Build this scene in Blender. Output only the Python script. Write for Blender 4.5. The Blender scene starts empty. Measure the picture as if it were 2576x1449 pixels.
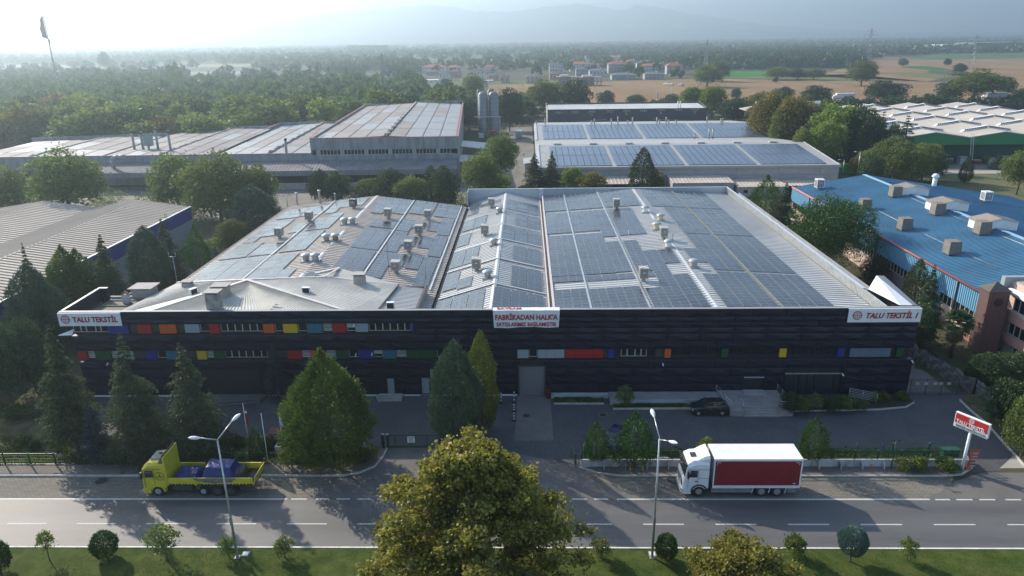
import bpy, math, random
import numpy as np
from mathutils import Vector, Matrix
SC = bpy.context.scene
COL = SC.collection
R_ = math.radians
rnd = random.Random(7)

# ------------------------------------------------------------------ camera
# frame units: 2576 x 1449 over the picture, focal length 1790 of them
FL, CX, CY, CAMH = 1790., 1288., 724.5, 38.
PITCH = math.atan((CY - 97) / FL); ROLL = R_(-0.77); YAW = R_(1.3)
FW = np.array([-math.sin(YAW)*math.cos(PITCH), math.cos(YAW)*math.cos(PITCH), -math.sin(PITCH)])
_r = np.array([math.cos(YAW), math.sin(YAW), 0.]); _u = np.cross(_r, FW)
RT = math.cos(ROLL)*_r + math.sin(ROLL)*_u
UP = -math.sin(ROLL)*_r + math.cos(ROLL)*_u
CAM = np.array([0, 0, CAMH])
def P(u, v, z=0.):
    "world point at height z seen at frame position u, v"
    d = FW + RT*(u-CX)/FL - UP*(v-CY)/FL
    return CAM + d*((z-CAMH)/d[2])
def PY(u, v, Y):
    d = FW + RT*(u-CX)/FL - UP*(v-CY)/FL
    return CAM + d*(Y/d[1])
cd = bpy.data.cameras.new('camera'); cam = bpy.data.objects.new('camera', cd); COL.objects.link(cam)
cd.sensor_width = 36.; cd.lens = 36.*FL/2576.; cd.clip_start = .5; cd.clip_end = 30000
m = Matrix((tuple(RT), tuple(UP), tuple(-FW))).transposed().to_4x4(); m.translation = Vector(CAM)
cam.matrix_world = m; SC.camera = cam

# ------------------------------------------------------------------ light
SUN_EL = 29.; SUN_AZ = -47.      # degrees left of the forward (+Y) axis
w = bpy.data.worlds.new('World'); SC.world = w; w.use_nodes = True
nt = w.node_tree; nt.nodes.clear()
o = nt.nodes.new('ShaderNodeOutputWorld'); b = nt.nodes.new('ShaderNodeBackground')
s = nt.nodes.new('ShaderNodeTexSky'); s.sky_type = 'NISHITA'; s.sun_disc = False
s.sun_elevation = R_(SUN_EL); s.sun_rotation = R_(SUN_AZ)
s.air_density = 1.0; s.dust_density = 1.0; s.ozone_density = 1.6
b.inputs[1].default_value = .125
nt.links.new(s.outputs[0], b.inputs[0]); nt.links.new(b.outputs[0], o.inputs[0])
sd = bpy.data.lights.new('sun', 'SUN'); sd.energy = 4.4; sd.angle = R_(.6); sd.color = (1., .9, .76)
sun = bpy.data.objects.new('sun', sd); COL.objects.link(sun)
_sv = Vector((math.sin(R_(SUN_AZ))*math.cos(R_(SUN_EL)), math.cos(R_(SUN_AZ))*math.cos(R_(SUN_EL)), math.sin(R_(SUN_EL))))
sun.rotation_euler = _sv.to_track_quat('Z', 'Y').to_euler(); sun.location = (-60, 60, 120)
SC.view_settings.view_transform = 'Standard'; SC.view_settings.look = 'None'
SC.view_settings.gamma = 1.; SC.view_settings.use_curve_mapping = False
SC.view_settings.exposure = 1.0
SC.render.engine = 'CYCLES'
cy = SC.cycles; cy.use_denoising = True; cy.volume_bounces = 0; cy.max_bounces = 6; cy.diffuse_bounces = 3
cy.transparent_max_bounces = 6; cy.glossy_bounces = 3; cy.transmission_bounces = 3
cy.volume_step_rate = 4.; cy.sample_clamp_indirect = 4.

# ------------------------------------------------------------------ materials
MATS = {}
def mat(name, col, rough=.8, metal=0., var=.0, vs=1., bump=0., bs=20., spec=.5, col2=None, stretch=None, coat=0., emit=None, fac=(.35, .65)):
    if name in MATS: return MATS[name]
    mt = bpy.data.materials.new(name); mt.use_nodes = True; n = mt.node_tree.nodes; L = mt.node_tree.links
    p = n['Principled BSDF']; p.inputs['Roughness'].default_value = rough; p.inputs['Metallic'].default_value = metal
    p.inputs['Specular IOR Level'].default_value = spec; p.inputs['Coat Weight'].default_value = coat
    p.inputs['Base Color'].default_value = (*col, 1)
    if var or bump or col2:
        g = n.new('ShaderNodeNewGeometry'); mp = n.new('ShaderNodeMapping'); L.new(g.outputs['Position'], mp.inputs[0])
        if stretch: mp.inputs['Scale'].default_value = stretch
    if var or col2:
        t = n.new('ShaderNodeTexNoise'); t.inputs['Scale'].default_value = vs; t.inputs['Detail'].default_value = 6; t.inputs['Roughness'].default_value = .62
        L.new(mp.outputs[0], t.inputs['Vector'])
        r = n.new('ShaderNodeMapRange'); r.inputs[1].default_value = fac[0]; r.inputs[2].default_value = fac[1]
        L.new(t.outputs[0], r.inputs[0])
        mx = n.new('ShaderNodeMix'); mx.data_type = 'RGBA'; L.new(r.outputs[0], mx.inputs[0])
        c2 = col2 or tuple(min(1, c*(1+var)) for c in col); c1 = col if col2 else tuple(c*(1-var) for c in col)
        mx.inputs[6].default_value = (*c1, 1); mx.inputs[7].default_value = (*c2, 1)
        L.new(mx.outputs[2], p.inputs['Base Color'])
    if bump:
        t = n.new('ShaderNodeTexNoise'); t.inputs['Scale'].default_value = bs; t.inputs['Detail'].default_value = 4
        L.new(mp.outputs[0], t.inputs['Vector'])
        bn = n.new('ShaderNodeBump'); bn.inputs['Strength'].default_value = bump; bn.inputs['Distance'].default_value = .05
        L.new(t.outputs[0], bn.inputs['Height']); L.new(bn.outputs[0], p.inputs['Normal'])
    if emit:
        p.inputs['Emission Color'].default_value = (*emit, 1); p.inputs['Emission Strength'].default_value = 1
    MATS[name] = mt; return mt

def brickmat(name, c1, c2, cm, scale, bw=.5, rh=.25, ms=.03, rough=.85, off=.5, rot=0., var=.15, vs=.25, bump=.4):
    mt = bpy.data.materials.new(name); mt.use_nodes = True; n = mt.node_tree.nodes; L = mt.node_tree.links
    p = n['Principled BSDF']; p.inputs['Roughness'].default_value = rough; p.inputs['Specular IOR Level'].default_value = .3
    g = n.new('ShaderNodeNewGeometry'); mp = n.new('ShaderNodeMapping'); L.new(g.outputs['Position'], mp.inputs[0])
    mp.inputs['Rotation'].default_value = (0, 0, rot)
    t = n.new('ShaderNodeTexBrick'); t.inputs['Scale'].default_value = scale; t.offset = off
    t.inputs['Brick Width'].default_value = bw; t.inputs['Row Height'].default_value = rh; t.inputs['Mortar Size'].default_value = ms
    t.inputs['Color1'].default_value = (*c1, 1); t.inputs['Color2'].default_value = (*c2, 1); t.inputs['Mortar'].default_value = (*cm, 1)
    L.new(mp.outputs[0], t.inputs['Vector'])
    q = n.new('ShaderNodeTexNoise'); q.inputs['Scale'].default_value = vs; q.inputs['Detail'].default_value = 7; L.new(g.outputs['Position'], q.inputs['Vector'])
    r = n.new('ShaderNodeMapRange'); r.inputs[1].default_value = .3; r.inputs[2].default_value = .7; r.inputs[3].default_value = 1-var; r.inputs[4].default_value = 1+var
    L.new(q.outputs[0], r.inputs[0])
    mx = n.new('ShaderNodeMix'); mx.data_type = 'RGBA'; mx.blend_type = 'MULTIPLY'; mx.inputs[0].default_value = 1
    L.new(t.outputs['Color'], mx.inputs[6]); L.new(r.outputs[0], mx.inputs[7]); L.new(mx.outputs[2], p.inputs['Base Color'])
    bn = n.new('ShaderNodeBump'); bn.inputs['Strength'].default_value = bump; bn.inputs['Distance'].default_value = .02; bn.invert = True
    L.new(t.outputs['Fac'], bn.inputs['Height']); L.new(bn.outputs[0], p.inputs['Normal'])
    MATS[name] = mt; return mt

def leafmat(name, c1, c2, c3=None, trans=.35, scale=1.2, rv=.25):
    "two or three leaf colours in drifts, varied a little from tree to tree"
    mt = bpy.data.materials.new(name); mt.use_nodes = True; n = mt.node_tree.nodes; L = mt.node_tree.links
    n.clear(); out = n.new('ShaderNodeOutputMaterial')
    tc = n.new('ShaderNodeTexCoord'); oi = n.new('ShaderNodeObjectInfo')
    t = n.new('ShaderNodeTexNoise'); t.inputs['Scale'].default_value = scale; t.inputs['Detail'].default_value = 8; t.inputs['Roughness'].default_value = .75
    ad = n.new('ShaderNodeVectorMath'); L.new(tc.outputs['Object'], ad.inputs[0])
    ms = n.new('ShaderNodeMath'); ms.operation = 'MULTIPLY'; ms.inputs[1].default_value = 50; L.new(oi.outputs['Random'], ms.inputs[0]); L.new(ms.outputs[0], ad.inputs[1])
    L.new(ad.outputs[0], t.inputs['Vector'])
    cr = n.new('ShaderNodeValToRGB'); e = cr.color_ramp.elements
    e[0].position = .36; e[0].color = (*c1, 1); e[1].position = .6; e[1].color = (*c2, 1)
    if c3: q = e.new(.72); q.color = (*c3, 1)
    L.new(t.outputs[0], cr.inputs[0])
    hs = n.new('ShaderNodeHueSaturation'); L.new(cr.outputs[0], hs.inputs['Color'])
    mr = n.new('ShaderNodeMapRange'); mr.inputs[3].default_value = 1-rv; mr.inputs[4].default_value = 1+rv; L.new(oi.outputs['Random'], mr.inputs[0]); L.new(mr.outputs[0], hs.inputs['Value'])
    mh = n.new('ShaderNodeMapRange'); mh.inputs[3].default_value = .5-rv*.09; mh.inputs[4].default_value = .5+rv*.05
    m2 = n.new('ShaderNodeMath'); m2.operation = 'FRACT'; m3 = n.new('ShaderNodeMath'); m3.operation = 'MULTIPLY'; m3.inputs[1].default_value = 7.3
    L.new(oi.outputs['Random'], m3.inputs[0]); L.new(m3.outputs[0], m2.inputs[0]); L.new(m2.outputs[0], mh.inputs[0]); L.new(mh.outputs[0], hs.inputs['Hue'])
    d = n.new('ShaderNodeBsdfDiffuse'); tr = n.new('ShaderNodeBsdfTranslucent'); gl = n.new('ShaderNodeBsdfGlossy'); gl.inputs['Roughness'].default_value = .45
    L.new(hs.outputs[0], d.inputs[0]); L.new(hs.outputs[0], tr.inputs[0]); gl.inputs[0].default_value = (.5, .5, .5, 1)
    a = n.new('ShaderNodeMixShader'); a.inputs[0].default_value = trans; L.new(d.outputs[0], a.inputs[1]); L.new(tr.outputs[0], a.inputs[2])
    c = n.new('ShaderNodeMixShader'); c.inputs[0].default_value = .035; L.new(a.outputs[0], c.inputs[1]); L.new(gl.outputs[0], c.inputs[2])
    L.new(c.outputs[0], out.inputs[0]); MATS[name] = mt; return mt

# ------------------------------------------------------------------ mesh helpers
OFF = {}
class MB:
    def __init__(s): s.V = []; s.F = []; s.M = []; s.S = []; s.m = 0; s.sm = False
    def face(s, pts, m=None):
        i = len(s.V); s.V += [tuple(map(float, p)) for p in pts]; s.F.append(tuple(range(i, i+len(pts)))); s.M.append(s.m if m is None else m); s.S.append(s.sm); return s
    def box(s, x0, x1, y0, y1, z0, z1, m=None):
        i = len(s.V); s.V += [(x, y, z) for z in (z0, z1) for x, y in ((x0, y0), (x1, y0), (x1, y1), (x0, y1))]
        for f in ((3, 2, 1, 0), (4, 5, 6, 7), (0, 1, 5, 4), (1, 2, 6, 5), (2, 3, 7, 6), (3, 0, 4, 7)):
            s.F.append(tuple(i+k for k in f)); s.M.append(s.m if m is None else m); s.S.append(False)
        return s
    def obox(s, c, size, rz=0., m=None, rx=0., ry=0.):
        a = MB().box(-size[0]/2, size[0]/2, -size[1]/2, size[1]/2, -size[2]/2, size[2]/2)
        rm = Matrix.Rotation(rz, 3, 'Z') @ Matrix.Rotation(ry, 3, 'Y') @ Matrix.Rotation(rx, 3, 'X')
        i = len(s.V); s.V += [tuple(rm @ Vector(v) + Vector(c)) for v in a.V]
        s.F += [tuple(i+k for k in f) for f in a.F]; s.M += [s.m if m is None else m]*6; s.S += [False]*6; return s
    def beam(s, a, b, w, h=None, m=None):
        a = Vector(a); b = Vector(b); d = b-a; h = h or w
        side = d.cross(Vector((0, 0, 1)));  side = Vector((1, 0, 0)) if side.length < 1e-5 else side.normalized()
        up = side.cross(d).normalized(); i = len(s.V)
        for p in (a, b): s.V += [tuple(p+side*x*w/2+up*y*h/2) for x, y in ((-1, -1), (1, -1), (1, 1), (-1, 1))]
        for f in ((3, 2, 1, 0), (4, 5, 6, 7), (0, 1, 5, 4), (1, 2, 6, 5), (2, 3, 7, 6), (3, 0, 4, 7)):
            s.F.append(tuple(i+k for k in f)); s.M.append(s.m if m is None else m); s.S.append(False)
        return s
    def cyl(s, a, b, r0, r1=None, n=10, m=None, caps=True):
        r1 = r0 if r1 is None else r1; a = Vector(a); b = Vector(b); d = (b-a).normalized()
        x = d.orthogonal().normalized(); y = d.cross(x); i = len(s.V)
        for p, r in ((a, r0), (b, r1)): s.V += [tuple(p+(x*math.cos(2*math.pi*k/n)+y*math.sin(2*math.pi*k/n))*r) for k in range(n)]
        for k in range(n): s.F.append((i+k, i+(k+1) % n, i+n+(k+1) % n, i+n+k)); s.M.append(s.m if m is None else m); s.S.append(True)
        if caps:
            s.F.append(tuple(i+n-1-k for k in range(n))); s.F.append(tuple(i+n+k for k in range(n))); s.M += [s.m if m is None else m]*2; s.S += [False]*2
        return s
    def lathe(s, c, prof, n=12, m=None, ax=(1, 1)):
        i = len(s.V)
        for r, z in prof: s.V += [(c[0]+r*ax[0]*math.cos(2*math.pi*k/n), c[1]+r*ax[1]*math.sin(2*math.pi*k/n), c[2]+z) for k in range(n)]
        for j in range(len(prof)-1):
            for k in range(n): s.F.append((i+j*n+k, i+j*n+(k+1) % n, i+(j+1)*n+(k+1) % n, i+(j+1)*n+k)); s.M.append(s.m if m is None else m); s.S.append(True)
        return s
    def tube(s, pts, r, n=6, m=None):
        for a, b in zip(pts[:-1], pts[1:]): s.cyl(a, b, r, r, n, m)
        return s
    def prism(s, poly, z0, z1, m=None, top=None):
        "vertical prism over a ground polygon given anticlockwise"
        n = len(poly); i = len(s.V); s.V += [(x, y, z0) for x, y in poly]+[(x, y, z1) for x, y in poly]
        s.F.append(tuple(range(i+n-1, i-1, -1))); s.F.append(tuple(range(i+n, i+2*n))); s.M += [s.m if m is None else m, (s.m if m is None else m) if top is None else top]; s.S += [False]*2
        for k in range(n): s.F.append((i+k, i+(k+1) % n, i+n+(k+1) % n, i+n+k)); s.M.append(s.m if m is None else m); s.S.append(False)
        return s
    def extr(s, poly, vec, m=None):
        "solid swept from a planar 3D polygon"
        n = len(poly); i = len(s.V); vec = Vector(vec); s.V += [tuple(map(float, p)) for p in poly]+[tuple(Vector(p)+vec) for p in poly]
        s.F.append(tuple(range(i+n-1, i-1, -1))); s.F.append(tuple(range(i+n, i+2*n))); s.M += [s.m if m is None else m]*2; s.S += [False]*2
        for k in range(n): s.F.append((i+k, i+(k+1) % n, i+n+(k+1) % n, i+n+k)); s.M.append(s.m if m is None else m); s.S.append(False)
        return s
    def mesh(s, name, off=(0, 0, 0)):
        me = bpy.data.meshes.new(name); me.from_pydata([(v[0]-off[0], v[1]-off[1], v[2]-off[2]) for v in s.V], [], s.F)
        me.polygons.foreach_set('material_index', s.M); me.polygons.foreach_set('use_smooth', s.S); return me
    def build(s, name, mats, parent=None, **kw):
        off = OFF.get(parent, (0, 0, 0)) if parent else (0, 0, 0)
        me = s.mesh(name, off)
        for x in (mats if isinstance(mats, (list, tuple)) else [mats]): me.materials.append(x)
        ob = bpy.data.objects.new(name, me); COL.objects.link(ob)
        if parent: ob.parent = parent; OFF[ob] = off
        else: OFF[ob] = (0, 0, 0)
        for k, v in kw.items(): ob[k] = v
        return ob
def thing(name, label, cat, loc=(0, 0, 0), group=None, rz=0.):
    o = bpy.data.objects.new(name, None); COL.objects.link(o); o.location = loc; o.rotation_euler = (0, 0, rz)
    o.empty_display_size = .2; o['label'] = label; o['category'] = cat
    if group: o['group'] = group
    OFF[o] = tuple(map(float, loc)) if rz == 0 else (0, 0, 0)
    return o
def part(name, me, parent, loc=(0, 0, 0), rot=(0, 0, 0), scale=(1, 1, 1), local=False):
    "a part that shares mesh data; loc in world unless local"
    o = bpy.data.objects.new(name, me); COL.objects.link(o); o.parent = parent
    f = (0, 0, 0) if local else OFF.get(parent, (0, 0, 0))
    o.location = (loc[0]-f[0], loc[1]-f[1], loc[2]-f[2]); o.rotation_euler = rot; o.scale = scale; return o
def copytree(o, parent=None, loc=None, rz=None, sc=None, **kw):
    c = o.copy(); COL.objects.link(c)
    if parent: c.parent = parent
    for ch in list(o.children): copytree(ch, c)
    if loc is not None: c.location = loc
    if rz is not None: c.rotation_euler = (0, 0, rz)
    if sc is not None: c.scale = sc
    for k, v in kw.items(): c[k] = v
    return c
def tag(o, label, cat, group=None):
    o['label'] = label; o['category'] = cat
    if group: o['group'] = group
    return o
def npmesh(name, V, F, mats, mi=None, smooth=False):
    "mesh from numpy arrays, all faces with the same number of corners"
    me = bpy.data.meshes.new(name); nv = len(V); nf, k = F.shape
    me.vertices.add(nv); me.vertices.foreach_set('co', np.asarray(V, np.float32).ravel())
    me.loops.add(nf*k); me.loops.foreach_set('vertex_index', F.astype(np.int32).ravel())
    me.polygons.add(nf); me.polygons.foreach_set('loop_start', np.arange(0, nf*k, k, dtype=np.int32)); me.polygons.foreach_set('loop_total', np.full(nf, k, np.int32))
    if mi is not None: me.polygons.foreach_set('material_index', mi.astype(np.int32))
    if smooth: me.polygons.foreach_set('use_smooth', np.ones(nf, bool))
    me.update(calc_edges=True)
    for x in mats: me.materials.append(x)
    return me
def text(body, name, parent, m, size, loc, rot=(R_(90), 0, 0), width=None, ext=.02, off=.0, shear=0., align='LEFT', sx=1.):
    c = bpy.data.curves.new(name, 'FONT'); c.body = body; c.size = size; c.extrude = ext; c.offset = off; c.align_x = align; c.shear = shear
    c.resolution_u = 2; c.materials.append(m)
    o = bpy.data.objects.new(name, c); COL.objects.link(o)
    if width:
        bpy.context.view_layer.update(); w_ = o.dimensions.x
        sx = width/w_ if w_ > 1e-4 else 1
    bpy.context.view_layer.update()
    me = bpy.data.meshes.new_from_object(o.evaluated_get(bpy.context.evaluated_depsgraph_get())); bpy.data.objects.remove(o)
    o = bpy.data.objects.new(name, me); COL.objects.link(o)
    f = OFF.get(parent, (0, 0, 0)); o.parent = parent
    o.location = (loc[0]-f[0], loc[1]-f[1], loc[2]-f[2]); o.rotation_euler = rot; o.scale = (sx, 1, 1); return o

def ribbed(mb, a, b, c, d, pitch=.5, h=.045, w=.09, m=None):
    """roof sheet a-b-c-d with standing ribs that run from edge a-d to edge b-c (a->b, d->c are the rib directions)"""
    a, b, c, d = map(Vector, (a, b, c, d)); n = max(2, int((d-a).length/pitch)); N = (b-a).cross(d-a).normalized()
    if N.z < 0: N = -N
    L = (d-a).length; fw = w/L
    prev = (a, b)
    for i in range(n):
        t = (i+.5)/n; p0 = a.lerp(d, t-fw/2); q0 = b.lerp(c, t-fw/2); p1 = a.lerp(d, t+fw/2); q1 = b.lerp(c, t+fw/2)
        u0 = a.lerp(d, t-fw/4)+N*h; v0 = b.lerp(c, t-fw/4)+N*h; u1 = a.lerp(d, t+fw/4)+N*h; v1 = b.lerp(c, t+fw/4)+N*h
        mb.face([prev[0], prev[1], q0, p0], m); mb.face([p0, q0, v0, u0], m); mb.face([u0, v0, v1, u1], m); mb.face([u1, v1, q1, p1], m)
        prev = (p1, q1)
    mb.face([prev[0], prev[1], c, d], m)
    return mb
# ------------------------------------------------------------------ common materials
M_ = dict(
 facade=mat('facade panel', (.009, .0105, .023), .45, 0, var=.12, vs=.6, spec=.28),
 facadeback=mat('facade back', (.012, .013, .018), .7),
 white=mat('white paint', (.72, .73, .74), .5, var=.05, vs=.5),
 signwhite=mat('sign white', (.66, .68, .69), .45, var=.04, vs=.7),
 signred=mat('sign red', (.3, .015, .03), .45),
 roof=mat('light steel roof', (.42, .365, .315), .55, .05, var=.14, vs=.3, col2=None, bump=.05, bs=3, spec=.3),
 roofb=mat('white steel roof', (.44, .44, .43), .5, .1, var=.1, vs=.15, spec=.35),
 roofold=mat('old grey steel roof', (.42, .41, .37), .55, .05, var=.14, vs=.35),
 cream=mat('cream steel roof', (.4, .34, .28), .7, .0, var=.1, vs=.08, spec=.2),
 ridge=mat('ridge cap', (.46, .47, .47), .5, .1, var=.12, vs=.6),
 rust=mat('rusty cap', (.52, .5, .47), .6, 0, col2=(.36, .2, .12), vs=.9, fac=(.5, .75)),
 galv=mat('galvanised steel', (.45, .47, .47), .38, .6, var=.15, vs=2.),
 dgrey=mat('dark grey metal', (.06, .06, .065), .5, .3),
 black=mat('black', (.012, .012, .013), .5),
 wall=mat('grey render', (.3, .3, .3), .85, var=.12, vs=.3, bump=.1),
 conc=mat('weathered concrete', (.27, .28, .29), .85, col2=(.13, .135, .14), vs=.55, stretch=(1, 1, .25), fac=(.45, .75), bump=.1),
 glass=mat('dark window glass', (.012, .016, .018), .08, 0, spec=.8),
 frame=mat('white window frame', (.42, .42, .42), .4),
 dframe=mat('dark window frame', (.015, .018, .05), .4),
 panelr=mat('red cladding', (.3, .008, .01), .45), panelo=mat('orange cladding', (.5, .085, .01), .45),
 panely=mat('yellow cladding', (.5, .34, .01), .45), panelb=mat('blue cladding', (.01, .022, .19), .45),
 panelt=mat('teal cladding', (.02, .13, .18), .45), panelg=mat('green cladding', (.004, .055, .02), .45),
 panelw=mat('pale grey cladding', (.27, .31, .33), .5), panels=mat('slate blue cladding', (.09, .13, .18), .5),
 maroon=mat('maroon paint', (.12, .02, .02), .6), green=mat('green paint', (.008, .05, .025), .45),
 galvd=mat('weathered galvanised', (.3, .31, .3), .5, .4, var=.2, vs=1.5),
 bark=mat('bark', (.09, .075, .06), .9, var=.3, vs=3, bump=.4, bs=8),
 barkp=mat('pale bark', (.25, .23, .19), .9, var=.3, vs=2, bump=.2, bs=8),
 curb=mat('kerb stone', (.42, .41, .38), .85, var=.15, vs=1.2, bump=.1),
 conclight=mat('pale concrete', (.33, .31, .29), .85, var=.12, vs=.8, bump=.1),
 tyre=mat('tyre rubber', (.015, .015, .016), .8), chrome=mat('wheel metal', (.5, .5, .5), .35, .8),
 asphalt=mat('asphalt', (.092, .09, .088), .62, var=.2, vs=.22, stretch=(.25, 1.8, 1), bump=.15, bs=60, spec=.55),
 paint=mat('road paint', (.46, .46, .44), .7, var=.12, vs=6),
)
def pvmat():
    mt = bpy.data.materials.new('solar cells'); mt.use_nodes = True; n = mt.node_tree.nodes; L = mt.node_tree.links
    p = n['Principled BSDF']; p.inputs['Roughness'].default_value = .16; p.inputs['Specular IOR Level'].default_value = .38
    g = n.new('ShaderNodeNewGeometry'); t = n.new('ShaderNodeTexNoise'); t.inputs['Scale'].default_value = .12; t.inputs['Detail'].default_value = 5
    L.new(g.outputs['Position'], t.inputs['Vector'])
    oi = n.new('ShaderNodeObjectInfo'); ad = n.new('ShaderNodeMath'); L.new(t.outputs[0], ad.inputs[0])
    ml = n.new('ShaderNodeMath'); ml.operation = 'MULTIPLY'; ml.inputs[1].default_value = .25; L.new(oi.outputs['Random'], ml.inputs[0]); L.new(ml.outputs[0], ad.inputs[1])
    cr = n.new('ShaderNodeValToRGB'); e = cr.color_ramp.elements; e[0].position = .4; e[0].color = (.016, .021, .035, 1); e[1].position = .85; e[1].color = (.05, .06, .075, 1)
    L.new(ad.outputs[0], cr.inputs[0]); L.new(cr.outputs[0], p.inputs['Base Color'])
    r2 = n.new('ShaderNodeMapRange'); r2.inputs[3].default_value = .14; r2.inputs[4].default_value = .3; L.new(oi.outputs['Random'], r2.inputs[0]); L.new(r2.outputs[0], p.inputs['Roughness'])
    MATS['solar cells'] = mt; return mt
M_['pv'] = pvmat(); M_['pvframe'] = mat('panel frame', (.3, .31, .33), .4, .4)
M_['yard'] = brickmat('dark block paving', (.075, .077, .085), (.1, .1, .108), (.04, .04, .043), 1., .24, .14, .012, bump=.3)
M_['layby'] = brickmat('grey block paving', (.15, .14, .115), (.2, .18, .15), (.07, .065, .055), 1., .42, .22, .016)
M_['walk'] = brickmat('footway paving', (.16, .14, .12), (.2, .17, .15), (.08, .07, .06), 1., .3, .15, .014)
M_['roofpave'] = mat('pale paving', (.2, .18, .16), .85, var=.1, vs=2)
M_['grass'] = mat('mown grass', (.035, .06, .012), .95, col2=(.085, .1, .025), vs=.7, bump=.6, bs=14, spec=.1, fac=(.35, .7))
M_['weeds'] = mat('weedy grass', (.035, .05, .016), .95, col2=(.12, .1, .06), vs=.5, bump=.8, bs=10, spec=.1, fac=(.35, .65))
M_['soil'] = mat('bare soil', (.13, .09, .06), .95, var=.2, vs=1.)
M_['earth'] = mat('rough ground', (.05, .06, .03), .95, col2=(.1, .085, .055), vs=.05, spec=.1)

def struct(name, mb, m, **kw):
    return mb.build(name, m, None, kind='structure', **kw)
def sheet(name, poly, z, m, kerb=None):
    mb = MB(); mb.face([(x, y, z) for x, y in poly]); return struct(name, mb, m)
def slab(name, poly, z1, m, z0=-.05):
    "raised slab over an anticlockwise polygon"
    a = sum(poly[i][0]*poly[(i+1) % len(poly)][1]-poly[(i+1) % len(poly)][0]*poly[i][1] for i in range(len(poly)))
    if a < 0: poly = poly[::-1]
    return struct(name, MB().prism(poly, z0, z1), m)
def G(*pts): return [tuple(P(u, v)[:2]) for u, v in pts]
def kerbline(name, pts, w=.16, z1=.13, m=None, parent=None):
    mb = MB()
    for a, b in zip(pts[:-1], pts[1:]):
        d = Vector((b[0]-a[0], b[1]-a[1])); L = d.length; k = max(1, round(L/1.0)); 
        for i in range(k):
            p = Vector(a)+d*((i+.01)/k); q = Vector(a)+d*((i+.99)/k)
            mb.beam((p.x, p.y, z1/2), (q.x, q.y, z1/2), w, z1)
    return mb.build(name, m or M_['curb'], parent, kind='structure')

# ------------------------------------------------------------------ ground, road, yards
def arc(cx, cy, r, a0, a1, n=8): return [(cx+r*math.cos(R_(a0+(a1-a0)*i/n)), cy+r*math.sin(R_(a0+(a1-a0)*i/n))) for i in range(n+1)]
sheet('ground', [(-9000, -300), (9000, -300), (9000, 14000), (-9000, 14000)], -.03, M_['earth'])
sheet('asphalt_road', [(-260, 46.2), (260, 46.2), (260, 52.72), (-260, 52.72)], 0, M_['asphalt'])
# works yard in dark block paving
sheet('yard', [(-52, 58), (-50.3, 61), (-49, 66), (-48, 72.3), (47, 72.3), (56, 72.2), (52, 66), (47.6, 60), (43.5, 56.9), (39, 56.5), (-13.9, 57.6), (-14, 57.4)], -.018, M_['yard'])
sheet('yard_strip', [(42.2, 72.3), (47.5, 72.3), (47.2, 84), (45.8, 98), (45, 140), (42.2, 140)], -.022, mat('worn concrete strip', (.16, .15, .14), .9, col2=(.09, .085, .07), vs=.4))
# asphalt mouths of the two entrances and the apron on the right
sheet('apron_base', [(-21, 52.72), (10, 52.72), (10, 57.3), (5, 57.6), (-4.8, 61.2), (-14, 61), (-15, 56)], -.014, mat('apron asphalt', (.13, .122, .115), .88, var=.12, vs=.3, bump=.1, bs=60, spec=.3)); sheet('gate_apron', G((724, 1254), (790, 1232), (880, 1200), (925, 1178), (962, 1140), (975, 1122), (1112, 1122), (1090, 1150), (1098, 1180), (1140, 1196), (1330, 1190), (1385, 1165), (1400, 1185), (1500, 1222), (1545, 1253)), -.010, mat('apron asphalt', (.13, .122, .115), .88, var=.12, vs=.3, bump=.1, bs=60, spec=.3))
sheet('right_apron', [(34.2, 52.72), (36, 53.6), (38.2, 55.2), (41.5, 56.6), (150, 56.6), (150, 52.72)], -.006, MATS['apron asphalt'])
sheet('right_footway', [(43.5, 57.3), (150, 57.3), (150, 60.8), (47.9, 60.8)], -.008, M_['conclight'])
sheet('parking_bay', [(-260, 52.72), (-19.5, 52.72), (-17.2, 54.2), (-16.6, 56.05), (-260, 56.05)], -.004, M_['layby'])
sheet('parking_bay', [(9.3, 52.72), (34.2, 52.72), (36.2, 53.7), (37.9, 55), (38.6, 56), (7.2, 56.05), (5.2, 56.9), (8, 54)], -.004, M_['layby'])
# footways
slab('footway', [(-260, 56.1), (-17.2, 56.1), (-15.8, 56.6), (-14.6, 57.6), (-14.15, 59), (-14.0, 60.6), (-14.6, 60.6), (-15.3, 58.9), (-17, 58.1), (-260, 57.6)], .12, M_['walk'])
slab('footway', [(5.6, 57.1), (6.5, 56.5), (8.5, 56.1), (37.8, 56.05), (39.3, 56.25), (40.9, 57.2), (40.9, 57.38), (5.6, 57.38)], .12, M_['walk'])
slab('island', [(-8.5, 61), (-9.2, 59.8), (-9.0, 58.4), (-7.9, 57.2), (-6, 56.9), (-5, 57.4), (-4.6, 61)], .12, M_['walk'])
kerbline('kerb', [(-160, 56.05), (-17.2, 56.05), (-15.75, 56.5), (-14.5, 57.55), (-14.05, 59), (-13.9, 60.7)], .14, .14)
kerbline('kerb', [(4.9, 57.4), (6.3, 56.5), (8.4, 56.02), (17.3-1.2, 55.95), (37.8, 56.0), (39.4, 56.2), (41.0, 57.3)], .14, .14)
kerbline('kerb', [(-8.6, 61), (-9.3, 59.8), (-9.1, 58.4), (-7.9, 57.1), (-6, 56.8), (-4.9, 57.3)], .14, .14)
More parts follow.
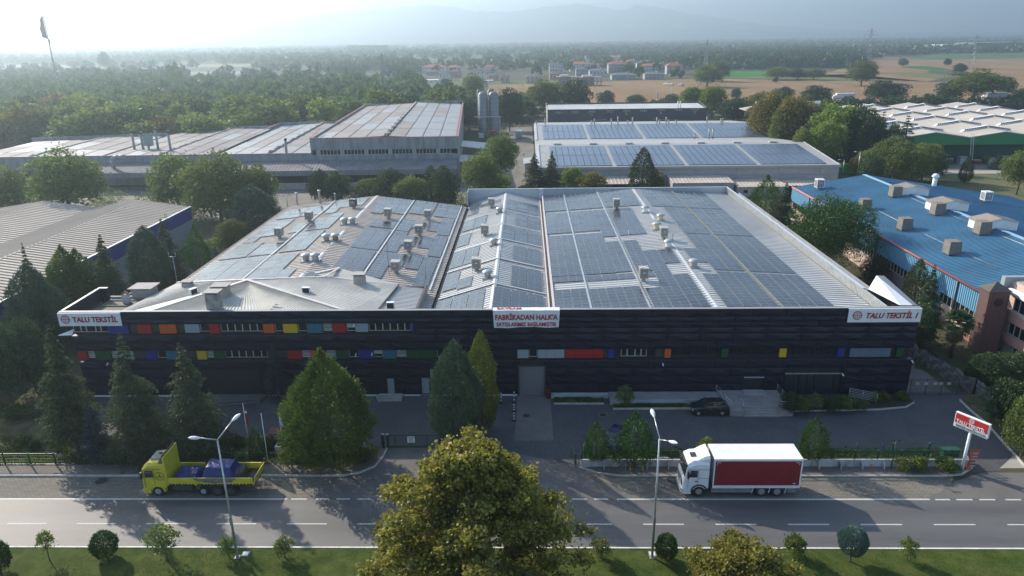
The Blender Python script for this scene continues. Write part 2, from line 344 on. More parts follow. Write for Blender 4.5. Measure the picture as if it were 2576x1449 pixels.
# median
slab('median_lawn', [(-260, 31), (260, 31), (260, 46.05), (-260, 46.05)], .12, M_['grass'])
kerbline('kerb', [(-80, 46.12), (80, 46.12)], .15, .17, mat('whitewashed kerb', (.6, .58, .52), .8, var=.15, vs=1.))
slab('lawn', [(43.6, 57.3), (42, 57.3)]*0 or [(7, 57.75), (40.6, 57.75), (40.2, 60.3), (30, 60.6), (6.6, 60.4)], .1, M_['weeds'])
slab('garden_bed', [(-56, 57.75), (-41.2, 57.75), (-41.5, 58.9), (-47.3, 58.8), (-46, 61), (-47.5, 64), (-49, 66), (-52, 74), (-60, 74), (-60, 58)], .1, M_['weeds'])
slab('garden_bed', [(-40.6, 57.75), (-17.2, 57.9), (-15.6, 58.9), (-14.8, 60.9), (-17, 62.6), (-40, 62.3), (-38.4, 60.5)], .1, M_['weeds'])
slab('garden_path', [(-47, 58.9), (-41.4, 59), (-40.3, 60.4), (-41.5, 62.6), (-46, 63.5), (-45.4, 61)], .05, M_['walk'])
# paint
mb = MB()
for x0, x1 in ((P(0, 1254)[0]-90, P(724, 1252)[0]), (P(1551, 1252)[0], P(3640*.644-0, 1262)[0])): mb.box(x0, x1, 52.48, 52.68, -.02, .004)
def D4(zx, k): return (k*1000+zx/2.569)*.644
for a, b in ((362, 518), (605, 742), (810, 950), (1020, 1152), (1220, 1365), (1420, 1560), (1640, 1790)):
    mb.box(P(D4(a, 1), 1251)[0], P(D4(b, 1), 1251)[0], 52.5, 52.68, -.02, .004)
for a, b in ((390, 530), (600, 745), (822, 963)): mb.box(P(D4(a, 2), 1251)[0], P(D4(b, 2), 1251)[0], 52.5, 52.68, -.02, .004)
for a, b in ((1700, 1850), (1912, 2080), (2145, 2308), (2410, 2569), (2680, 2830)): mb.box(P(D4(a, 3), 1263)[0], P(D4(b, 3), 1264)[0], 52.45, 52.63, -.02, .004)
x = -43.9-5.93*8
while x < 110: mb.box(x, x+3.35, 49.13, 49.27, -.02, .004); x += 5.93
struct('road_markings', mb, M_['paint'])
# manholes and small plates in the paving
def manhole(u, v, lab, r=.55, z=0.02):
    c = P(u, v, 0); t = thing('manhole_cover', lab, 'manhole', (c[0], c[1], 0))
    MB().lathe((c[0], c[1], -.02), [(r*1.25, 0), (r*1.25, z+.02), (r*.98, z+.03), (r*.97, 0)], 24).build('rim', mat('manhole rim', (.13, .12, .11), .8), t)
    a = MB(); a.cyl((c[0], c[1], -.02), (c[0], c[1], z), r*.93, r*.93, 24)
    a.build('cover', mat('cast iron', (.05, .045, .042), .6, .4, bump=.4, bs=12), t)
manhole(256, 1210, 'round manhole cover in the lay-by paving left of the yellow truck')
manhole(1692, 1208, 'round manhole cover with pale ring in front of the white truck cab', .55)
manhole(1517, 1044, 'manhole cover in the yard between the ramp and the small conifers', .42)
manhole(1324, 1046, 'faint manhole cover in the concrete ramp strip', .4)
sheet('loading_ramp', [(-1.35, 62.2), (2.55, 62.2), (2.5, 71.9), (-1.15, 71.9)], -.006, mat('ramp concrete', (.13, .125, .12), .9, var=.12, vs=.8, bump=.1))
for u, v, lab in ((618, 1394, 'small white access plate in the grass beside the left street lamp'), (1641, 1394, 'small white plate at the foot of the right street lamp')):
    c = P(u, v, .12); t = thing('access_plate', lab, 'access plate', (c[0], c[1], .12))
    MB().box(c[0]-.28, c[0]+.28, c[1]-.28, c[1]+.28, .1, .17).build('slab', M_['conclight'], t); MB().box(c[0]-.2, c[0]+.2, c[1]-.2, c[1]+.2, .17, .185).build('lid', M_['white'], t)
# ------------------------------------------------------------------ main textile works
YF = 71.65                                   # facade front plane
FB = thing('textile_factory', 'long dark navy textile factory with coloured window panels and gabled solar roofs', 'factory', (0, YF, 0))
def opens_sub(a, b, ops):
    segs = [(a, b)]
    for o0, o1 in ops:
        ns = []
        for s0, s1 in segs:
            if o1 <= s0 or o0 >= s1: ns.append((s0, s1)); continue
            if o0 > s0: ns.append((s0, o0))
            if o1 < s1: ns.append((o1, s1))
        segs = ns
    return [s for s in segs if s[1]-s[0] > .12]
# folded cladding panel, unit wide and high; two fold directions
def foldmesh(nm, flip):
    mb = MB(); g = .005; D = .12
    TL, TR, BR, BL = (g, 1-g*2), (1-g, 1-g*2), (1-g, g*2), (g, g*2)
    v = {k: (p[0], 0, p[1]) for k, p in zip(('TL', 'TR', 'BR', 'BL'), (TL, TR, BR, BL))}
    c1 = (.3, -D, .62) if not flip else (.7, -D, .38); c2 = (.82, -D*.35, .3) if not flip else (.2, -D*.35, .7)
    a, b = (c1, c2) if not flip else (c2, c1)
    mb.face([v['BL'], a, v['TL']]); mb.face([v['TL'], a, b, v['TR']][:3]); mb.face([v['TL'], b, v['TR']]); mb.face([v['TR'], b, v['BR']]); mb.face([v['BL'], v['BR'], b]); mb.face([v['BL'], b, a])
    for a, b in (('TL', 'TR'), ('TR', 'BR'), ('BR', 'BL'), ('BL', 'TL')):
        p, q = v[a], v[b]; mb.face([p, q, (q[0], .18, q[2]), (p[0], .18, p[2])])
    me = mb.mesh(nm); me.materials.append(M_['facade']); return me
FM = [foldmesh('facade panel fold', False), foldmesh('facade panel counterfold', True)]
XL, XR, XS = -51.35, 42.0, -12.35            # left end, right end, where the upper window band stops
doorops = {'low': [(-37.2, -30.2), (-15.9, -14.9), (-12.0, -10.0), (-1.1, 2.0), (24.0, 26.25), (28.45, 34.65)]}
rows = []  # z0, z1, x0, x1, openings, shift
for i, (z0, z1) in enumerate(((9.42, 10.36), (8.88, 9.42))): rows.append((z0, z1, -44.4 if 1 else XL, XR, [(34.25, 42.1)] if 1 else [], i))
for i, (z0, z1) in enumerate(((8.2, 8.86), (7.52, 8.2))): rows.append((z0, z1, XS, XR, [], i))
for i, (z0, z1) in enumerate(((6.6, 7.5), (5.68, 6.6))): rows.append((z0, z1, XL+.9, XR, [], i+1))
rows.append((4.68, 5.66, -9.25, -1.2, [], 0))
for i, (z0, z1, op) in enumerate(((3.36, 4.3, [(-1.1, 2.0)]), (2.38, 3.36, [(-37.2, -30.2), (-10.95, -10.0), (-1.1, 2.0), (28.45, 34.65)]), (1.4, 2.38, doorops['low']), (.2, 1.4, doorops['low']))):
    rows.append((z0, z1, XL+1.1, XR+.15, op, i))
# the recess behind the last one in the right third lies lower: pieces under the shop door
pn = 0
for z0, z1, x0, x1, ops, sh in rows:
    k = math.floor(x0/3.6)-1
    while k*3.6 < x1:
        a = max(x0, k*3.6+2.6-(sh % 2)*1.8); b = min(x1, k*3.6+3.6+2.6-(sh % 2)*1.8)
        if b-a > .15:
            for s0, s1 in opens_sub(a, b, ops):
                if s1-s0 < .15: continue
                part('facade_panel', FM[(sh+pn) % 2 if 0 else sh % 2], FB, (s0, YF, z0), scale=(s1-s0, 1, z1-z0)); pn += 1
        k += 1
# wall behind the cladding, parapet caps, ledges
mb = MB()
mb.box(XL+.05, XS, YF+.2, YF+.5, 8.86, 10.3); mb.box(XS, XR-.05, YF+.2, YF+.5, 5.66, 10.3); mb.box(XL+.95, XS, YF+.2, YF+.5, 5.66, 7.5)
mb.box(XL+1.15, XR+.1, YF+.2, YF+.5, 0, 4.3)
mb.box(XL+1, XR-.1, YF+.62, YF+.9, .0, 8.9)
mb.build('wall', M_['facadeback'], FB)
mb = MB(); mb.box(XL, XR, YF-.03, YF+.42, 10.36, 10.4); mb.build('parapet_cap', mat('grey parapet cap', (.24, .25, .26), .6), FB)
mb = MB(); mb.box(XL+.9, XS, YF+.0, YF+.6, 7.5, 7.54); mb.box(XL+1.1, XR+.1, YF-.0, YF+.6, 4.3, 4.345)
mb.build('window_ledge', mat('dark ledge', (.05, .052, .06), .5, .2), FB)
mb = MB(); mb.extr([(XL-.55, YF-.1, 7.62), (XL+.95, YF+.05, 7.62), (XL+.95, YF+.6, 8.1)], (0, 0, .05)); mb.build('corner_canopy', M_['white'], FB)
# plinth
mb = MB(); mb.box(2.55, 24, YF-.02, YF+.1, 0, .2); mb.box(-50, -1.2, YF+.02, YF+.1, 0, .2); mb.build('plinth', M_['white'], FB)
# window bands
def win(x0, x1, z0, z1, blinds=False, dark=False, y=YF+.34):
    mb = MB(); f = .055; fm = M_['dframe'] if dark else M_['frame']
    mb.box(x0, x1, y, y+.1, z0, z0+f); mb.box(x0, x1, y, y+.1, z1-f, z1); mb.box(x0, x0+f, y+.002, y+.1, z0+f, z1-f); mb.box(x1-f, x1, y+.002, y+.1, z0+f, z1-f)
    w_ = mb.build('window', fm, FB)
    MB().box(x0+f, x1-f, y+.04, y+.06, z0+f, z1-f).build('pane', M_['glass'], w_)
    if blinds:
        b_ = MB(); n = 5
        for i in range(n):
            zz = z1-f-(i+.6)*(z1-z0-2*f)/n*(1 if blinds == 1 else .6); b_.box(x0+f+.02, x1-f-.02, y+.025, y+.036, zz-.045, zz+.045)
        b_.build('blind', mat('blind', (.5, .5, .47), .7), w_)
def cpanel(x0, x1, z0, z1, m, lab, y=YF+.1):
    n = max(1, round((x1-x0)/1.1)); nm = {'panelr': 'red', 'panelo': 'orange', 'panely': 'yellow', 'panelb': 'blue', 'panelt': 'teal', 'panelg': 'green', 'panelw': 'pale_grey', 'panels': 'slate_blue'}[m]
    for i in range(n):
        a = x0+(x1-x0)*i/n; b = x0+(x1-x0)*(i+1)/n
        o = MB().box(a+.012, b-.012, y, y+.3, z0, z1).build(nm+'_panel', M_[m], FB); o['label'] = nm.replace('_', ' ')+' cladding panel in the window band'
def band(spec, z0, z1):
    for it in spec:
        x0, x1, k = it[:3]
        if k == 'w': win(x0, x1, z0+.02, z1)
        elif k == 'b': win(x0, x1, z0+.02, z1, 1)
        elif k == 'h': win(x0, x1, z0+.02, z1, 2)
        elif k == 'd': win(x0, x1, z0+.12, z1, 0, True)
        elif k == 'n': MB().box(x0, x1, YF+.3, YF+.6, z0, z1).build('infill_panel', mat('brown infill', (.035, .033, .03), .6), FB)
        else: cpanel(x0, x1, z0-.1, z1, 'panel'+k, '')
band([(-50.3, -49.45, 'w'), (-49.45, -48.85, 'w'), (-48.85, -47.8, 'w'), (-47.8, -47.2, 'w'), (-47.2, -46.3, 'w'), (-46.3, -44.05, 'b_'[0]*0 or 'b'.replace('b', 'B'))][:5] +
     [(-43.95, -43.0, 'n'), (-41.4, -40.55, 'n'), (-38.6, -37.75, 'n'), (-36.05, -35.05, 'w'), (-33.8, -33.05, 'w'), (-33.05, -32.2, 'w'), (-32.2, -31.4, 'w'), (-31.4, -30.55, 'w'), (-30.55, -29.75, 'w'), (-29.75, -29.05, 'w'),
      (-27.75, -26.85, 'w'), (-25.2, -24.2, 'w'), (-22.45, -21.4, 'b'), (-19.85, -18.85, 'h')] +
     [(-17.4, -16.67, 'w'), (-16.67, -15.87, 'w'), (-15.87, -15.05, 'w'), (-15.05, -14.22, 'w'), (-14.22, -13.44, 'w'), (-13.44, -12.72, 'w')], 7.86, 8.84)
for a, b, k in ((-46.28, -44.0, 'b'), (-43.0, -41.46, 'r'), (-40.53, -38.68, 'o'), (-37.71, -36.12, 'w'), (-35.02, -33.85, 'r'), (-29.03, -27.82, 'o'), (-26.81, -25.25, 'y'), (-24.2, -22.5, 't'), (-21.39, -19.92, 'r'), (-18.83, -17.46, 'w'), (-12.7, -12.4, 'b')):
    cpanel(a, b, 7.76 if k != 'w' else 7.84, 8.84, 'panel'+k, '')
band([(-49.25, -48.42, 'b'), (-46.6, -45.76, 'b'), (-44.0, -42.62, 'n'), (-41.4, -40.37, 'w'), (-38.7, -36.9, 'n'), (-35.77, -35.02, 'b'), (-33.8, -33.03, 'w'), (-33.03, -32.22, 'w'), (-32.22, -31.42, 'w'), (-31.42, -30.62, 'w'), (-30.62, -29.7, 'w'), (-29.7, -29.0, 'w'), (-29, -27.6, 'n'),
      (-26.65, -24.18, 'n'), (-25.12, -24.2, 'b')][:-2] + [(-27.6, -26.7, 'n'), (-25.12, -24.17, 'b'), (-22.4, -21.3, 'b'), (-19.85, -18.77, 'w'), (-17.12, -16.1, 'h'), (-14.58, -13.45, 'b'), (-10.05, -9.27, 'w')], 4.7, 5.64)
for a, b, k in ((-50.3, -49.3, 'r'), (-48.39, -46.65, 'g'), (-45.74, -44.05, 'w'), (-42.59, -41.43, 'b'), (-40.35, -38.74, 't'), (-36.87, -35.8, 'y'), (-34.99, -33.85, 'g'), (-26.69, -25.14, 'r'), (-24.14, -22.5, 'o'), (-21.29, -19.9, 'g'), (-18.75, -17.16, 'b'), (-16.07, -14.62, 't'), (-13.43, -10.1, 'g')):
    cpanel(a, b, 4.6, 5.64, 'panel'+k, '')
band([(.15, 1.05, 'w'), (8.35, 8.8, 'n'), (10.3, 10.98, 'w'), (11.0, 11.85, 'w'), (11.88, 12.5, 'w'), (12.52, 13.13, 'w'), (13.5, 14.1, 'd'), (14.12, 15.0, 'n')] +
     [(a, b, 'd') for a, b in ((15.78, 16.5), (16.6, 17.2), (17.35, 18.1), (18.2, 18.8), (18.9, 19.7), (19.8, 20.4), (20.5, 21.2), (22.05, 22.8), (22.9, 23.5), (23.6, 24.45), (24.5, 25.1), (25.2, 25.95), (26.05, 26.7), (26.8, 27.5), (28.45, 29.1), (29.2, 29.8), (29.9, 30.75), (30.85, 31.4), (31.5, 32.3), (32.4, 33.0), (33.1, 33.85), (34.75, 35.2), (39.7, 40.2))], 4.66, 5.64)
for a, b, k in ((-1.14, .1, 'w'), (1.1, 4.05, 'w'), (4.08, 8.3, 'r'), (8.85, 9.53, 'b'), (15.06, 15.75, 'o'), (21.26, 21.99, 'g'), (27.6, 28.36, 'y'), (33.89, 34.67, 'b'), (35.25, 39.65, 's'), (40.25, 41.05, 'g')):
    cpanel(a, b, 4.6, 5.64, 'panel'+k, '')
# doors on the ground floor
def door(x0, x1, z0, z1, m, nm='door', y=YF+.12):
    o = MB().box(x0, x1, y, y+.08, z0, z1).build(nm, m, FB); f = MB()
    f.box(x0-.07, x0, y-.02, y+.1, z0, z1+.07); f.box(x1, x1+.07, y-.02, y+.1, z0, z1+.07); f.box(x0, x1, y-.02, y+.1, z1, z1+.07); f.build('frame', M_['dgrey'], o)
    MB().box(x1-.16, x1-.06, y-.05, y, z0+.95, z0+1.05).build('handle', M_['chrome'], o); return o
door(-15.78, -15.05, .22, 2.15, M_['panelw']); door(-11.9, -11.1, .3, 2.2, M_['panelw']); door(-10.9, -10.1, 2.25, 3.5, M_['panelw'], 'infill_panel')
g = MB()
for i in range(18): g.box(-.94, 1.86, YF+.12+(.015 if i % 2 else 0), YF+.2, .02+i*.2, .02+(i+1)*.2)
gd = g.build('roller_door', mat('roller door grey', (.2, .2, .21), .5, .3), FB)
g = MB(); g.box(-1.1, -.96, YF-.05, YF+.5, 0, 3.75); g.box(1.88, 2.02, YF-.05, YF+.5, 0, 3.75); g.box(-.96, 1.88, YF-.05, YF+.5, 3.62, 3.75); g.build('door_surround', M_['dgrey'], FB)
# glazed entrance of the offices
for i, (a, b) in enumerate(((-37, -35.6), (-35.6, -34.2), (-34.2, -33.1), (-33.1, -32.0), (-32.0, -30.4))):
    win(a, b, .32, 2.3, y=YF+.3); win(a, b, 2.3, 3.3, y=YF+.3)
MB().box(-37.2, -30.2, YF+.28, YF+.6, 3.3, 3.4).build('entrance_lintel', M_['dgrey'], FB)
MB().box(-32.75, -32.45, YF+.27, YF+.3, 1.5, 1.72).build('notice', M_['white'], FB)
# shop door and display window
for a, b in ((24.05, 24.72), (24.9, 25.55), (25.65, 26.2)): win(a, b, .62, 2.12, y=YF+.2)
MB().box(24.0, 26.25, YF+.02, YF+.3, 2.12, 2.24).build('door_lintel', M_['panelw'], FB)
MB().box(24.0, 26.25, YF+.02, YF+.4, .2, .6).build('threshold', M_['conclight'], FB)
g = MB(); y = YF+.2
for x in (28.5, 30.08, 30.97, 31.8, 33.95): g.box(x, x+.08, y, y+.08, .58, 2.55)
g.box(28.5, 34.6, y+.001, y+.079, .5, .6); g.box(28.5, 34.6, y-.1, y+.1, 2.52, 2.64); g.build('shop_window_frame', M_['galv'], FB)
g = MB(); g.box(28.5, 34.6, YF+1.6, YF+1.7, .5, 2.6); g.box(28.5, 34.6, YF+.3, YF+1.65, .45, .52); g.build('display_niche', M_['black'], FB)
gl = bpy.data.materials.new('shop glass'); gl.use_nodes = True; n = gl.node_tree.nodes; L = gl.node_tree.links
tr = n.new('ShaderNodeBsdfTransparent'); tr.inputs[0].default_value = (.75, .78, .78, 1); gs = n.new('ShaderNodeBsdfGlossy'); gs.inputs['Roughness'].default_value = .03; mx = n.new('ShaderNodeMixShader'); mx.inputs[0].default_value = .1
L.new(tr.outputs[0], mx.inputs[1]); L.new(gs.outputs[0], mx.inputs[2]); L.new(mx.outputs[0], n['Material Output'].inputs[0])
for a, b in ((28.58, 30.08), (30.16, 30.97), (31.05, 31.8), (31.88, 33.95), (34.03, 34.6)): MB().box(a, b, y+.03, y+.045, .6, 2.52).build('pane', gl, FB)
# small wall fittings
for x, z in ((34.7, 2.6), (14.9, 3.9), (-47.0, 4.2), (-19.0, 5.2), (-17.2, 5.25), (-18.9, 8.7), (42.0, 4.15)):
    c = MB(); c.box(x-.05, x+.05, YF-.16, YF+.1, z, z+.1); c.obox((x, YF-.25, z), (.1, .3, .12), rx=R_(20)); c.build('camera', M_['white'], FB)
def globe(x, z, r, parent, y, mred, mw, name='emblem'):
    a = MB(); a.cyl((x, y-.03, z), (x, y, z), r, r, 28); e = a.build(name, mred, parent)
    g = MB(); t = r*.05; yy = y-.045
    for k in (-.55, -.2, .2, .55):
        h = r*.86*math.sqrt(1-k*k); g.box(x-h, x+h, yy, y-.031, z+k*r-t, z+k*r+t)
        n = 7; hz = r*.86*math.sqrt(1-k*k)
        for i in range(n):
            z0 = -hz+2*hz*i/n; z1 = -hz+2*hz*(i+1)/n; bx = lambda q: k*r*math.sqrt(max(0, 1-(q/r)**2))*1.0
            g.face([(x+bx(z0)-t, yy-.002, z+z0), (x+bx(z0)+t, yy-.002, z+z0), (x+bx(z1)+t, yy-.002, z+z1), (x+bx(z1)-t, yy-.002, z+z1)])
    g.build('grid_lines', mw, e)
# sign boards on the facade, one board of joined plates each
def signboard(x0, x1, z0, z1, txt, gx, tx0, tx1, lab, shear=0.):
    t = thing('sign_board', lab, 'sign', ((x0+x1)/2, YF, z0), 'name boards on the dark facade'); n = round((x1-x0)/1.22)
    for i in range(n):
        a = x0+(x1-x0)*i/n; b = x0+(x1-x0)*(i+1)/n; MB().box(a+.008, b-.008, YF-.22, YF+.02, z0, z1).build('plate', M_['signwhite'], t)
    MB().box(x0-.02, x1+.02, YF-.18, YF+.2, z0+.02, z1-.02).build('backing', M_['dgrey'], t)
    zc = (z0+z1)/2; globe(gx, zc+.03, .5, t, YF-.225, M_['signred'], M_['signwhite'])
    text(txt, 'lettering', t, M_['signred'], .86, (tx0, YF-.24, zc-.29), width=tx1-tx0, off=.022, ext=.03, shear=shear)
signboard(-51.35, -44.4, 8.82, 10.34, 'TALU TEKSTİL', -50.55, -49.75, -44.75, 'white board reading TALU TEKSTİL at the left end of the dark facade')
signboard(34.28, 42.0, 8.82, 10.36, 'TALU TEKSTİL 1', 35.25, 36.1, 41.55, 'white board reading TALU TEKSTİL 1 at the right end of the dark facade', .25)
# vinyl banner hung over the parapet
bt = thing('banner', 'white vinyl banner with red Turkish lettering hung over the parapet', 'banner', (0, YF-.3, 8.4))
g = MB(); nx = 24
for i in range(nx):
    for j in range(4):
        def q(i, j):
            tx = i/nx; tz = j/4; x = -3.72+.1*(1-tz)+(7.2-.2*(1-tz))*tx; sag = -.1*(1-tz)*math.sin(tx*9)*.5+.05*(1-tz)*tx
            return (x, YF-.32+.03*math.sin(tx*21+tz*3), 8.43+sag+2.0*tz)
        g.face([q(i, j), q(i+1, j), q(i+1, j+1), q(i, j+1)])
for i in range(nx):
    a = -3.72+7.2*i/nx; b = -3.72+7.2*(i+1)/nx; g.face([(a, YF-.32+.03*math.sin(i/nx*21+3), 10.43), (b, YF-.32+.03*math.sin((i+1)/nx*21+3), 10.43), (b, YF+.5, 10.47), (a, YF+.5, 10.47)])
g.build('cloth', mat('vinyl white', (.68, .69, .7), .5), bt)
red2 = mat('banner red', (.38, .03, .04), .6)
text("FABRİKADAN HALK'A", 'lettering', bt, red2, .82, (-3.5, YF-.37, 9.37), width=6.75, off=.028, ext=.004)
text('SATIŞLARIMIZ BAŞLAMIŞTIR', 'lettering', bt, red2, .62, (-3.35, YF-.37, 8.62), width=6.5, off=.02, ext=.004)
text('BAYRAM', 'lettering', bt, red2, .7, (-3.3, YF-.1, 10.5), rot=(0, 0, 0), width=2.6, off=.025, ext=.004)

# ---- roofs
def plane(a, b, c, d, nm, m, pitch=.75): return ribbed(MB(), a, b, c, d, pitch, .075, .13).build(nm, m, FB)
YB1, YB2, YB3 = 132.6, 137.2, 137.2
# left gable
plane((-45.3, 83, 8.33), (-28.3, 83, 10.2), (-28.3, YB1, 10.2), (-45.3, YB1, 8.33), 'roof', M_['roof'])
plane((-11.4, 72.3, 7.92), (-28.3, 72.3, 10.2), (-28.3, YB1, 10.2), (-11.4, YB1, 7.92), 'roof', M_['roof'])
# middle gable
plane((-11.0, 72.2, 7.55), (-4.0, 72.2, 9.65), (-4.0, YB2, 9.65), (-11.0, YB2, 7.55), 'roof', M_['roofb'])
plane((2.4, 72.2, 8.18), (-4.0, 72.2, 9.65), (-4.0, YB2, 9.65), (2.4, YB2, 8.18), 'roof', M_['roofb'])
# right gable
plane((3.15, 72.2, 9.0), (20.65, 72.2, 10.17), (20.65, YB3, 10.17), (3.15, YB3, 9.0), 'roof', M_['roofb'])
plane((38.6, 72.2, 9.1), (20.65, 72.2, 10.17), (20.65, YB3, 10.17), (38.6, YB3, 9.1), 'roof', M_['roofb'])
def ridgecap(x, z, segs, w=.55):
    for a, b in segs:
        g = MB(); g.face([(x-w, a, z-.0), (x, a, z+.1), (x, b, z+.1), (x-w, b, z-.0)]); g.face([(x, a, z+.1), (x+w, a, z), (x+w, b, z), (x, b, z+.1)]); g.build('ridge_cap', M_['ridge'], FB)
ridgecap(-28.3, 10.19, [(80, 85.3), (89, 94.6), (99, 106.5), (110.8, YB1)], .32); ridgecap(-4, 9.64, [(72.2, YB2)], .28); ridgecap(20.65, 10.15, [(72.2, 98), (101.5, 109), (112.6, YB3)], .34)
# eaves gutter, valley gutters, walls, parapets
g = MB(); g.box(-45.55, -45.3, 84, YB1, 8.15, 8.38); g.box(-11.42, -11.0, 72.3, YB1, 7.4, 7.55); g.box(-45.3, -11.2, YB1, YB1+.15, 7.9, 8.2); g.build('gutter', M_['black'], FB)
g = MB(); g.box(2.45, 2.62, 72.2, YB2, 7.9, 8.5); g.box(2.95, 3.15, 72.2, YB2, 8.2, 9.25); g.build('valley_upstand', mat('pinkish flashing', (.5, .45, .44), .5), FB)
g = MB(); g.box(2.62, 2.95, 72.2, YB2, 7.9, 8.2); g.build('gutter', M_['black'], FB)
g = MB()
g.box(-45.2, -45.0, 84, YB1, 0, 8.15); g.box(-45.0, -11.2, YB1-.2, YB1, 0, 7.9); g.box(-11.2, 41.3, YB2+.2, YB2+.35, 0, 7.5); g.box(41.1, 41.3, 72.5, YB2, 0, 9.2); g.box(-50.3, -45.2, 84, 84.2, 0, 8.2); g.box(-50.4, -50.2, 72.4, 84, 0, 8.2)
g.face([(-45.2, YB1-.01, 7.9), (-11.3, YB1-.01, 7.9), (-28.3, YB1-.01, 10.18)])
g.box(-11.3, -11.1, YB1-2, YB2, 0, 7.5)
g.build('wall', M_['wall'], FB)
pc = mat('parapet cladding', (.38, .43, .48), .45, .3, var=.06, vs=1)
def ribwall(x0, y0, x1, y1, z0, z1, nm, m, pitch=.35, t=.1):
    g = MB(); g.beam((x0, y0, (z0+z1)/2), (x1, y1, (z0+z1)/2), t, z1-z0); L = math.hypot(x1-x0, y1-y0); n = int(L/pitch); dx, dy = (x1-x0)/L, (y1-y0)/L
    for i in range(n):
        c = (i+.5)*pitch; g.obox((x0+dx*c, y0+dy*c, (z0+z1)/2), (.06, t+.06, (z1-z0)-.02), math.atan2(dy, dx))
    return g.build(nm, m, FB)
ribwall(3.2, YB3, 38.7, YB3, 9.0, 10.35, 'parapet', pc); ribwall(-11.35, YB2, 2.6, YB2, 7.4, 10.3, 'parapet', pc)
ribwall(38.75, 72.4, 38.75, YB3, 9.05, 10.3, 'parapet', M_['galv'])
ribwall(-11.35, YB2-3, -11.35, YB2, 7.4, 10.3, 'parapet', pc)
g = MB(); g.box(-11.45, 38.9, YB2-.12, YB2+.22, 10.33, 10.4); g.box(38.62, 38.95, 78, YB3-.13, 10.32, 10.39); g.box(2.4, 3.3, YB2-.4, YB2-.13, 8.2, 10.4)
g.build('parapet_cap', mat('pale blue cap', (.42, .5, .6), .4, .2), FB)
# white return wall of the facade at the right corner
wf = M_['white']
g = MB()

g.face([(40.05, 72.3, 10.42), (41.4, 72.3, 10.42), (39.75, 77.6, 12.05), (39.05, 77.6, 10.4)])
g.build('corner_upstand', wf, FB)
g = MB(); g.face([(41.4, 72.3, 10.42), (41.95, 72.3, 10.38), (40.6, 77.6, 12.0), (39.75, 77.6, 12.05)]); g.face([(41.95, 72.3, 10.38), (41.95, 72.3, 8.5), (41.3, 77.6, 8.5), (40.6, 77.6, 12.0)]); g.face([(39.75, 77.62, 12.05), (40.6, 77.62, 12), (41.3, 77.62, 8.5), (39, 77.62, 8.5), (39, 77.62, 10.3)])
g.build('corner_cap', mat('mid grey cap', (.22, .24, .26), .5), FB)
# ---- front office block, hipped roofs behind the parapet (left)
zr0 = 8.9
hipb = [(-44.2, 72.3, 9.35), (-44.2, 81.6, 9.45)]
g = MB()
# front slope: triangle rising to the apex near x=-31.5
ribbed(g, (-42.3, 72.35, 9.95), (-33.6, 80.3, 11.0), (-33.6, 80.3, 11.0), (-19.6, 72.35, 9.95), .42, .06, .12)
g.build('office_roof_front', M_['roofold'], FB)
g = MB(); ribbed(g, (-46.6, 72.35, 9.4), (-33.6, 80.3, 11.0), (-33.6, 80.6, 11.0), (-43.9, 83.6, 9.6), .4, .04, .1); g.face([(-46.6, 72.35, 9.4), (-42.3, 72.35, 9.95), (-33.6, 80.3, 11.)])
g.build('office_roof_left', M_['roofold'], FB)
g = MB(); ribbed(g, (-19.6, 72.35, 9.95), (-33.6, 80.3, 11.0), (-24.6, 83.4, 10.35), (-15.9, 83.2, 9.35), .45, .04, .1); g.face([(-19.6, 72.35, 9.95), (-15.9, 83.2, 9.35), (-16.9, 72.35, 9.25)])
g.face([(-33.6, 80.3, 11), (-33.6, 80.6, 11), (-24.8, 83.4, 10.2)]); g.face([(-24.8, 83.4, 10.3), (-26.6, 84.7, 10.3), (-23.9, 86.4, 10.5), (-20.9, 85.2, 10.1), (-15.9, 83.2, 9.35)])
g.build('office_roof_right', M_['roofold'], FB)
g = MB(); ribbed(g, (-17.2, 72.35, 9.15), (-12.6, 72.35, 8.9), (-12.6, 83.1, 8.9), (-15.9, 83.1, 9.2), .42, .06, .12); g.build('office_roof_low', M_['roofb'], FB)
g = MB()
g.beam((-42.4, 72.35, 10.0), (-33.6, 80.35, 11.08), .5, .08); g.beam((-33.6, 80.35, 11.08), (-19.5, 72.35, 10.02), .45, .08); g.beam((-43.9, 83.7, 9.68), (-33.6, 80.5, 11.06), .35, .08)
g.beam((-33.6, 80.5, 11.07), (-25.1, 83.5, 10.38), .3, .08); g.beam((-26.8, 84.9, 10.35), (-24.0, 86.4, 10.6), .35, .1); g.beam((-25.1, 83.5, 10.4), (-24.0, 86.4, 10.58), .3, .1)
g.build('hip_cap', M_['rust'], FB)
g = MB(); g.box(-12.62, -12.45, 72.4, 83.2, 7.2, 9.1); g.box(-17.2, -12.5, 83.1, 83.3, 7.8, 9.05); g.build('side_wall', M_['wall'], FB)
g = MB(); g.box(-12.72, -12.4, 72.35, 83.4, 9.1, 9.2); g.box(-16.0, -12.4, 83.05, 83.4, 9.05, 9.12); g.beam((-17.1, 72.4, 9.3), (-15.9, 83.1, 9.42), .12, .16); g.build('edge_trim', mat('dark brown trim', (.04, .025, .02), .6), FB)
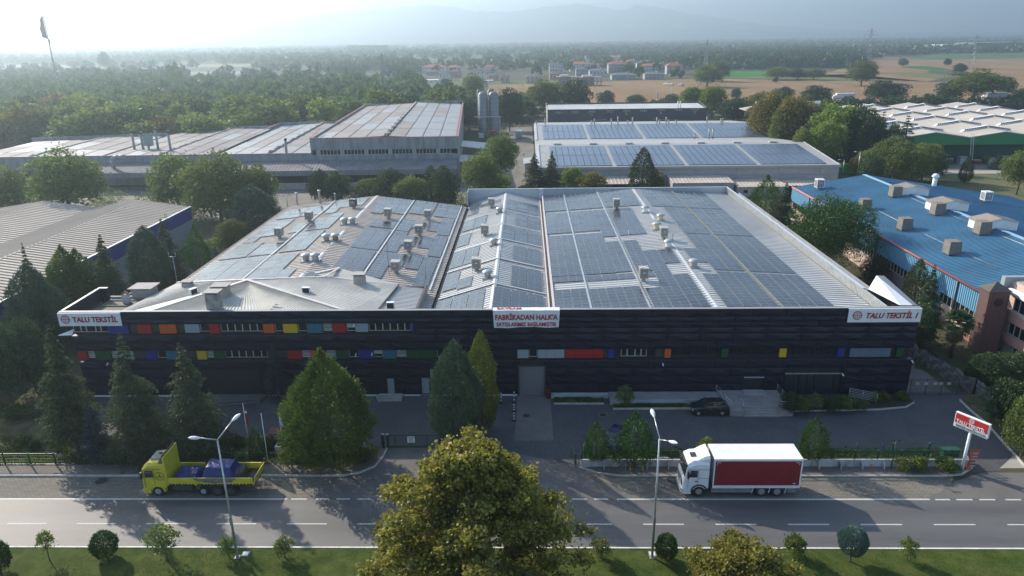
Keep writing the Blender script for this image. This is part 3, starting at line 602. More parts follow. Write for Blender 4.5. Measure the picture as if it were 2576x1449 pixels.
# sunken dark roof terrace in the left corner with its parapet
g = MB(); ribbed(g, (-50.2, 72.4, 9.0), (-44.0, 72.4, 9.0), (-44.0, 79.8, 9.0), (-50.2, 79.8, 9.0), 1.5, .12, .3); g.build('terrace_roof', mat('mossy roof sheet', (.09, .09, .07), .8, var=.2, vs=.4), FB)
g = MB(); g.face([(-51.3, 72.2, 10.32), (-51.3, 79.4, 10.45), (-51.3, 79.4, 7.5), (-51.3, 72.2, 8.8)]); g.face([(-51.1, 72.2, 8.8), (-51.1, 79.4, 8.8), (-51.1, 79.4, 10.45), (-51.1, 72.2, 10.32)]); g.box(-51.3, -50.3, 79.3, 79.5, 8.8, 10.45)
g.build('side_parapet', M_['facade'], FB)
g = MB(); g.beam((-51.2, 72.2, 10.37), (-51.2, 79.4, 10.454), .3, .06); g.box(-51.3, -50.2, 79.2, 79.6, 10.45, 10.51); g.box(-50.3, -43.5, 79.8, 79.95, 9.0, 9.25); g.build('parapet_cap', M_['ridge'], FB)
# ------------------------------------------------------------------ solar arrays on the three roofs
def zroof(x, b):
    if b == 'L': return 8.33+(x+45.3)*.11 if x < -28.3 else 10.2-(x+28.3)*.1349
    if b == 'M': return 7.55+(x+11)*.3 if x < -4 else 9.65-(x+4)*.22969
    return 9.0+(x-3.15)*.06686 if x < 20.65 else 10.17-(x-20.65)*.05961
g = MB(); g.box(.0, 1, 0, .02, 0, 1); g = MB()
def pvmesh():
    mb = MB(); W, H = 1.96, 1.0
    mb.box(0, W, 0, H, 0, .035, 1)
    i = len(mb.F)
    for a, b in ((.025, W/2-.012), (W/2+.012, W-.025)):
        mb.face([(a, .025, .037), (b, .025, .037), (b, H-.025, .037), (a, H-.025, .037)], 0)
    me = mb.mesh('solar panel'); me.materials.append(M_['pv']); me.materials.append(M_['pvframe']); return me
PV = pvmesh()
def arr(b, x0, nc, y0, y1, lab):
    ny = max(1, round((y1-y0)/1.025)); y0 = (y0+y1)/2-ny*1.025/2
    t = thing('solar_array', ('solar array '+lab), 'solar array', (x0, y0, zroof(x0, b)+.12), 'solar arrays on the factory roofs')
    for c in range(nc):
        xa = x0+c*2.0; za = zroof(xa, b); sl = math.atan2(zroof(xa+1.9, b)-za, 1.9)
        for j in range(ny): part('solar_panel', PV, t, (xa+.02, y0+j*1.025, za+.12+rnd.uniform(-.004, .004)), rot=(0, -sl, 0))
    r = MB()
    for c in range(nc):
        for f in (.35, 1.6):
            xx = x0+c*2+f; r.box(xx-.02, xx+.02, y0-.08, y0+ny*1.025+.05, zroof(xx, b)+.05, zroof(xx, b)+.11)
    r.build('mounting_rail', M_['galv'], t)
# left roof, west slope (paler), then east slope
W_ = 'on the left roof, west slope, '
for a in ((-44.6, 2, 84.6, 96.0, W_+'nearest block by the eave'), (-40.55, 2, 83.6, 96.1, W_+'nearest block left of the walkway'), (-35.95, 2, 82.2, 96.0, W_+'nearest one right of the walkway'),
          (-31.95, 1, 80.9, 87.6, W_+'single column beside the near ridge cap'), (-44.3, 2, 96.8, 105, W_+'second block from the front by the eave'), (-44.2, 1, 105.2, 108.4, W_+'small column tight to the eave'),
          (-40.1, 2, 96.9, 103, W_+'second block left of the walkway'), (-35.7, 2, 97.1, 108.6, W_+'second block right of the walkway'), (-44.1, 2, 108.8, 119.7, W_+'third block by the eave'),
          (-38.2, 1, 109, 115, W_+'short column behind the first cooler'), (-35.5, 2, 109.1, 117.5, W_+'block left of the far pair of vents'), (-33.5, 1, 117.6, 119.8, W_+'little two-panel piece near the far vents'),
          (-44.0, 2, 120.7, 128, W_+'farthest block by the eave'), (-39.9, 2, 121.1, 128.2, W_+'far block behind the second cooler'), (-35.5, 1, 121.1, 132, W_+'narrow far column right of the walkway'), (-33.5, 2, 124.8, 132, W_+'far block behind the black cooler')):
    arr('L', *a)
E_ = 'on the left roof, east slope, '
for a in ((-26.9, 1, 119.2, 131.6, E_+'farthest single column next to the ridge'), (-25.1, 2, 121, 131.8, E_+'farthest block next to the ridge'), (-20.85, 2, 122.3, 132.2, E_+'farthest block in the middle'), (-16.5, 2, 122.3, 132.2, E_+'farthest block beside the valley'),
          (-25.5, 2, 110.4, 115, E_+'short block with a dark shadowed panel'), (-25.6, 2, 98.5, 109.5, E_+'block in front of the shadowed one'), (-25.6, 2, 86.8, 98.0, E_+'large block left of the walkway'), (-27.8, 2, 80.1, 85.9, E_+'nearest dark block by the office roof'),
          (-20.9, 1, 110.3, 117, E_+'column behind the third cooler'), (-18.9, 1, 112.5, 117, E_+'short column beside the third cooler'), (-16.5, 1, 112.3, 117, E_+'small square piece right of the third cooler'), (-14.6, 1, 110.4, 121.9, E_+'long column along the valley, far part'),
          (-20.9, 1, 98.3, 109.9, E_+'column left of the fourth cooler'), (-19.0, 1, 102.3, 107.9, E_+'short column behind the fourth cooler'), (-16.6, 1, 102.3, 108.2, E_+'small piece right of the fourth cooler'), (-14.6, 1, 98.5, 110.1, E_+'long column along the valley, middle part'),
          (-20.9, 1, 86.8, 97.9, E_+'column left of the nearest cooler'), (-19.1, 1, 92.1, 97.8, E_+'short column behind the nearest cooler'), (-16.8, 1, 92.2, 97.9, E_+'small piece right of the nearest cooler'), (-14.75, 1, 83.9, 98.0, E_+'long column along the valley, near part')):
    arr('L', *a)
m_ = 'on the middle roof, '
for a in ((-10.85, 1, 125.7, 133, m_+'west slope, farthest column'), (-8.8, 2, 130, 132, m_+'west slope, thin far piece behind the cooler'), (-10.85, 2, 114.8, 122.6, m_+'west slope, second block from the back'), (-10.95, 1, 105.2, 112.6, m_+'west slope, single column halfway'),
          (-10.95, 2, 94.6, 102.6, m_+'west slope, block left of the near cooler'), (-10.95, 1, 84.9, 92.3, m_+'west slope, second column from the front'), (-9.0, 1, 84.3, 88.2, m_+'west slope, short dark piece by the near vent'), (-11.0, 3, 73.3, 81.6, m_+'west slope, block nearest the parapet'),
          (-3.75, 3, 122.9, 131, m_+'east slope, farthest block'), (-1.85, 2, 112.9, 120.9, m_+'east slope, second block from the back'), (-3.85, 3, 103, 111, m_+'east slope, middle three columns wide'), (-2.0, 2, 93, 101, m_+'east slope, fourth block from the back'),
          (-2.05, 2, 83, 91, m_+'east slope, fifth block from the back'), (-3.95, 3, 73, 81.1, m_+'east slope, block nearest the banner')):
    arr('M', *a)
r_ = 'on the right roof, west slope, '
for a in ((3.25, 2, 123.1, 136, r_+'farthest pair by the valley'), (7.4, 3, 123.1, 136, r_+'farthest middle block'), (13.95, 3, 123.1, 136, r_+'farthest block by the ridge'),
          (3.2, 2, 107.6, 121.2, r_+'second pair by the valley'), (7.4, 2, 107.6, 121.2, r_+'second middle pair'), (11.4, 1, 104, 121.2, r_+'second column left of the walkway'), (13.95, 2, 104, 121.6, r_+'pair behind the near cooler'),
          (3.2, 2, 86.6, 106, r_+'long third pair by the valley'), (7.4, 2, 86.6, 106, r_+'long third middle pair'), (11.4, 1, 86.6, 101.2, r_+'third column left of the walkway'), (13.95, 1, 86.4, 101, r_+'third column right of the walkway'),
          (15.95, 1, 86.2, 95, r_+'third column, two from ridge'), (17.95, 1, 89.2, 95, r_+'short column touching the ridge'),
          (3.2, 2, 84.3, 86.3, r_+'thin strip by the valley'), (7.4, 3, 83.8, 86, r_+'thin strip in the middle'), (15.95, 1, 72.9, 85.8, r_+'near long column right of the near cooler'), (17.95, 1, 72.9, 84, r_+'near column next to the ridge'),
          (3.2, 2, 72.9, 81.4, r_+'nearest pair by the valley'), (7.4, 3, 72.9, 80.8, r_+'nearest middle block'), (13.95, 1, 72.9, 79.9, r_+'nearest column right of the walkway'), (13.95, 1, 84.3, 85.9, r_+'small piece behind the near cooler')):
    arr('R', *a)
r_ = 'on the right roof, east slope, '
for a in ((21.7, 3, 122.2, 136.2, r_+'farthest block by the ridge'), (28.1, 3, 122.2, 136.2, r_+'farthest block by the bare roof'), (23.6, 2, 104.2, 121.6, r_+'second pair by the ridge'), (28.1, 3, 104.2, 121.6, r_+'second block by the bare roof'),
          (23.6, 2, 86.2, 103.7, r_+'third pair by the ridge'), (21.6, 1, 89.4, 95.1, r_+'short column behind the nearest vent'), (28.1, 3, 86.2, 103.7, r_+'third block by the bare roof'), (21.6, 1, 72.9, 83.9, r_+'near column touching the ridge'), (23.6, 2, 72.9, 85.7, r_+'nearest pair by the ridge'), (28.1, 3, 72.9, 85.7, r_+'nearest block by the bare roof')):
    arr('R', *a)
# cable trays along the walkways
for b, xs in (('L', (-36.3, -21.25, -12.3)), ('R', (7.15, 13.55))):
    for x in xs:
        y0 = 73 if b == 'R' else 84.5
        z = zroof(x, b)+.14; y1 = YB3-1 if b == 'R' else YB1-.4
        g = MB(); g.box(x-.11, x+.11, y0, y1, z-.03, z+.05)
        tag(g.build('cable_tray', M_['galv']), {-36.3: 'long cable tray down the west slope of the left roof', -21.25: 'long cable tray down the east slope of the left roof', -12.3: 'cable tray beside the valley gutter of the left roof', 7.15: 'left cable tray on the right roof', 13.55: 'cable tray on the right roof passing the near cooler'}[x], 'cable tray', 'cable trays on the roofs')
gr = mat('walkway grating', (.27, .28, .22), .6, .3)
g = MB(); x = 27.8; z = zroof(x, 'R')+.1
g.box(x-.25, x-.2, 72.6, YB3-1, z, z+.05); g.box(x+.2, x+.25, 72.6, YB3-1, z, z+.05)
y = 72.8
while y < YB3-1: g.box(x-.2, x+.2, y, y+.06, z, z+.03); y += .4
tag(g.build('roof_walkway', gr), 'yellowish ladder walkway running down the right roof between the arrays', 'walkway')
# cable trays across the middle roof between the arrays
for i, y in enumerate((82.3, 92.9, 103, 112.2, 122)):
    g = MB(); g.beam((-11, y, 7.72), (-4.1, y, 9.8), .34, .05); g.beam((-3.9, y, 9.8), (2.3, y, 8.36), .34, .05)
    for x in (-9, -6.5, -1.5, .8): g.box(x-.03, x+.03, y-.9, y-.2, zroof(x, 'M')+.03, zroof(x, 'M')+.08)
    tag(g.build('cable_tray', M_['ridge']), ['nearest', 'second', 'third', 'fourth', 'farthest'][i]+' white cable tray crossing the middle roof', 'cable tray', 'cable trays on the roofs')

# ---- evaporative coolers, mushroom vents
def cooler(x, y, z, label, w=1.15, h=1.25, leg=.55, mt=None, cover=False, tilt=0., group='evaporative coolers on the roofs'):
    t = thing('rooftop_cooler', label, 'cooler', (x, y, z), group); m = mt or mat('cooler plastic', (.36, .33, .3), .6, var=.08, vs=2)
    if cover:
        c = MB(); a, b = w*.5, w*.46; 
        lo = [(x-a, y-a, z+.1), (x+a, y-a, z+.1), (x+a, y+a, z+.1), (x-a, y+a, z+.1)]; mi = [(x-b-.06, y-b-.06, z+h*.6), (x+b+.06, y-b-.04, z+h*.55), (x+b+.05, y+b+.04, z+h*.6), (x-b-.05, y+b+.04, z+h*.6)]; hi = [(x-b, y-b, z+h), (x+b, y-b, z+h+.02), (x+b, y+b, z+h+.02), (x-b, y+b, z+h)]
        for A, B in ((lo, mi), (mi, hi)):
            for i in range(4): c.face([A[i], A[(i+1) % 4], B[(i+1) % 4], B[i]])
        c.face(hi); c.build('fabric_cover', mat('tarpaulin cover', (.17, .155, .135), .85, var=.15, vs=1.5, bump=.4, bs=5), t)
        MB().box(x-a*.8, x+a*.8, y-a*.8, y+a*.8, z-.1, z+.12).build('base_frame', M_['dgrey'], t); return t
    c = MB(); c.box(x-w/2, x+w/2, y-w/2, y+w/2, z+leg, z+leg+h)
    c.box(x-w/2-.03, x+w/2+.03, y-w/2-.03, y+w/2+.03, z+leg+h, z+leg+h+.07); b = c.build('casing', m, t)
    l = MB()
    for k in range(4):
        xx = x-w/2+.1+k*(w-.2)/4; l.box(xx+.02, xx+(w-.2)/4-.03, y-w/2-.012, y-w/2, z+leg+.12, z+leg+h-.1); l.box(x-w/2-.012, x-w/2, y-w/2+.1+k*(w-.2)/4+.02, y-w/2+.1+(k+1)*(w-.2)/4-.03, z+leg+.12, z+leg+h-.1)
    l.build('louvre', mat('louvre grey', (.2, .19, .18), .7), t)  # louvre plates in one plain grey
    MB().box(x-.14, x+.14, y-w/2-.02, y-w/2-.012, z+leg+h*.55, z+leg+h*.64).build('name_plate', M_['white'], t)
    l = MB(); l.beam((x-w*.5, y-w*.5, z+leg+h+.09), (x+w*.5, y+w*.5, z+leg+h+.09), .07, .04); l.beam((x+w*.5, y-w*.5, z+leg+h+.09), (x-w*.5, y+w*.5, z+leg+h+.09), .07, .04); l.build('lid_rib', M_['white'], t)
    for sx in (-1, 1):
        for sy in (-1, 1): MB().cyl((x+sx*w*.48, y+sy*w*.48, z-.25), (x+sx*w*.42, y+sy*w*.42, z+leg), .03, .03, 6).build('leg', M_['rust'], t)
    MB().cyl((x, y, z-.2), (x, y, z+leg), w*.27, w*.3, 12).build('duct', M_['galvd'], t)
    return t
def RZ(u, v, b):
    z = 9.
    for _ in range(12): q = P(u, v, z); z = zroof(q[0], b)
    return q[0], q[1], z
A1 = lambda x, y: ((650+x*800/2576)*.644, (720+y*800/2576)*.644)
A2 = lambda x, y: ((1450+x*800/2318)*.644, (720+y*800/2318)*.644)
A3 = lambda x, y: ((2100+x*800/2318)*.644, (720+y*800/2318)*.644)
blackc = mat('black cooler', (.02, .02, .022), .6)
for p, b, lab, m in ((A1(1425, 680), 'L', 'grey cooler on the west slope of the left roof, nearest the eave', None), (A1(1800, 470), 'L', 'grey cooler on the west slope of the left roof, farther from the eave', None), (A1(2355, 305), 'L', 'black square cooler on the left roof near its far end', blackc),
                     (A2(195, 385), 'L', 'grey cooler behind the ridge, farthest left on the east slope', None), (A2(645, 400), 'L', 'grey cooler at the far end of the left roof near the valley', None), (A2(545, 580), 'L', 'third-row grey cooler on the east slope with white stand foot', None),
                     (A2(425, 765), 'L', 'grey cooler with bent legs, second from the front on the east slope', None), (A2(283, 1005), 'L', 'grey cooler nearest the low office roof on the east slope', None),
                     (A2(1362, 268), 'M', 'grey cooler on the middle roof, farthest from the parapet', None), (A2(1288, 585), 'M', 'grey cooler halfway along the middle roof', None), (A2(1193, 980), 'M', 'large grey cooler on the middle roof, nearest the parapet', None),
                     (A3(890, 280), 'R', 'tall grey cooler at the far end of the right roof', None), (A3(1425, 622), 'R', 'grey cooler beside the ridge vents of the right roof', None), (A3(1195, 1098), 'R', 'large grey cooler nearest the parapet on the right roof', None)):
    x, y, z = RZ(*p, b); cooler(x, y, z, lab, mt=m, leg=.5, h=1.25 if b != 'L' else 1.15, w=1.05 if b == 'R' else 1.15)
def vent(x, y, z, label, r=.42, h=1.2, m=None, body=None, cap=.68):
    t = thing('mushroom_vent', label, 'roof vent', (x, y, z), 'mushroom vents on the roofs'); g_ = body or M_['galvd']
    a = MB(); a.box(x-r-.2, x+r+.2, y-r-.2, y+r+.2, z-.15, z+.22); a.build('curb', M_['galvd'], t)
    MB().lathe((x, y, z+.2), [(r, 0), (r, h*.62)], 16).build('drum', g_, t)
    MB().lathe((x, y, z+.15+h*.6), [(cap*.55, 0), (cap, .06), (cap*.97, .14), (cap*.75, .27), (cap*.4, .36), (.01, .4)], 18).build('cap', mat('vent cap', (.36, .4, .4), .45, .3, var=.1, vs=2), t)
rustb = mat('rusty drum', (.2, .16, .13), .6, .3, col2=(.25, .11, .06), vs=3); yel = mat('yellowed drum', (.6, .48, .25), .6); wht = M_['white']
for p, b, lab, bd in ((A1(2243, 505), 'L', 'left vent of the farthest pair on the left roof ridge', None), (A1(2345, 500), 'L', 'right vent of the farthest pair on the left roof ridge', None), (A1(2015, 715), 'L', 'left vent of the middle pair on the left roof ridge', None), (A1(2130, 710), 'L', 'rust-stained right vent of the middle pair on the left roof', rustb),
                      (A1(1760, 970), 'L', 'left vent of the nearest pair on the left roof ridge', None), (A1(1878, 965), 'L', 'right vent of the nearest pair on the left roof ridge', None),
                      (A2(1455, 325), 'M', 'farthest small vent on the middle roof ridge', None), (A2(1390, 690), 'M', 'halfway vent on the middle roof ridge', None), (A2(1318, 1060), 'M', 'nearest wide-capped vent on the middle roof ridge', None),
                      (A3(1218, 318), 'R', 'farthest vent on the right roof ridge', wht), (A3(1390, 410), 'R', 'right one of two vents with yellowed drums on the right roof', yel), (A3(1345, 510), 'R', 'left one of two vents with yellowed drums on the right roof', yel),
                      (A3(1480, 712), 'R', 'vent with black-streaked drum beside the ridge cooler', wht), (A3(1765, 940), 'R', 'nearest vent on the right roof ridge, with grey cap', M_['conclight'])):
    x, y, z = RZ(*p, b); vent(x, y, z-.05, lab, body=bd, h=1.15 if b != 'M' else 1.05)
# pipes and stacks at the far left end, small posts
for p, h, r, lab in ((A1(1650, 262), 2.3, .18, 'tall white exhaust pipe with cowl at the far left roof corner'), (A1(1935, 240), 2.4, .2, 'white exhaust pipe with domed cap on the far roof edge'), (A1(2125, 205), 1.3, .1, 'thin short vent pipe on the far roof edge'), (A1(1525, 275), 1.9, .06, 'thin rusty post at the far left roof corner')):
    x, y, z = RZ(*p, 'L'); t = thing('vent_pipe', lab, 'vent pipe', (x, y, z), 'vent pipes at the far end of the left roof')
    MB().cyl((x, y, z-.1), (x, y, z+h), r, r, 10).build('pipe', M_['galvd'] if r < .07 else M_['conclight'], t)
    MB().lathe((x, y, z+h), [(r*1.1, 0), (r*1.7, .03), (r*1.5, .12), (.01, .2)], 12).build('cap', M_['white'], t)
for p, b, h, lab in ((A2(205, 1040), 'L', 4.6, 'tall thin mast on the left roof behind the office'), (A2(618, 1065), 'L', 1.6, 'short thin mast beside the low office roof'), (A2(1460, 850), 'M', 1.1, 'small post on the middle roof ridge'), (A2(1525, 440), 'M', 1., 'small far post on the middle roof'), (A3(1527, 628), 'R', .8, 'small post beside the ridge cooler'), (A3(1027, 585), 'R', .9, 'small white stub on the array edge of the right roof')):
    x, y, z = RZ(*p, b); t = MB(); t.cyl((x, y, z-.1), (x, y, z+h), .035, .025, 6); t.obox((x, y, z+h), (.12, .12, .05)); tag(t.build('roof_mast', M_['dgrey'] if 'white' not in lab else M_['white']), lab, 'mast', 'masts on the roof')
# guard rail along the far edge of the left roof
t = thing('roof_guard_rail', 'thin rail fence along the far edge of the left roof', 'railing', (-36, YB1+.05, 9))
x = -37.
pts = []
while x < -11: z = zroof(x, 'L'); pts.append((x, z)); x += 1.3
for x, z in pts: MB().cyl((x, YB1+.05, z-.1), (x, YB1+.05, z+1.05), .025, .025, 5).build('post', M_['dgrey'], t)
for h in (.35, .7, 1.05):
    g = MB()
    for (a, za), (b, zb) in zip(pts[:-1], pts[1:]): g.cyl((a, YB1+.05, za+h), (b, YB1+.05, zb+h), .018, .018, 5, caps=False)
    g.build('rail', M_['dgrey'], t)
# chimneys, split air-conditioner units and dish mast on the office roof
def chimney(x, y, z, w, h, lab, tall=0):
    t = thing('chimney', lab, 'chimney', (x, y, z)); MB().box(x-w/2, x+w/2, y-w*.4, y+w*.4, z-.5, z+h).build('stack', M_['conclight'] if not tall else mat('stained chimney render', (.4, .39, .36), .8, col2=(.2, .17, .14), vs=1.5), t)
    c = MB()
    for sx in (-1, 1): c.box(x+sx*w*.42-.05, x+sx*w*.42+.05, y-w*.3, y+w*.3, z+h, z+h+.18)
    c.build('support', M_['dgrey'], t)
    MB().box(x-w*.62, x+w*.62, y-w*.52, y+w*.52, z+h+.18, z+h+.26).build('lid', M_['conclight'], t)
K1 = lambda x, y: ((200+x*800/2576)*.644, (1080+y*800/2576)*.644)
q = P(*K1(1180, 195), 9.5); chimney(q[0], q[1], 9.3, 2.3, .75, 'low wide white chimney at the left end of the office roof')
q = P(*K1(1725, 150), 9.6); chimney(q[0], q[1], 9.6, 1.1, .75, 'small round-bodied chimney with square lid by the near solar block')
q = P(*K1(2060, 390), 10.35); chimney(q[0], q[1], 10.3, 1.4, 1.75, 'tall stained chimney standing on the striped hip roof', 1)
q = P(*K1(2120, 215), 10.9); chimney(q[0], q[1]+.6, 10.8, 1.6, .75, 'white chimney with wide lid behind the tall stained one')
q = P(*K1(950, 320), 9.1); t = thing('chimney', 'small brick-coloured chimney on the dark terrace roof', 'chimney', (q[0], q[1], 9)); MB().box(q[0]-.32, q[0]+.32, q[1]-.3, q[1]+.3, 9, 10).build('stack', M_['rust'], t)
g = MB(); g.beam((q[0]-.4, q[1], 10.0), (q[0], q[1], 10.45), .5, .08); g.beam((q[0]+.4, q[1], 10.0), (q[0], q[1], 10.45), .5, .08); g.build('gable_cap', mat('terracotta', (.35, .17, .12), .8), t)
def acunit(x, y, z, lab, rz=0., w=.9, h=.75):
    t = thing('air_conditioner', lab, 'air conditioner', (x, y, z), 'split air conditioner units on the office roof')
    MB().obox((x, y, z+.15+h/2), (w, .42, h), rz).build('casing', M_['white'], t)
    c = math.cos(rz); s_ = math.sin(rz); MB().obox((x+s_*.22, y-c*.22, z+.15+h/2), (w*.84, .04, h*.82), rz).build('grille', M_['black'], t)
    g = MB(); g.obox((x-c*.3, y-s_*.3, z+.05), (.06, .5, .3), rz); g.obox((x+c*.3, y+s_*.3, z+.05), (.06, .5, .3), rz); g.build('bracket', M_['galv'], t)
for p, zz, rz, lab in ((K1(1795, 240), 10.1, R_(60), 'air conditioner with black side on the left hip roof'), (K1(2045, 215), 10.6, R_(50), 'small air conditioner beside the white chimney'), ((1000*.644+1925/2.576*.25*0+(600+1925*800/2576)*.644-644, (1060+290*800/2576)*.644), 10.1, 0, 'air conditioner facing the road on the right hip roof'), (((1000+1508*900/2576)*.644, (1180+82*900/2576)*.644), 9.0, 0, 'air conditioner on the low white office roof')):
    q = P(*p, zz); acunit(q[0], q[1], zz, lab, rz)
q = P(*A1(2430, 1190), 10.4); chimney(q[0], q[1], 10.2, 1.3, .7, 'grey box chimney on the small cross gable')
t = thing('aerial', 'thin aerial mast with square loop behind the terrace', 'aerial', (-45.5, 88, 8)); g = MB(); g.cyl((-45.9, 87.5, 7.5), (-45.9, 87.5, 11.9), .03, .03, 6); g.build('mast', M_['galv'], t)
g = MB(); g.tube([(-46.4, 87.5, 12.5), (-46.4, 87.5, 11.9), (-45.5, 87.5, 11.9), (-45.5, 87.5, 12.5)], .03); g.build('loop', M_['galv'], t)
# ------------------------------------------------------------------ vehicles
def wheel(parent, x, y, z, r, w, dirn, axle='Y', rim=None, nm='wheel'):
    "tyre and rim; dirn is the outward side along y"
    t = MB(); t.cyl((x, y-w/2, z), (x, y+w/2, z), r, r, 22); o = t.build(nm, M_['tyre'], parent)
    ri = MB(); yy = y+dirn*(w/2); ri.cyl((x, yy-dirn*.02, z), (x, yy+dirn*.012, z), r*.6, r*.56, 18); ri.cyl((x, yy, z), (x, yy+dirn*.05, z), r*.18, r*.15, 12)
    for k in range(10):
        a = k*math.pi/5; ri.cyl((x+math.cos(a)*r*.38, yy, z+math.sin(a)*r*.38), (x+math.cos(a)*r*.38, yy+dirn*.03, z+math.sin(a)*r*.38), r*.07, r*.07, 6)
    ri.build('rim', rim or M_['chrome'], o); return o
def extr_y(mb, prof, y0, y1, m=None): return mb.extr([(x, y0, z) for x, z in prof][::-1], (0, y1-y0, 0), m)
def shell(mb, rings, m=None, cap=True):
    "skin a list of equal-length rings"
    n = len(rings[0])
    for a, b in zip(rings[:-1], rings[1:]):
        for i in range(n): mb.face([a[i], a[(i+1) % n], b[(i+1) % n], b[i]], m)
    if cap: mb.face(rings[0][::-1], m); mb.face(rings[-1], m)
    return mb
lamp = mat('lamp glass', (.5, .5, .5), .15); tail = mat('tail lamp', (.35, .02, .01), .3); orange_l = mat('orange lamp', (.6, .2, .02), .3)
glassv = mat('vehicle glass', (.02, .028, .03), .05, spec=.8)

# white box truck with red curtain side, cab to the left
TX, TY = 13.42, 52.92    # front bumper x, near side y
wp = mat('white truck paint', (.7, .72, .74), .28, var=.02, vs=2, coat=.4); redc = mat('red curtain', (.2, .008, .014), .55, var=.12, vs=.8, bump=.1, bs=3)
T = thing('box_truck', 'white lorry with dark red curtain side and white roof parked in the lay-by', 'truck', (TX, TY, 0))
def tp(x, y, z): return (TX+x, TY+y, z)
W = 2.5
# cab: rings along x, each an 8-point section (y, z)
def cabring(x, zb, zt, inset, rt): return [tp(x, inset, zb), tp(x, W-inset, zb), tp(x, W-inset, zt-rt), tp(x, W-inset-rt*.8, zt), tp(x, inset+rt*.8, zt), tp(x, inset, zt-rt)]
c = MB(); c.sm = False
shell(c, [cabring(.0, .75, 1.55, .22, .15), cabring(.08, .7, 1.75, .06, .12), cabring(.16, .7, 2.0, .03, .12), cabring(.28, .7, 2.9, .02, .1), cabring(.42, .7, 3.2, .03, .28), cabring(.85, .7, 3.46, .04, .34), cabring(1.55, .7, 3.5, .04, .3), cabring(2.2, .85, 3.42, .05, .25)])
cabo = c.build('cab', wp, T)
g = MB()   # roof fairing behind the sleeping deck
shell(g, [cabring(1.25, 3.35, 3.5, .3, .08), cabring(1.75, 3.35, 3.82, .2, .2), cabring(2.22, 3.3, 3.98, .12, .22)]); g.build('roof_fairing', wp, T)
MB().obox(tp(.98, 1.25, 3.5), (.5, .62, .06), ry=R_(-3)).build('roof_hatch', M_['dgrey'], T)
g = MB(); g.extr([tp(.21, .12, 1.95), tp(.21, W-.12, 1.95), tp(.36, W-.18, 2.95), tp(.36, .18, 2.95)], (-.09, 0, .02)); g.build('windscreen', glassv, T)
g = MB(); g.obox(tp(.2, 1.25, 3.08), (.3, W-.25, .12), ry=R_(25)); g.build('sun_visor', M_['black'], T)
g = MB(); g.box(*[TX-.05, TX+.02, TY+.42, TY+W-.42, .95, 1.5]); g.build('grille', M_['black'], T)
for i in range(5): MB().box(TX-.07, TX-.05, TY+.45, TY+W-.45, 1.0+i*.1, 1.05+i*.1).build('grille_slat', M_['galv'], T)
g = MB(); shell(g, [[tp(-.12, .25, .32), tp(-.12, W-.25, .32), tp(-.12, W-.25, .7), tp(-.12, .25, .7)], [tp(.12, .03, .32), tp(.12, W-.03, .32), tp(.12, W-.03, .75), tp(.12, .03, .75)], [tp(.75, .03, .35), tp(.75, W-.03, .35), tp(.75, W-.03, .7), tp(.75, .03, .7)]]); g.build('bumper', wp, T)
for yy in (.3, W-.3): MB().obox(tp(-.02, yy, .62), (.22, .42, .22)).build('headlight', lamp, T)
g = MB(); g.extr([tp(.5, -.012, 1.98), tp(1.18, -.012, 1.98), tp(1.22, -.012, 2.62), tp(.62, -.012, 2.66)], (0, .05, 0)); g.build('side_window', glassv, T)
g = MB()
for a, b in (((.42, .85), (.42, 2.72)), ((1.28, 1.05), (1.28, 2.75)), ((.42, 2.75), (2.15, 2.75)), ((1.3, 1.9), (2.15, 1.9))): g.beam(tp(a[0], -.006, a[1]), tp(b[0], -.006, b[1]), .018, .018)
g.build('door_seam', M_['dgrey'], T)
MB().obox(tp(1.12, -.03, 1.6), (.22, .04, .07)).build('door_handle', M_['black'], T)
g = MB(); g.obox(tp(.35, -.24, 2.35), (.14, .2, .62)); g.beam(tp(.45, 0, 2.7), tp(.36, -.25, 2.66), .04); g.build('mirror', M_['black'], T)
g = MB(); g.obox(tp(.35, W+.22, 2.4), (.14, .2, .5)); g.build('mirror', M_['black'], T)
g = MB()   # wheel arch and steps
n = 9
arcp = [(1.42+.62*math.cos(math.pi*i/n), .52+.62*math.sin(math.pi*i/n)) for i in range(n+1)]; arco = [(1.42+.74*math.cos(math.pi*i/n), .52+.74*math.sin(math.pi*i/n)) for i in range(n+1)]
for i in range(n): g.extr([tp(arcp[i][0], -.03, arcp[i][1]), tp(arcp[i+1][0], -.03, arcp[i+1][1]), tp(arco[i+1][0], -.03, arco[i+1][1]), tp(arco[i][0], -.03, arco[i][1])], (0, .35, 0))
g.build('wheel_arch', M_['dgrey'], T)
for i in range(3): MB().box(TX+.18+i*.06, TX+.72, TY+.0, TY+.25, .3+i*.17, .36+i*.17).build('step', wp, T)
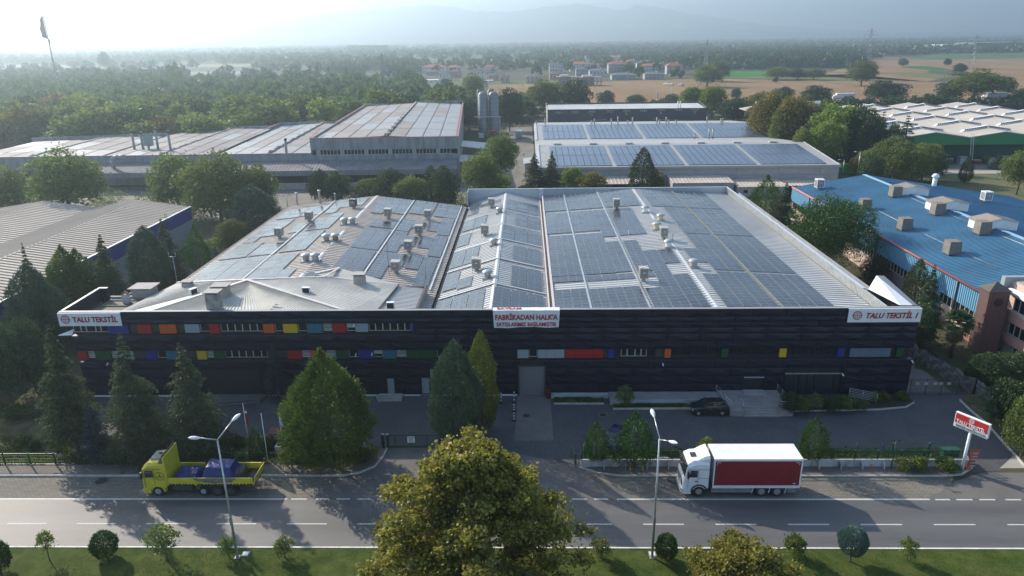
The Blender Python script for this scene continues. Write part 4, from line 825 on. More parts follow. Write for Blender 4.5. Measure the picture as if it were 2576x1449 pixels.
# cargo body
BX0, BX1, BZ0, BZ1 = 2.55, 10.1, 1.12, 3.72
g = MB()
for (x0, x1, y0, y1, z0, z1) in ((BX0, BX1, 0, .07, BZ0-.22, BZ0+.03), (BX0, BX1, W-.07, W, BZ0-.22, BZ0+.03), (BX0, BX0+.1, 0, .08, BZ0+.03, BZ1), (BX1-.12, BX1, 0, .08, BZ0+.03, BZ1), (BX0, BX0+.1, W-.08, W, BZ0+.03, BZ1), (BX1-.12, BX1, W-.08, W, BZ0+.03, BZ1), (BX0+.1, BX1-.12, -.01, .09, BZ1-.12, BZ1), (BX0+.1, BX1-.12, W-.08, W, BZ1-.12, BZ1)):
    g.box(TX+x0, TX+x1, TY+y0, TY+y1, z0, z1)
g.build('body_frame', wp, T)
nx = 30
for sy in (0.03, W-.03):
    g = MB()
    for i in range(nx):
        x0 = BX0+.1+(BX1-BX0-.22)*i/nx; x1 = BX0+.1+(BX1-BX0-.22)*(i+1)/nx; o = .008*math.sin(i*1.3); o1 = .008*math.sin((i+1)*1.3)
        g.face([tp(x0, sy+o, BZ0+.03), tp(x1, sy+o1, BZ0+.03), tp(x1, sy+o1, BZ1-.12), tp(x0, sy+o, BZ1-.12)])
    g.build('curtain', redc, T)
g = MB(); g.box(TX+BX0+.01, TX+BX1-.01, TY+.02, TY+W-.02, BZ1+.0, BZ1+.07); g.build('roof', mat('canvas white roof', (.68, .67, .62), .7, var=.06, vs=.5), T)
g = MB(); g.box(TX+BX0+.02, TX+BX0+.06, TY+.09, TY+W-.09, BZ0, BZ1-.01); g.box(TX+BX1-.07, TX+BX1-.02, TY+.09, TY+W-.09, BZ0, BZ1-.01); g.build('end_panel', M_['panelw'], T)
g = MB(); g.box(TX+2.35, TX+BX1-.02, TY+.05, TY+W-.05, .98, 1.1); g.box(TX+.4, TX+BX1-.3, TY+.75, TY+.95, .65, .97); g.box(TX+.4, TX+BX1-.3, TY+W-.95, TY+W-.75, .65, .97); g.build('chassis', M_['black'], T)
mk = MB()
for a, b in (((2.82, 3.45), (3.12, 3.45)), ((2.82, 3.45), (2.82, 3.2)), ((9.82, 3.45), (9.5, 3.45)), ((9.82, 3.45), (9.82, 3.2))): mk.beam(tp(a[0], .012, a[1]), tp(b[0], .012, b[1]), .03, .03)
mk.build('corner_marking', M_['white'], T)
for z in (.5, .66, .82): MB().box(TX+2.5, TX+6.0, TY+.03, TY+.07, z-.055, z+.045).build('side_guard', M_['galv'], T)
for z in (.5, .66, .82): MB().box(TX+9.1, TX+9.75, TY+.03, TY+.07, z-.055, z+.045).build('side_guard', M_['galv'], T)
for x in (6.1, 7.55, 8.95): MB().beam(tp(x, .02, .95), tp(x-.1, .02, .4), .08, .05).build('mudguard_stay', wp, T)
for x in (1.42, 6.85, 8.2):
    for yy, dr in ((.16, -1), (W-.16, 1)): wheel(T, TX+x, TY+yy, .52, .5, .3, dr)
g = MB(); g.box(TX+BX1-.25, TX+BX1-.1, TY+.15, TY+W-.15, .5, .62); g.build('rear_guard', M_['galv'], T)
for yy in (.35, W-.35): MB().box(TX+BX1-.1, TX+BX1-.05, TY+yy-.2, TY+yy+.2, .72, .86).build('tail_light', tail, T)
MB().box(TX+9.45, TX+9.68, TY+.0, TY+.01, 1.32, 1.4).build('body_plate', M_['white'], T)

# yellow dropside truck with blue tarpaulins
YX, YY = -34.12, 52.95
yp = mat('yellow truck paint', (.52, .45, .03), .4, var=.12, vs=1.5, coat=.2); bt_ = mat('blue tarpaulin', (.008, .018, .125), .5, var=.3, vs=1.2, bump=.6, bs=3)
T = thing('dropside_truck', 'yellow flatbed lorry with dropped sides and blue tarpaulins parked in the lay-by', 'truck', (YX, YY, 0))
def tp(x, y, z): return (YX+x, YY+y, z)
c = MB(); shell(c, [cabring(.0, .55, 1.4, .2, .15), cabring(.1, .5, 1.75, .05, .12), cabring(.22, .5, 2.75, .02, .1), cabring(.34, .5, 3.0, .03, .2), cabring(.75, .6, 3.3, .04, .25), cabring(1.5, .9, 3.38, .05, .2), cabring(2.15, .9, 3.3, .05, .15)]); c.build('cab', yp, T)
g = MB(); g.obox(tp(1.3, 1.3, 3.42), (1.0, 1.25, .14)); g.build('roof_unit', M_['conclight'], T)
MB().cyl(tp(1.35, 1.5, 3.49), tp(1.35, 1.5, 3.55), .17, .17, 14).build('roof_fan', M_['black'], T)
g = MB(); g.extr([tp(1.72, .1, 3.3), tp(1.72, W-.1, 3.3), tp(2.15, W-.1, 4.1), tp(2.15, .1, 4.1)], (.05, 0, -.02)); g.face([tp(1.77, .1, 3.3), tp(2.2, .1, 4.08), tp(2.2, .1, 3.3)]); g.build('wind_deflector', mat('deflector brown', (.16, .12, .05), .6), T)
g = MB(); g.box(YX+2.2, YX+2.34, YY-.0, YY+W, 1.15, 3.95); g.build('headboard', yp, T)
g = MB(); g.extr([tp(.17, .15, 1.85), tp(.17, W-.15, 1.85), tp(.27, W-.2, 2.75), tp(.27, .2, 2.75)], (-.08, 0, .02)); g.build('windscreen', glassv, T)
g = MB(); g.extr([tp(.38, -.012, 1.95), tp(1.12, -.012, 1.98), tp(1.12, -.012, 2.65), tp(.45, -.012, 2.65)], (0, .05, 0)); g.build('side_window', glassv, T)
g = MB()
for a, b in (((.32, .9), (.3, 2.75)), ((1.2, 1.05), (1.2, 2.75)), ((.3, 2.78), (1.95, 2.78))): g.beam(tp(a[0], -.008, a[1]), tp(b[0], -.008, b[1]), .025, .02)
g.build('door_seam', M_['dgrey'], T)
g = MB()   # ring emblem with three-armed star behind the door
for k in range(20):
    a = 2*math.pi*k/20; b = 2*math.pi*(k+1)/20; g.beam(tp(1.72+.4*math.cos(a), -.012, 2.1+.4*math.sin(a)), tp(1.72+.4*math.cos(b), -.012, 2.1+.4*math.sin(b)), .035, .02)
for a in (90, 210, 330): g.extr([tp(1.72+.4*math.cos(R_(a)), -.014, 2.1+.4*math.sin(R_(a))), tp(1.72+.05*math.cos(R_(a+90)), -.014, 2.1+.05*math.sin(R_(a+90))), tp(1.72+.05*math.cos(R_(a-90)), -.014, 2.1+.05*math.sin(R_(a-90)))], (0, -.012, 0))
g.build('side_emblem', mat('olive paint', (.12, .1, .02), .6), T)
g = MB(); g.obox(tp(.22, -.2, 2.3), (.14, .18, .6)); g.build('mirror', M_['black'], T)
g = MB(); shell(g, [[tp(-.1, .2, .3), tp(-.1, W-.2, .3), tp(-.1, W-.2, .7), tp(-.1, .2, .7)], [tp(.2, .03, .3), tp(.2, W-.03, .3), tp(.2, W-.03, .7), tp(.2, .03, .7)], [tp(.7, .03, .32), tp(.7, W-.03, .32), tp(.7, W-.03, .7), tp(.7, .03, .7)]]); g.build('bumper', yp, T)
for yy in (.3, W-.3): MB().obox(tp(-.02, yy, .6), (.16, .4, .2)).build('headlight', lamp, T)
DX0, DX1, DZ = 2.36, 10.0, 1.2
g = MB(); g.box(YX+DX0, YX+DX1, YY+.03, YY+W-.03, DZ-.12, DZ); g.build('deck', mat('worn deck boards', (.07, .055, .045), .9, var=.3, vs=2), T)
g = MB(); g.box(YX+.4, YX+DX1-.3, YY+.7, YY+.9, .65, 1.08); g.box(YX+.4, YX+DX1-.3, YY+W-.9, YY+W-.7, .65, 1.08); g.build('chassis', M_['black'], T)
for k, (a, b) in enumerate(((DX0+.02, 4.7), (4.9, 7.35), (7.45, 9.9))):
    for yy in (0, W-.05):
        o = MB(); o.box(YX+a, YX+b, YY+yy, YY+yy+.05, DZ+.02, DZ+.68); o.box(YX+a, YX+b, YY+yy-.02, YY+yy+.07, DZ+.64, DZ+.7)
        for i in range(4): xx = a+.3+i*(b-a-.6)/3; o.box(YX+xx-.03, YX+xx+.03, YY+yy-.025, YY+yy+.075, DZ+.04, DZ+.62)
        o = o.build('drop_side', yp, T)
        s_ = MB()
        for i in range(4): xx = a+.1+i*(b-a)/4.1; s_.box(YX+xx, YX+xx+(b-a)/4.1-.12, YY+yy-.012, YY+yy+.062, DZ-.08, DZ+.12)
        s_.build('slot', M_['black'], o)
g = MB(); g.extr([tp(DX1-.06, .02, DZ), tp(DX1-.06, W-.02, DZ), tp(DX1+.06, W-.02, DZ+.75), tp(DX1+.06, .02, DZ+.75)], (.05, 0, 0)); g.build('tailgate', yp, T)
for x in (4.72, 7.38): MB().box(YX+x, YX+x+.15, YY-.03, YY+.04, DZ-.05, DZ+.78).build('side_post', yp, T)
def tarp(x0, x1, y0, y1, z0, z1, nx=22, ny=14, seed=1, slope=0., nm='tarpaulin', m=None, skirt=.0):
    r = random.Random(seed); mb = MB(); ph = [r.uniform(0, 6) for _ in range(4)]
    def q(i, j):
        tx, ty = i/nx, j/ny; ex = min(tx, 1-tx)*nx/3; ey = min(ty, 1-ty)*ny/3; e = min(1, ex)*min(1, ey)
        z = z0+(z1-z0)*e**.7+.03*math.sin(tx*15+ph[0]+ty*3)*e+.025*math.sin(ty*11+ph[1]+tx*7)*e+.02*math.sin(tx*31+ty*9+ph[2])*e-slope*tx*e
        return tp(x0+(x1-x0)*tx+.05*math.sin(ty*9+ph[3]), y0+(y1-y0)*ty+.03*math.sin(tx*12), z)
    for i in range(nx):
        for j in range(ny): mb.face([q(i, j), q(i+1, j), q(i+1, j+1), q(i, j+1)])
    return mb.build(nm, m or bt_, T)
tarp(2.5, 5.0, .15, 2.3, DZ+.02, DZ+.75, seed=3)
tarp(5.2, 8.2, -.02, 2.4, DZ+.3, DZ+1.45, seed=5); tarp(7.6, 8.9, .1, 2.3, DZ, DZ+.8, seed=8, m=mat('black tarpaulin', (.02, .02, .03), .6))
g = MB(); nx = 26
for i in range(nx):
    f = lambda k, s: tp(4.6+3.9*k/nx, -.06-.02*math.sin(k*1.1), (DZ+.72, DZ+.72-.5*max(0, math.sin(math.pi*k/nx))**.5-.04*math.sin(k*2.))[s])
    g.face([f(i, 1), f(i+1, 1), f(i+1, 0), f(i, 0)])
g.build('net_cover', mat('grey netting', (.16, .16, .14), .9, var=.2, vs=3), T)
for x, r in ((1.3, .48), (5.35, .42), (6.6, .5), (7.75, .5)):
    for yy, dr in ((.17, -1), (W-.17, 1)): wheel(T, YX+x, YY+yy, .5, r, .28, dr, rim=M_['dgrey'] if x > 6 else M_['galv'])
g = MB(); n = 9
for i in range(n):
    a, b = math.pi*i/n, math.pi*(i+1)/n
    g.extr([tp(1.3+.6*math.cos(a), -.03, .5+.6*math.sin(a)), tp(1.3+.6*math.cos(b), -.03, .5+.6*math.sin(b)), tp(1.3+.76*math.cos(b), -.03, .5+.72*math.sin(b)), tp(1.3+.76*math.cos(a), -.03, .5+.72*math.sin(a))], (0, .35, 0))
g.build('wheel_arch', yp, T)
g = MB(); g.box(YX+2.5, YX+4.3, YY+.3, YY+.8, .45, .95); g.build('tank', M_['dgrey'], T)

# cars
def carbody(name, label, loc, rz, paint, rim=None, hatch=True):
    t = thing(name, label, 'car', loc, rz=rz); OFF[t] = (0, 0, 0)
    def ring(x, zb, zs, zt, wi, wt): return [(x, -wi, zb), (x, wi, zb), (x, wi+.03, zs-.2), (x, wi, zs), (x, wt, zt), (x, -wt, zt), (x, -wi, zs), (x, -wi-.03, zs-.2)]
    mb = MB(); shell(mb, [ring(-2.0, .32, .62, .64, .55, .5), ring(-1.93, .22, .72, .76, .72, .6), ring(-1.6, .2, .82, .88, .8, .68), ring(-.95, .2, .9, .99, .82, .72), ring(-.6, .2, .93, 1.0, .83, .72), ring(.4, .2, .95, 1.0, .83, .72), ring(1.4, .2, .98, 1.02, .82, .7), ring(1.85, .22, .95, 1.0, .78, .66), ring(1.98, .3, .8, .86, .68, .6)]); mb.build('body', paint, t)
    g = MB(); R2 = lambda x, z, w_: [(x, -w_, z), (x, w_, z)]
    gl = [(-.98, .98, .73), (-.28, 1.42, .6), (1.2, 1.44, .58), (1.8, 1.02, .68)]
    for (xa, za, wa), (xb, zb, wb) in zip(gl[:-1], gl[1:]): pass
    cab = MB(); cab.face([(-.98, -.73, .97), (-.28, -.6, 1.43), (1.2, -.58, 1.45), (1.8, -.68, 1.0)]); cab.face([(-.98, .73, .97), (1.8, .68, 1.0), (1.2, .58, 1.45), (-.28, .6, 1.43)])
    cab.face([(-.98, -.73, .97), (-.98, .73, .97), (-.28, .6, 1.43), (-.28, -.6, 1.43)]); cab.face([(1.8, -.68, 1.0), (1.2, -.58, 1.45), (1.2, .58, 1.45), (1.8, .68, 1.0)]); cab.build('windows', glassv, t)
    rf = MB(); shell(rf, [[(-.34, -.57, 1.41), (-.34, .57, 1.41), (-.34, .5, 1.44), (-.34, -.5, 1.44)], [(.4, -.6, 1.44), (.4, .6, 1.44), (.4, .52, 1.51), (.4, -.52, 1.51)], [(1.26, -.56, 1.42), (1.26, .56, 1.42), (1.26, .48, 1.46), (1.26, -.48, 1.46)]]); rf.build('roof', paint, t)
    p_ = MB()
    for s_ in (-1, 1):
        for a, b in (((-1.0, .76, .96), (-.3, .63, 1.45)), ((.35, .79, .98), (.4, .62, 1.47)), ((1.85, .71, .98), (1.22, .6, 1.46))): p_.beam((a[0], s_*a[1], a[2]), (b[0], s_*b[1], b[2]), .08, .05)
    p_.build('pillar', paint, t)
    for s_ in (-1, 1):
        MB().obox((-1.83, s_*.58, .66), (.25, .34, .16)).build('headlight', lamp, t); MB().obox((1.9, s_*.62, .82), (.16, .22, .22)).build('tail_light', tail, t); MB().obox((-.72, s_*.9, 1.0), (.14, .2, .12)).build('mirror', paint, t)
        MB().box(-.02, .12, s_*.86-.02, s_*.86+.02, .8, .84).build('door_handle', M_['chrome'], t); MB().box(.9, 1.04, s_*.86-.02, s_*.86+.02, .83, .87).build('door_handle', M_['chrome'], t)
        for x in (-1.27, 1.22): wheel(t, x, s_*.74, .31, .31, .2, s_, rim=rim)
    MB().box(-2.02, -1.96, -.45, .45, .36, .5).build('grille', M_['black'], t); MB().box(-2.04, -2.02, -.24, .24, .42, .5).build('number_plate', M_['white'], t)
    return t
q = P(1785, 1047); carbody('parked_car', 'dark brown hatchback parked beside the shop steps', (q[0]+.1, q[1]+.85, 0), 0, mat('brown car paint', (.022, .02, .022), .25, coat=.8))
q = P(1545, 1132); carbody('parked_car', 'dark blue car half hidden between the two small conifers', (q[0]+.2, q[1]+1.2, 0), R_(62), mat('blue car paint', (.012, .012, .06), .25, coat=.8))

# ------------------------------------------------------------------ street lamps
def streetlamp(x, y, h, lab, a1, l1, a2, l2, dz2):
    t = thing('street_lamp', lab, 'street lamp', (x, y, .12), 'twin-arm street lamps on the median')
    MB().cyl((x, y, .1), (x, y, h), .11, .055, 10).build('pole', M_['galv'], t); MB().box(x-.2, x+.2, y-.2, y+.2, .1, .16).build('base_plate', M_['galvd'], t); MB().box(x-.09, x+.09, y-.14, y-.1, 3.2, 3.9).build('hatch', M_['galvd'], t)
    for a, L_, up, z in ((a1, l1, .55, h), (a2, l2, .4, h-dz2)):
        dx, dy = math.cos(R_(a)), math.sin(R_(a)); e = (x+dx*L_, y+dy*L_, z+up*L_)
        MB().cyl((x, y, z), e, .045, .035, 8).build('arm', M_['galv'], t)
        n_ = MB(); ln = .85; d = Vector((dx, dy, .28)).normalized(); s_ = Vector((-dy, dx, 0)); u_ = s_.cross(d) if s_.cross(d).z > 0 else -s_.cross(d); R0 = Vector(e)-d*.05; rings = []
        for f, w_, hh in ((0, .05, .05), (.15, .1, .08), (.45, .17, .13), (.75, .16, .11), (1, .05, .04)):
            c_ = R0+d*ln*f; rings.append([tuple(c_+s_*w_*math.cos(2*math.pi*k/8)+u_*hh*math.sin(2*math.pi*k/8)) for k in range(8)])
        n_.sm = True; shell(n_, rings); n_.build('lamp_head', M_['white'], t)
q = P(598, 1405); streetlamp(q[0], q[1], 10.6, 'left twin street lamp, its arms spread wide, on the median by the bare shrub', 62, 1.5, 205, 1.1, 0)
q = P(1640, 1405); streetlamp(q[0], q[1], 10.6, 'right twin street lamp on the median in front of the white truck', 96, 1.6, -58, 1.0, .1)

# ------------------------------------------------------------------ fences, gates, signs
def mesh_fence(pts, h, lab, z0=.1, panel=2.4, m=None, name='mesh_fence', toprail=.045, grp=None, brace=True, dense=.25):
    m = m or M_['green']; t = thing(name, lab, 'fence', (pts[0][0], pts[0][1], z0), grp)
    for a, b in zip(pts[:-1], pts[1:]):
        L_ = math.hypot(b[0]-a[0], b[1]-a[1]); n = max(1, round(L_/panel)); ux, uy = (b[0]-a[0])/L_, (b[1]-a[1])/L_
        for i in range(n):
            p0 = (a[0]+ux*L_*i/n, a[1]+uy*L_*i/n); p1 = (a[0]+ux*L_*(i+1)/n, a[1]+uy*L_*(i+1)/n); g_ = .07
            q0 = (p0[0]+ux*g_, p0[1]+uy*g_); q1 = (p1[0]-ux*g_, p1[1]-uy*g_)
            MB().cyl((*p0, z0), (*p0, z0+h+.12), .035, .035, 6).build('post', m, t)
            f = MB(); f.beam((*q0, z0+h), (*q1, z0+h), toprail); f.beam((*q0, z0+.12), (*q1, z0+.12), toprail); f.beam((*q0, z0+.1), (*q0, z0+h), toprail); f.beam((*q1, z0+.1), (*q1, z0+h), toprail); pn_ = f.build('panel_frame', m, t)
            w_ = MB(); s_ = dense; k = 1
            while k*s_ < (h-.12): w_.beam((*q0, z0+.12+k*s_), (*q1, z0+.12+k*s_), .008); k += 1
            Lq = math.hypot(q1[0]-q0[0], q1[1]-q0[1]); k = 1
            while k*s_ < Lq: w_.beam((q0[0]+ux*k*s_, q0[1]+uy*k*s_, z0+.12), (q0[0]+ux*k*s_, q0[1]+uy*k*s_, z0+h), .008); k += 1
            o = w_.build('wire_mesh', m, pn_); o['kind'] = 'stuff'
    MB().cyl((*pts[-1], z0), (*pts[-1], z0+h+.12), .035, .035, 6).build('post', m, t)
    return t
mesh_fence([(-80, 57.75), (-50, 57.75)], 1.25, 'green wire mesh fence at the far left end of the footway', dense=.3)
mesh_fence([(-50, 57.75), (-15.8, 57.85)], 1.25, 'green wire mesh fence behind the yellow truck under the cedars', dense=.3)
mesh_fence([(-15.8, 57.85), (-15.0, 59.2), (-14.4, 60.9)], 1.3, 'short green mesh fence curving back to the left gate', panel=1.6)
# left gate
t = thing('sliding_gate', 'closed dark green mesh gate with white notice across the left entrance', 'gate', (-11.2, 61, 0))
x0, x1 = P(978, 1124)[0], P(1106, 1124)[0]; yg = 61.0
g = MB(); g.beam((x0, yg, 1.32), (x1, yg, 1.32), .07); g.beam((x0, yg, .1), (x1, yg, .1), .1)
for f in (0, .13, .45, .76, 1): x = x0+(x1-x0)*f; g.beam((x, yg, .1), (x, yg, 1.32), .06)
g.build('gate_frame', M_['green'], t)
g = MB(); x = x0+.1
while x < x1: g.beam((x, yg+.01, .12), (x, yg+.01, 1.3), .009); x += .1
z = .2
while z < 1.3: g.beam((x0, yg+.012, z), (x1, yg+.012, z), .009); z += .15
o = g.build('wire_mesh', M_['green'], t); o['kind'] = 'stuff'
nb = MB().box(-11.9, -11.15, yg-.05, yg-.03, .55, 1.22).build('notice', M_['white'], t)
g = MB()
for i, (a, b) in enumerate(((-.2, .2), (-.25, .25), (-.18, .18), (-.25, .2), (-.2, .26))): g.box(-11.52+a, -11.52+b, yg-.056, yg-.051, 1.08-i*.1, 1.11-i*.1)
for s_ in (-.28, .28): g.cyl((-11.52+s_, yg-.056, 1.15), (-11.52+s_, yg-.051, 1.15), .045, .045, 10)
g.build('print', M_['black'], nb)
for x, lab in ((x0-.5, 'outer left gate post with pale cap'), (x0-.05, 'inner left gate post with pale cap'), (x1+.12, 'right gate post with pale cap')):
    p_ = thing('gate_post', lab, 'post', (x, yg, 0), 'gate posts'); MB().box(x-.11, x+.11, yg-.11, yg+.11, 0, 1.42).build('post', M_['green'], p_); MB().box(x-.14, x+.14, yg-.14, yg+.14, 1.42, 1.48).build('cap', M_['conclight'], p_)
t = thing('cage_gate', 'small folded green side gate right of the left entrance', 'gate', (-7.6, 60, 0)); g = MB()
pp = [P(1115, 1160)[:2], P(1142, 1150)[:2], P(1146, 1112)[:2]]
for a, b in zip(pp[:-1], pp[1:]):
    for z in (.1, 1.5): g.beam((*a, z), (*b, z), .06)
for a in pp: g.beam((*a, 0), (*a, 1.5), .07)
g.beam((*pp[0], 1.5), (*pp[1], .1), .04); g.beam((*pp[1], .1), (*pp[2], 1.5), .04); g.build('frame', M_['green'], t)
# noticeboard at the bend
q = P(892, 1166); t = thing('notice_board', 'white board with dark red bands on the fence beside the left entrance', 'sign', (q[0], q[1], .1)); dx = Vector((.72, .7, 0)).normalized()
def nbx(nm, m, a, b, z0, z1, off, par): c_ = Vector((q[0], q[1], 0))+dx*((a+b)/2)+Vector((.7, -.72, 0))*off; return MB().obox((c_.x, c_.y, (z0+z1)/2), (b-a, .03, z1-z0), math.atan2(dx.y, dx.x)).build(nm, m, par)
bd = nbx('board', M_['white'], 0, 1.35, .75, 1.75, 0, t); nbx('band', mat('crimson print', (.25, .01, .05), .6), .05, 1.3, 1.12, 1.28, .02, bd); nbx('band', MATS['crimson print'], .05, 1.3, .88, 1.02, .02, bd); nbx('emblem', M_['dgrey'], .58, .76, 1.42, 1.6, .02, bd)
for a in (.1, 1.25): nbx('post', M_['green'], a-.03, a+.03, 0, 1.7, -.04, t)
# flag poles in the garden
def flagpole(u, vb, vt, lab, flag=None, r=.05):
    q = P(u, vb); h = PY(u-(0), vt, q[1])[2]; t = thing('flag_pole', lab, 'flag pole', (q[0], q[1], .1)); MB().cyl((q[0], q[1], .05), (q[0], q[1], h), r, r*.6, 8).build('pole', M_['white'], t); MB().lathe((q[0], q[1], h), [(r*.6, 0), (r*1.2, .05), (.01, .12)], 8).build('finial', M_['white'], t)
    if flag:
        m, fh, fw, em = flag; mb = MB(); n = 10
        for i in range(n):
            f = lambda k, s: (q[0]+.06+(fw*(.35+.3*k/n))*s+.04*math.sin(k*1.7)*s, q[1]-.03+.09*math.sin(k*1.1+s), h-.15-fh*k/n-.35*s)
            mb.face([f(i, 0), f(i+1, 0), f(i+1, 1), f(i, 1)])
        mb.build('flag', m, t)
        if em: e = MB(); e.cyl((q[0]+.2, q[1]-.09, h-.15-fh*.35), (q[0]+.2, q[1]-.1, h-.15-fh*.35), .13, .13, 10); e.build('flag_emblem', M_['white'], t)
flagr = mat('flag red', (.3, .012, .015), .8)
flagpole(627, 1122, 1017, 'left flag pole in the front garden with a limp red flag', (flagr, 1.9, .45, True)); flagpole(675, 1165, 1042, 'middle flag pole in the front garden, bare'); flagpole(713, 1125, 1038, 'right flag pole in the front garden with a folded white and blue flag', (mat('flag white', (.55, .57, .62), .8), 1.1, .35, False))
# garden furniture: planter and frame
q = P(715, 1135); t = thing('planter_box', 'square stone planter beside the flag poles', 'planter', (q[0], q[1], .1)); g = MB()
for a in ((-.7, .7, -.5, -.38), (-.7, .7, .38, .5), (-.7, -.58, -.38, .38), (.58, .7, -.38, .38)): g.box(q[0]+a[0], q[0]+a[1], q[1]+a[2], q[1]+a[3], .1, .8)
g.build('wall', M_['rust'], t); MB().box(q[0]-.58, q[0]+.58, q[1]-.38, q[1]+.38, .1, .6).build('soil', M_['soil'], t)
q = P(703, 1108); t = thing('garden_canopy', 'small dark board canopy behind the stone planter', 'shelter', (q[0], q[1], 0)); MB().obox((q[0], q[1], 1.1), (1.7, 1.0, .06), rx=R_(12)).build('board', M_['maroon'], t)
for a in (-.75, .75): MB().cyl((q[0]+a, q[1], 0), (q[0]+a, q[1], 1.1), .04, .04, 6).build('leg', M_['dgrey'], t)

# retaining wall with buttresses and green railing on the right
t = thing('retaining_wall', 'stained white retaining wall with slanted buttresses below the green railing', 'wall', (5.2, 57.5, 0)); wst = mat('stained whitewash', (.38, .39, .41), .85, col2=(.13, .13, .13), vs=1.3, stretch=(1, 1, .35), fac=(.5, .72), bump=.15)
MB().box(4.9, 40.9, 57.4, 57.62, 0, .82).build('wall', wst, t); MB().box(40.75, 40.9, 57.62, 58.6, 0, .82).build('return_wall', wst, t)
x = 7.0
while x < 40: MB().extr([(x, 57.4, 0), (x, 57.4, .8), (x, 56.95, .55), (x, 56.9, .05)], (.09, 0, 0)).build('buttress', wst, t); x += 1.98
mesh_fence([(5.0, 57.5), (40.7, 57.5)], .95, 'green railing with mesh panels on top of the retaining wall', z0=.82, panel=2.05, name='railing', dense=.16, toprail=.065)
for u, v in ((1704, 1142), (2052, 1160), (2152, 1162), (2251, 1164)):
    q = P(u, v, 1.9); tt = thing('fence_light', 'small black post lantern on the railing '+{1704: 'left of the white truck', 2052: 'just behind the white truck', 2152: 'nearest the truck of the two right of it', 2251: 'farthest right'}[u], 'lantern', (q[0], 57.5, 1.7), 'post lanterns on the railing')
    MB().cyl((q[0], 57.5, 1.75), (q[0], 57.5, 2.0), .025, .025, 6).build('stem', M_['black'], tt); MB().lathe((q[0], 57.5, 2.0), [(.04, 0), (.09, .12), (.11, .16), (.01, .3)], 8).build('head', M_['black'], tt)
# extra gate leaf folded behind the fence end, floodlight post
mesh_fence([(30.6, 58.2), (40.6, 58.2)], 1.25, 'second green sliding gate leaf folded behind the railing by the pylon sign', z0=.82, panel=3., name='folded_gate', dense=.16)
q = P(2415, 1195); t = thing('floodlight_post', 'slim green post with two small floodlights at the railing', 'light post', (33.5, 57.3, 0)); MB().cyl((33.6, 57.3, 0), (33.6, 57.3, 2.9), .045, .04, 8).build('post', M_['green'], t)
for a in (-.2, .2): MB().obox((33.6+a, 57.25, 2.95), (.2, .12, .14)).build('floodlight', M_['black'], t)
mesh_fence([(4.1, 58.9), (4.4, 57.6), (5.0, 57.5)], 1.2, 'open green gate leaf at the left end of the retaining wall', z0=.1, panel=1.4, name='gate_leaf')
for x, y, lab in ((5.6, 58.3, 'tall dark green cabinet behind the left end of the railing'),):
    tt = thing('cabinet', lab, 'cabinet', (x, y, .1)); MB().box(x-.4, x+.4, y-.3, y+.3, .1, 1.9).build('casing', M_['green'], tt); MB().box(x-.36, x+.36, y-.32, y-.3, .2, 1.8).build('door', M_['green'], tt)
# yellow pipe guard and red hydrant
q = P(1606, 1205, .6); x0 = P(1590, 1200, .3)[0]; x1 = P(1621, 1200, .3)[0]; t = thing('pipe_guard', 'yellow hoop guard on the footway by the retaining wall', 'guard rail', ((x0+x1)/2, 56.6, .12)); ym = mat('guard yellow', (.5, .33, .03), .5)
MB().tube([(x0, 56.6, .1), (x0, 56.6, .68), (x0+.1, 56.6, .78), (x1-.1, 56.6, .78), (x1, 56.6, .68), (x1, 56.6, .1)], .06, 8).build('hoop', ym, t)
t = thing('hydrant', 'red hydrant pipe rising behind the yellow hoop guard', 'hydrant', ((x0+x1)/2, 57.2, .12)); hm = mat('hydrant red', (.3, .02, .02), .5); xm = (x0+x1)/2
MB().cyl((xm, 57.2, .1), (xm, 57.2, 1.35), .05, .05, 8).build('pipe', hm, t); MB().obox((xm, 57.2, 1.05), (.22, .2, .3)).build('valve', hm, t)
# oval stone disc in the bed, wheelie bins, traffic cones
q = P(1692+0, 1141, .15); q = P((2000+1530/2.569)*.644, (1686+278/2.569)*.644, .2); t = thing('stone_disc', 'pale oval concrete cover in the weedy bed left of the truck', 'cover', (q[0], q[1], .1)); MB().lathe((q[0], q[1], .05), [(.62, 0), (.62, .14), (.5, .2), (.01, .21)], 20, ax=(1, .8)).build('disc', M_['conclight'], t)
for i, x in enumerate((39.3, 40.1)):
    t = thing('waste_bin', ['left', 'right'][i]+' green wheeled bin at the right end of the railing', 'bin', (x, 58.9, .1), 'green wheeled bins'); bm_ = mat('bin plastic', (.01, .06, .035), .5)
    MB().extr([(x-.3, 58.62, .25), (x-.36, 58.55, 1.05), (x+.36, 58.55, 1.05), (x+.3, 58.62, .25)], (0, .65, 0)).build('body', bm_, t); MB().obox((x, 58.88, 1.1), (.8, .78, .08), rx=R_(-6)).build('lid', bm_, t)
    for s_ in (-.3, .3): MB().cyl((x+s_-.04, 59.2, .2), (x+s_+.04, 59.2, .2), .11, .11, 10).build('wheel', M_['tyre'], t)
for u, v, lab in ((2063+0, 1175, ''),): pass
cone_o = mat('cone orange', (.55, .12, .04), .6)
def cone(x, y, z, lab, h=.6, m=cone_o): 
    t = thing('traffic_cone', lab, 'traffic cone', (x, y, z)); MB().box(x-.2, x+.2, y-.2, y+.2, z, z+.04).build('base', m, t); MB().lathe((x, y, z+.04), [(.15, 0), (.03, h)], 10).build('cone', m, t)
    for f in (.35, .65): MB().lathe((x, y, z+.04+h*f-.04), [(.15-.12*(f-.06)+.006-.0, 0), (.15-.12*(f+.08)+.006, .1)], 10).build('stripe', M_['white'], t)
q = P((3000+1028/2.569)*.644, (1686+345/2.569)*.644, .1); cone(q[0], q[1], .1, 'faded cone behind the railing, nearer the white truck', .85)
q = P((3000+1322/2.569)*.644, (1686+345/2.569)*.644, .1); cone(q[0], q[1], .1, 'faded cone behind the railing, nearer the pylon sign', .75)
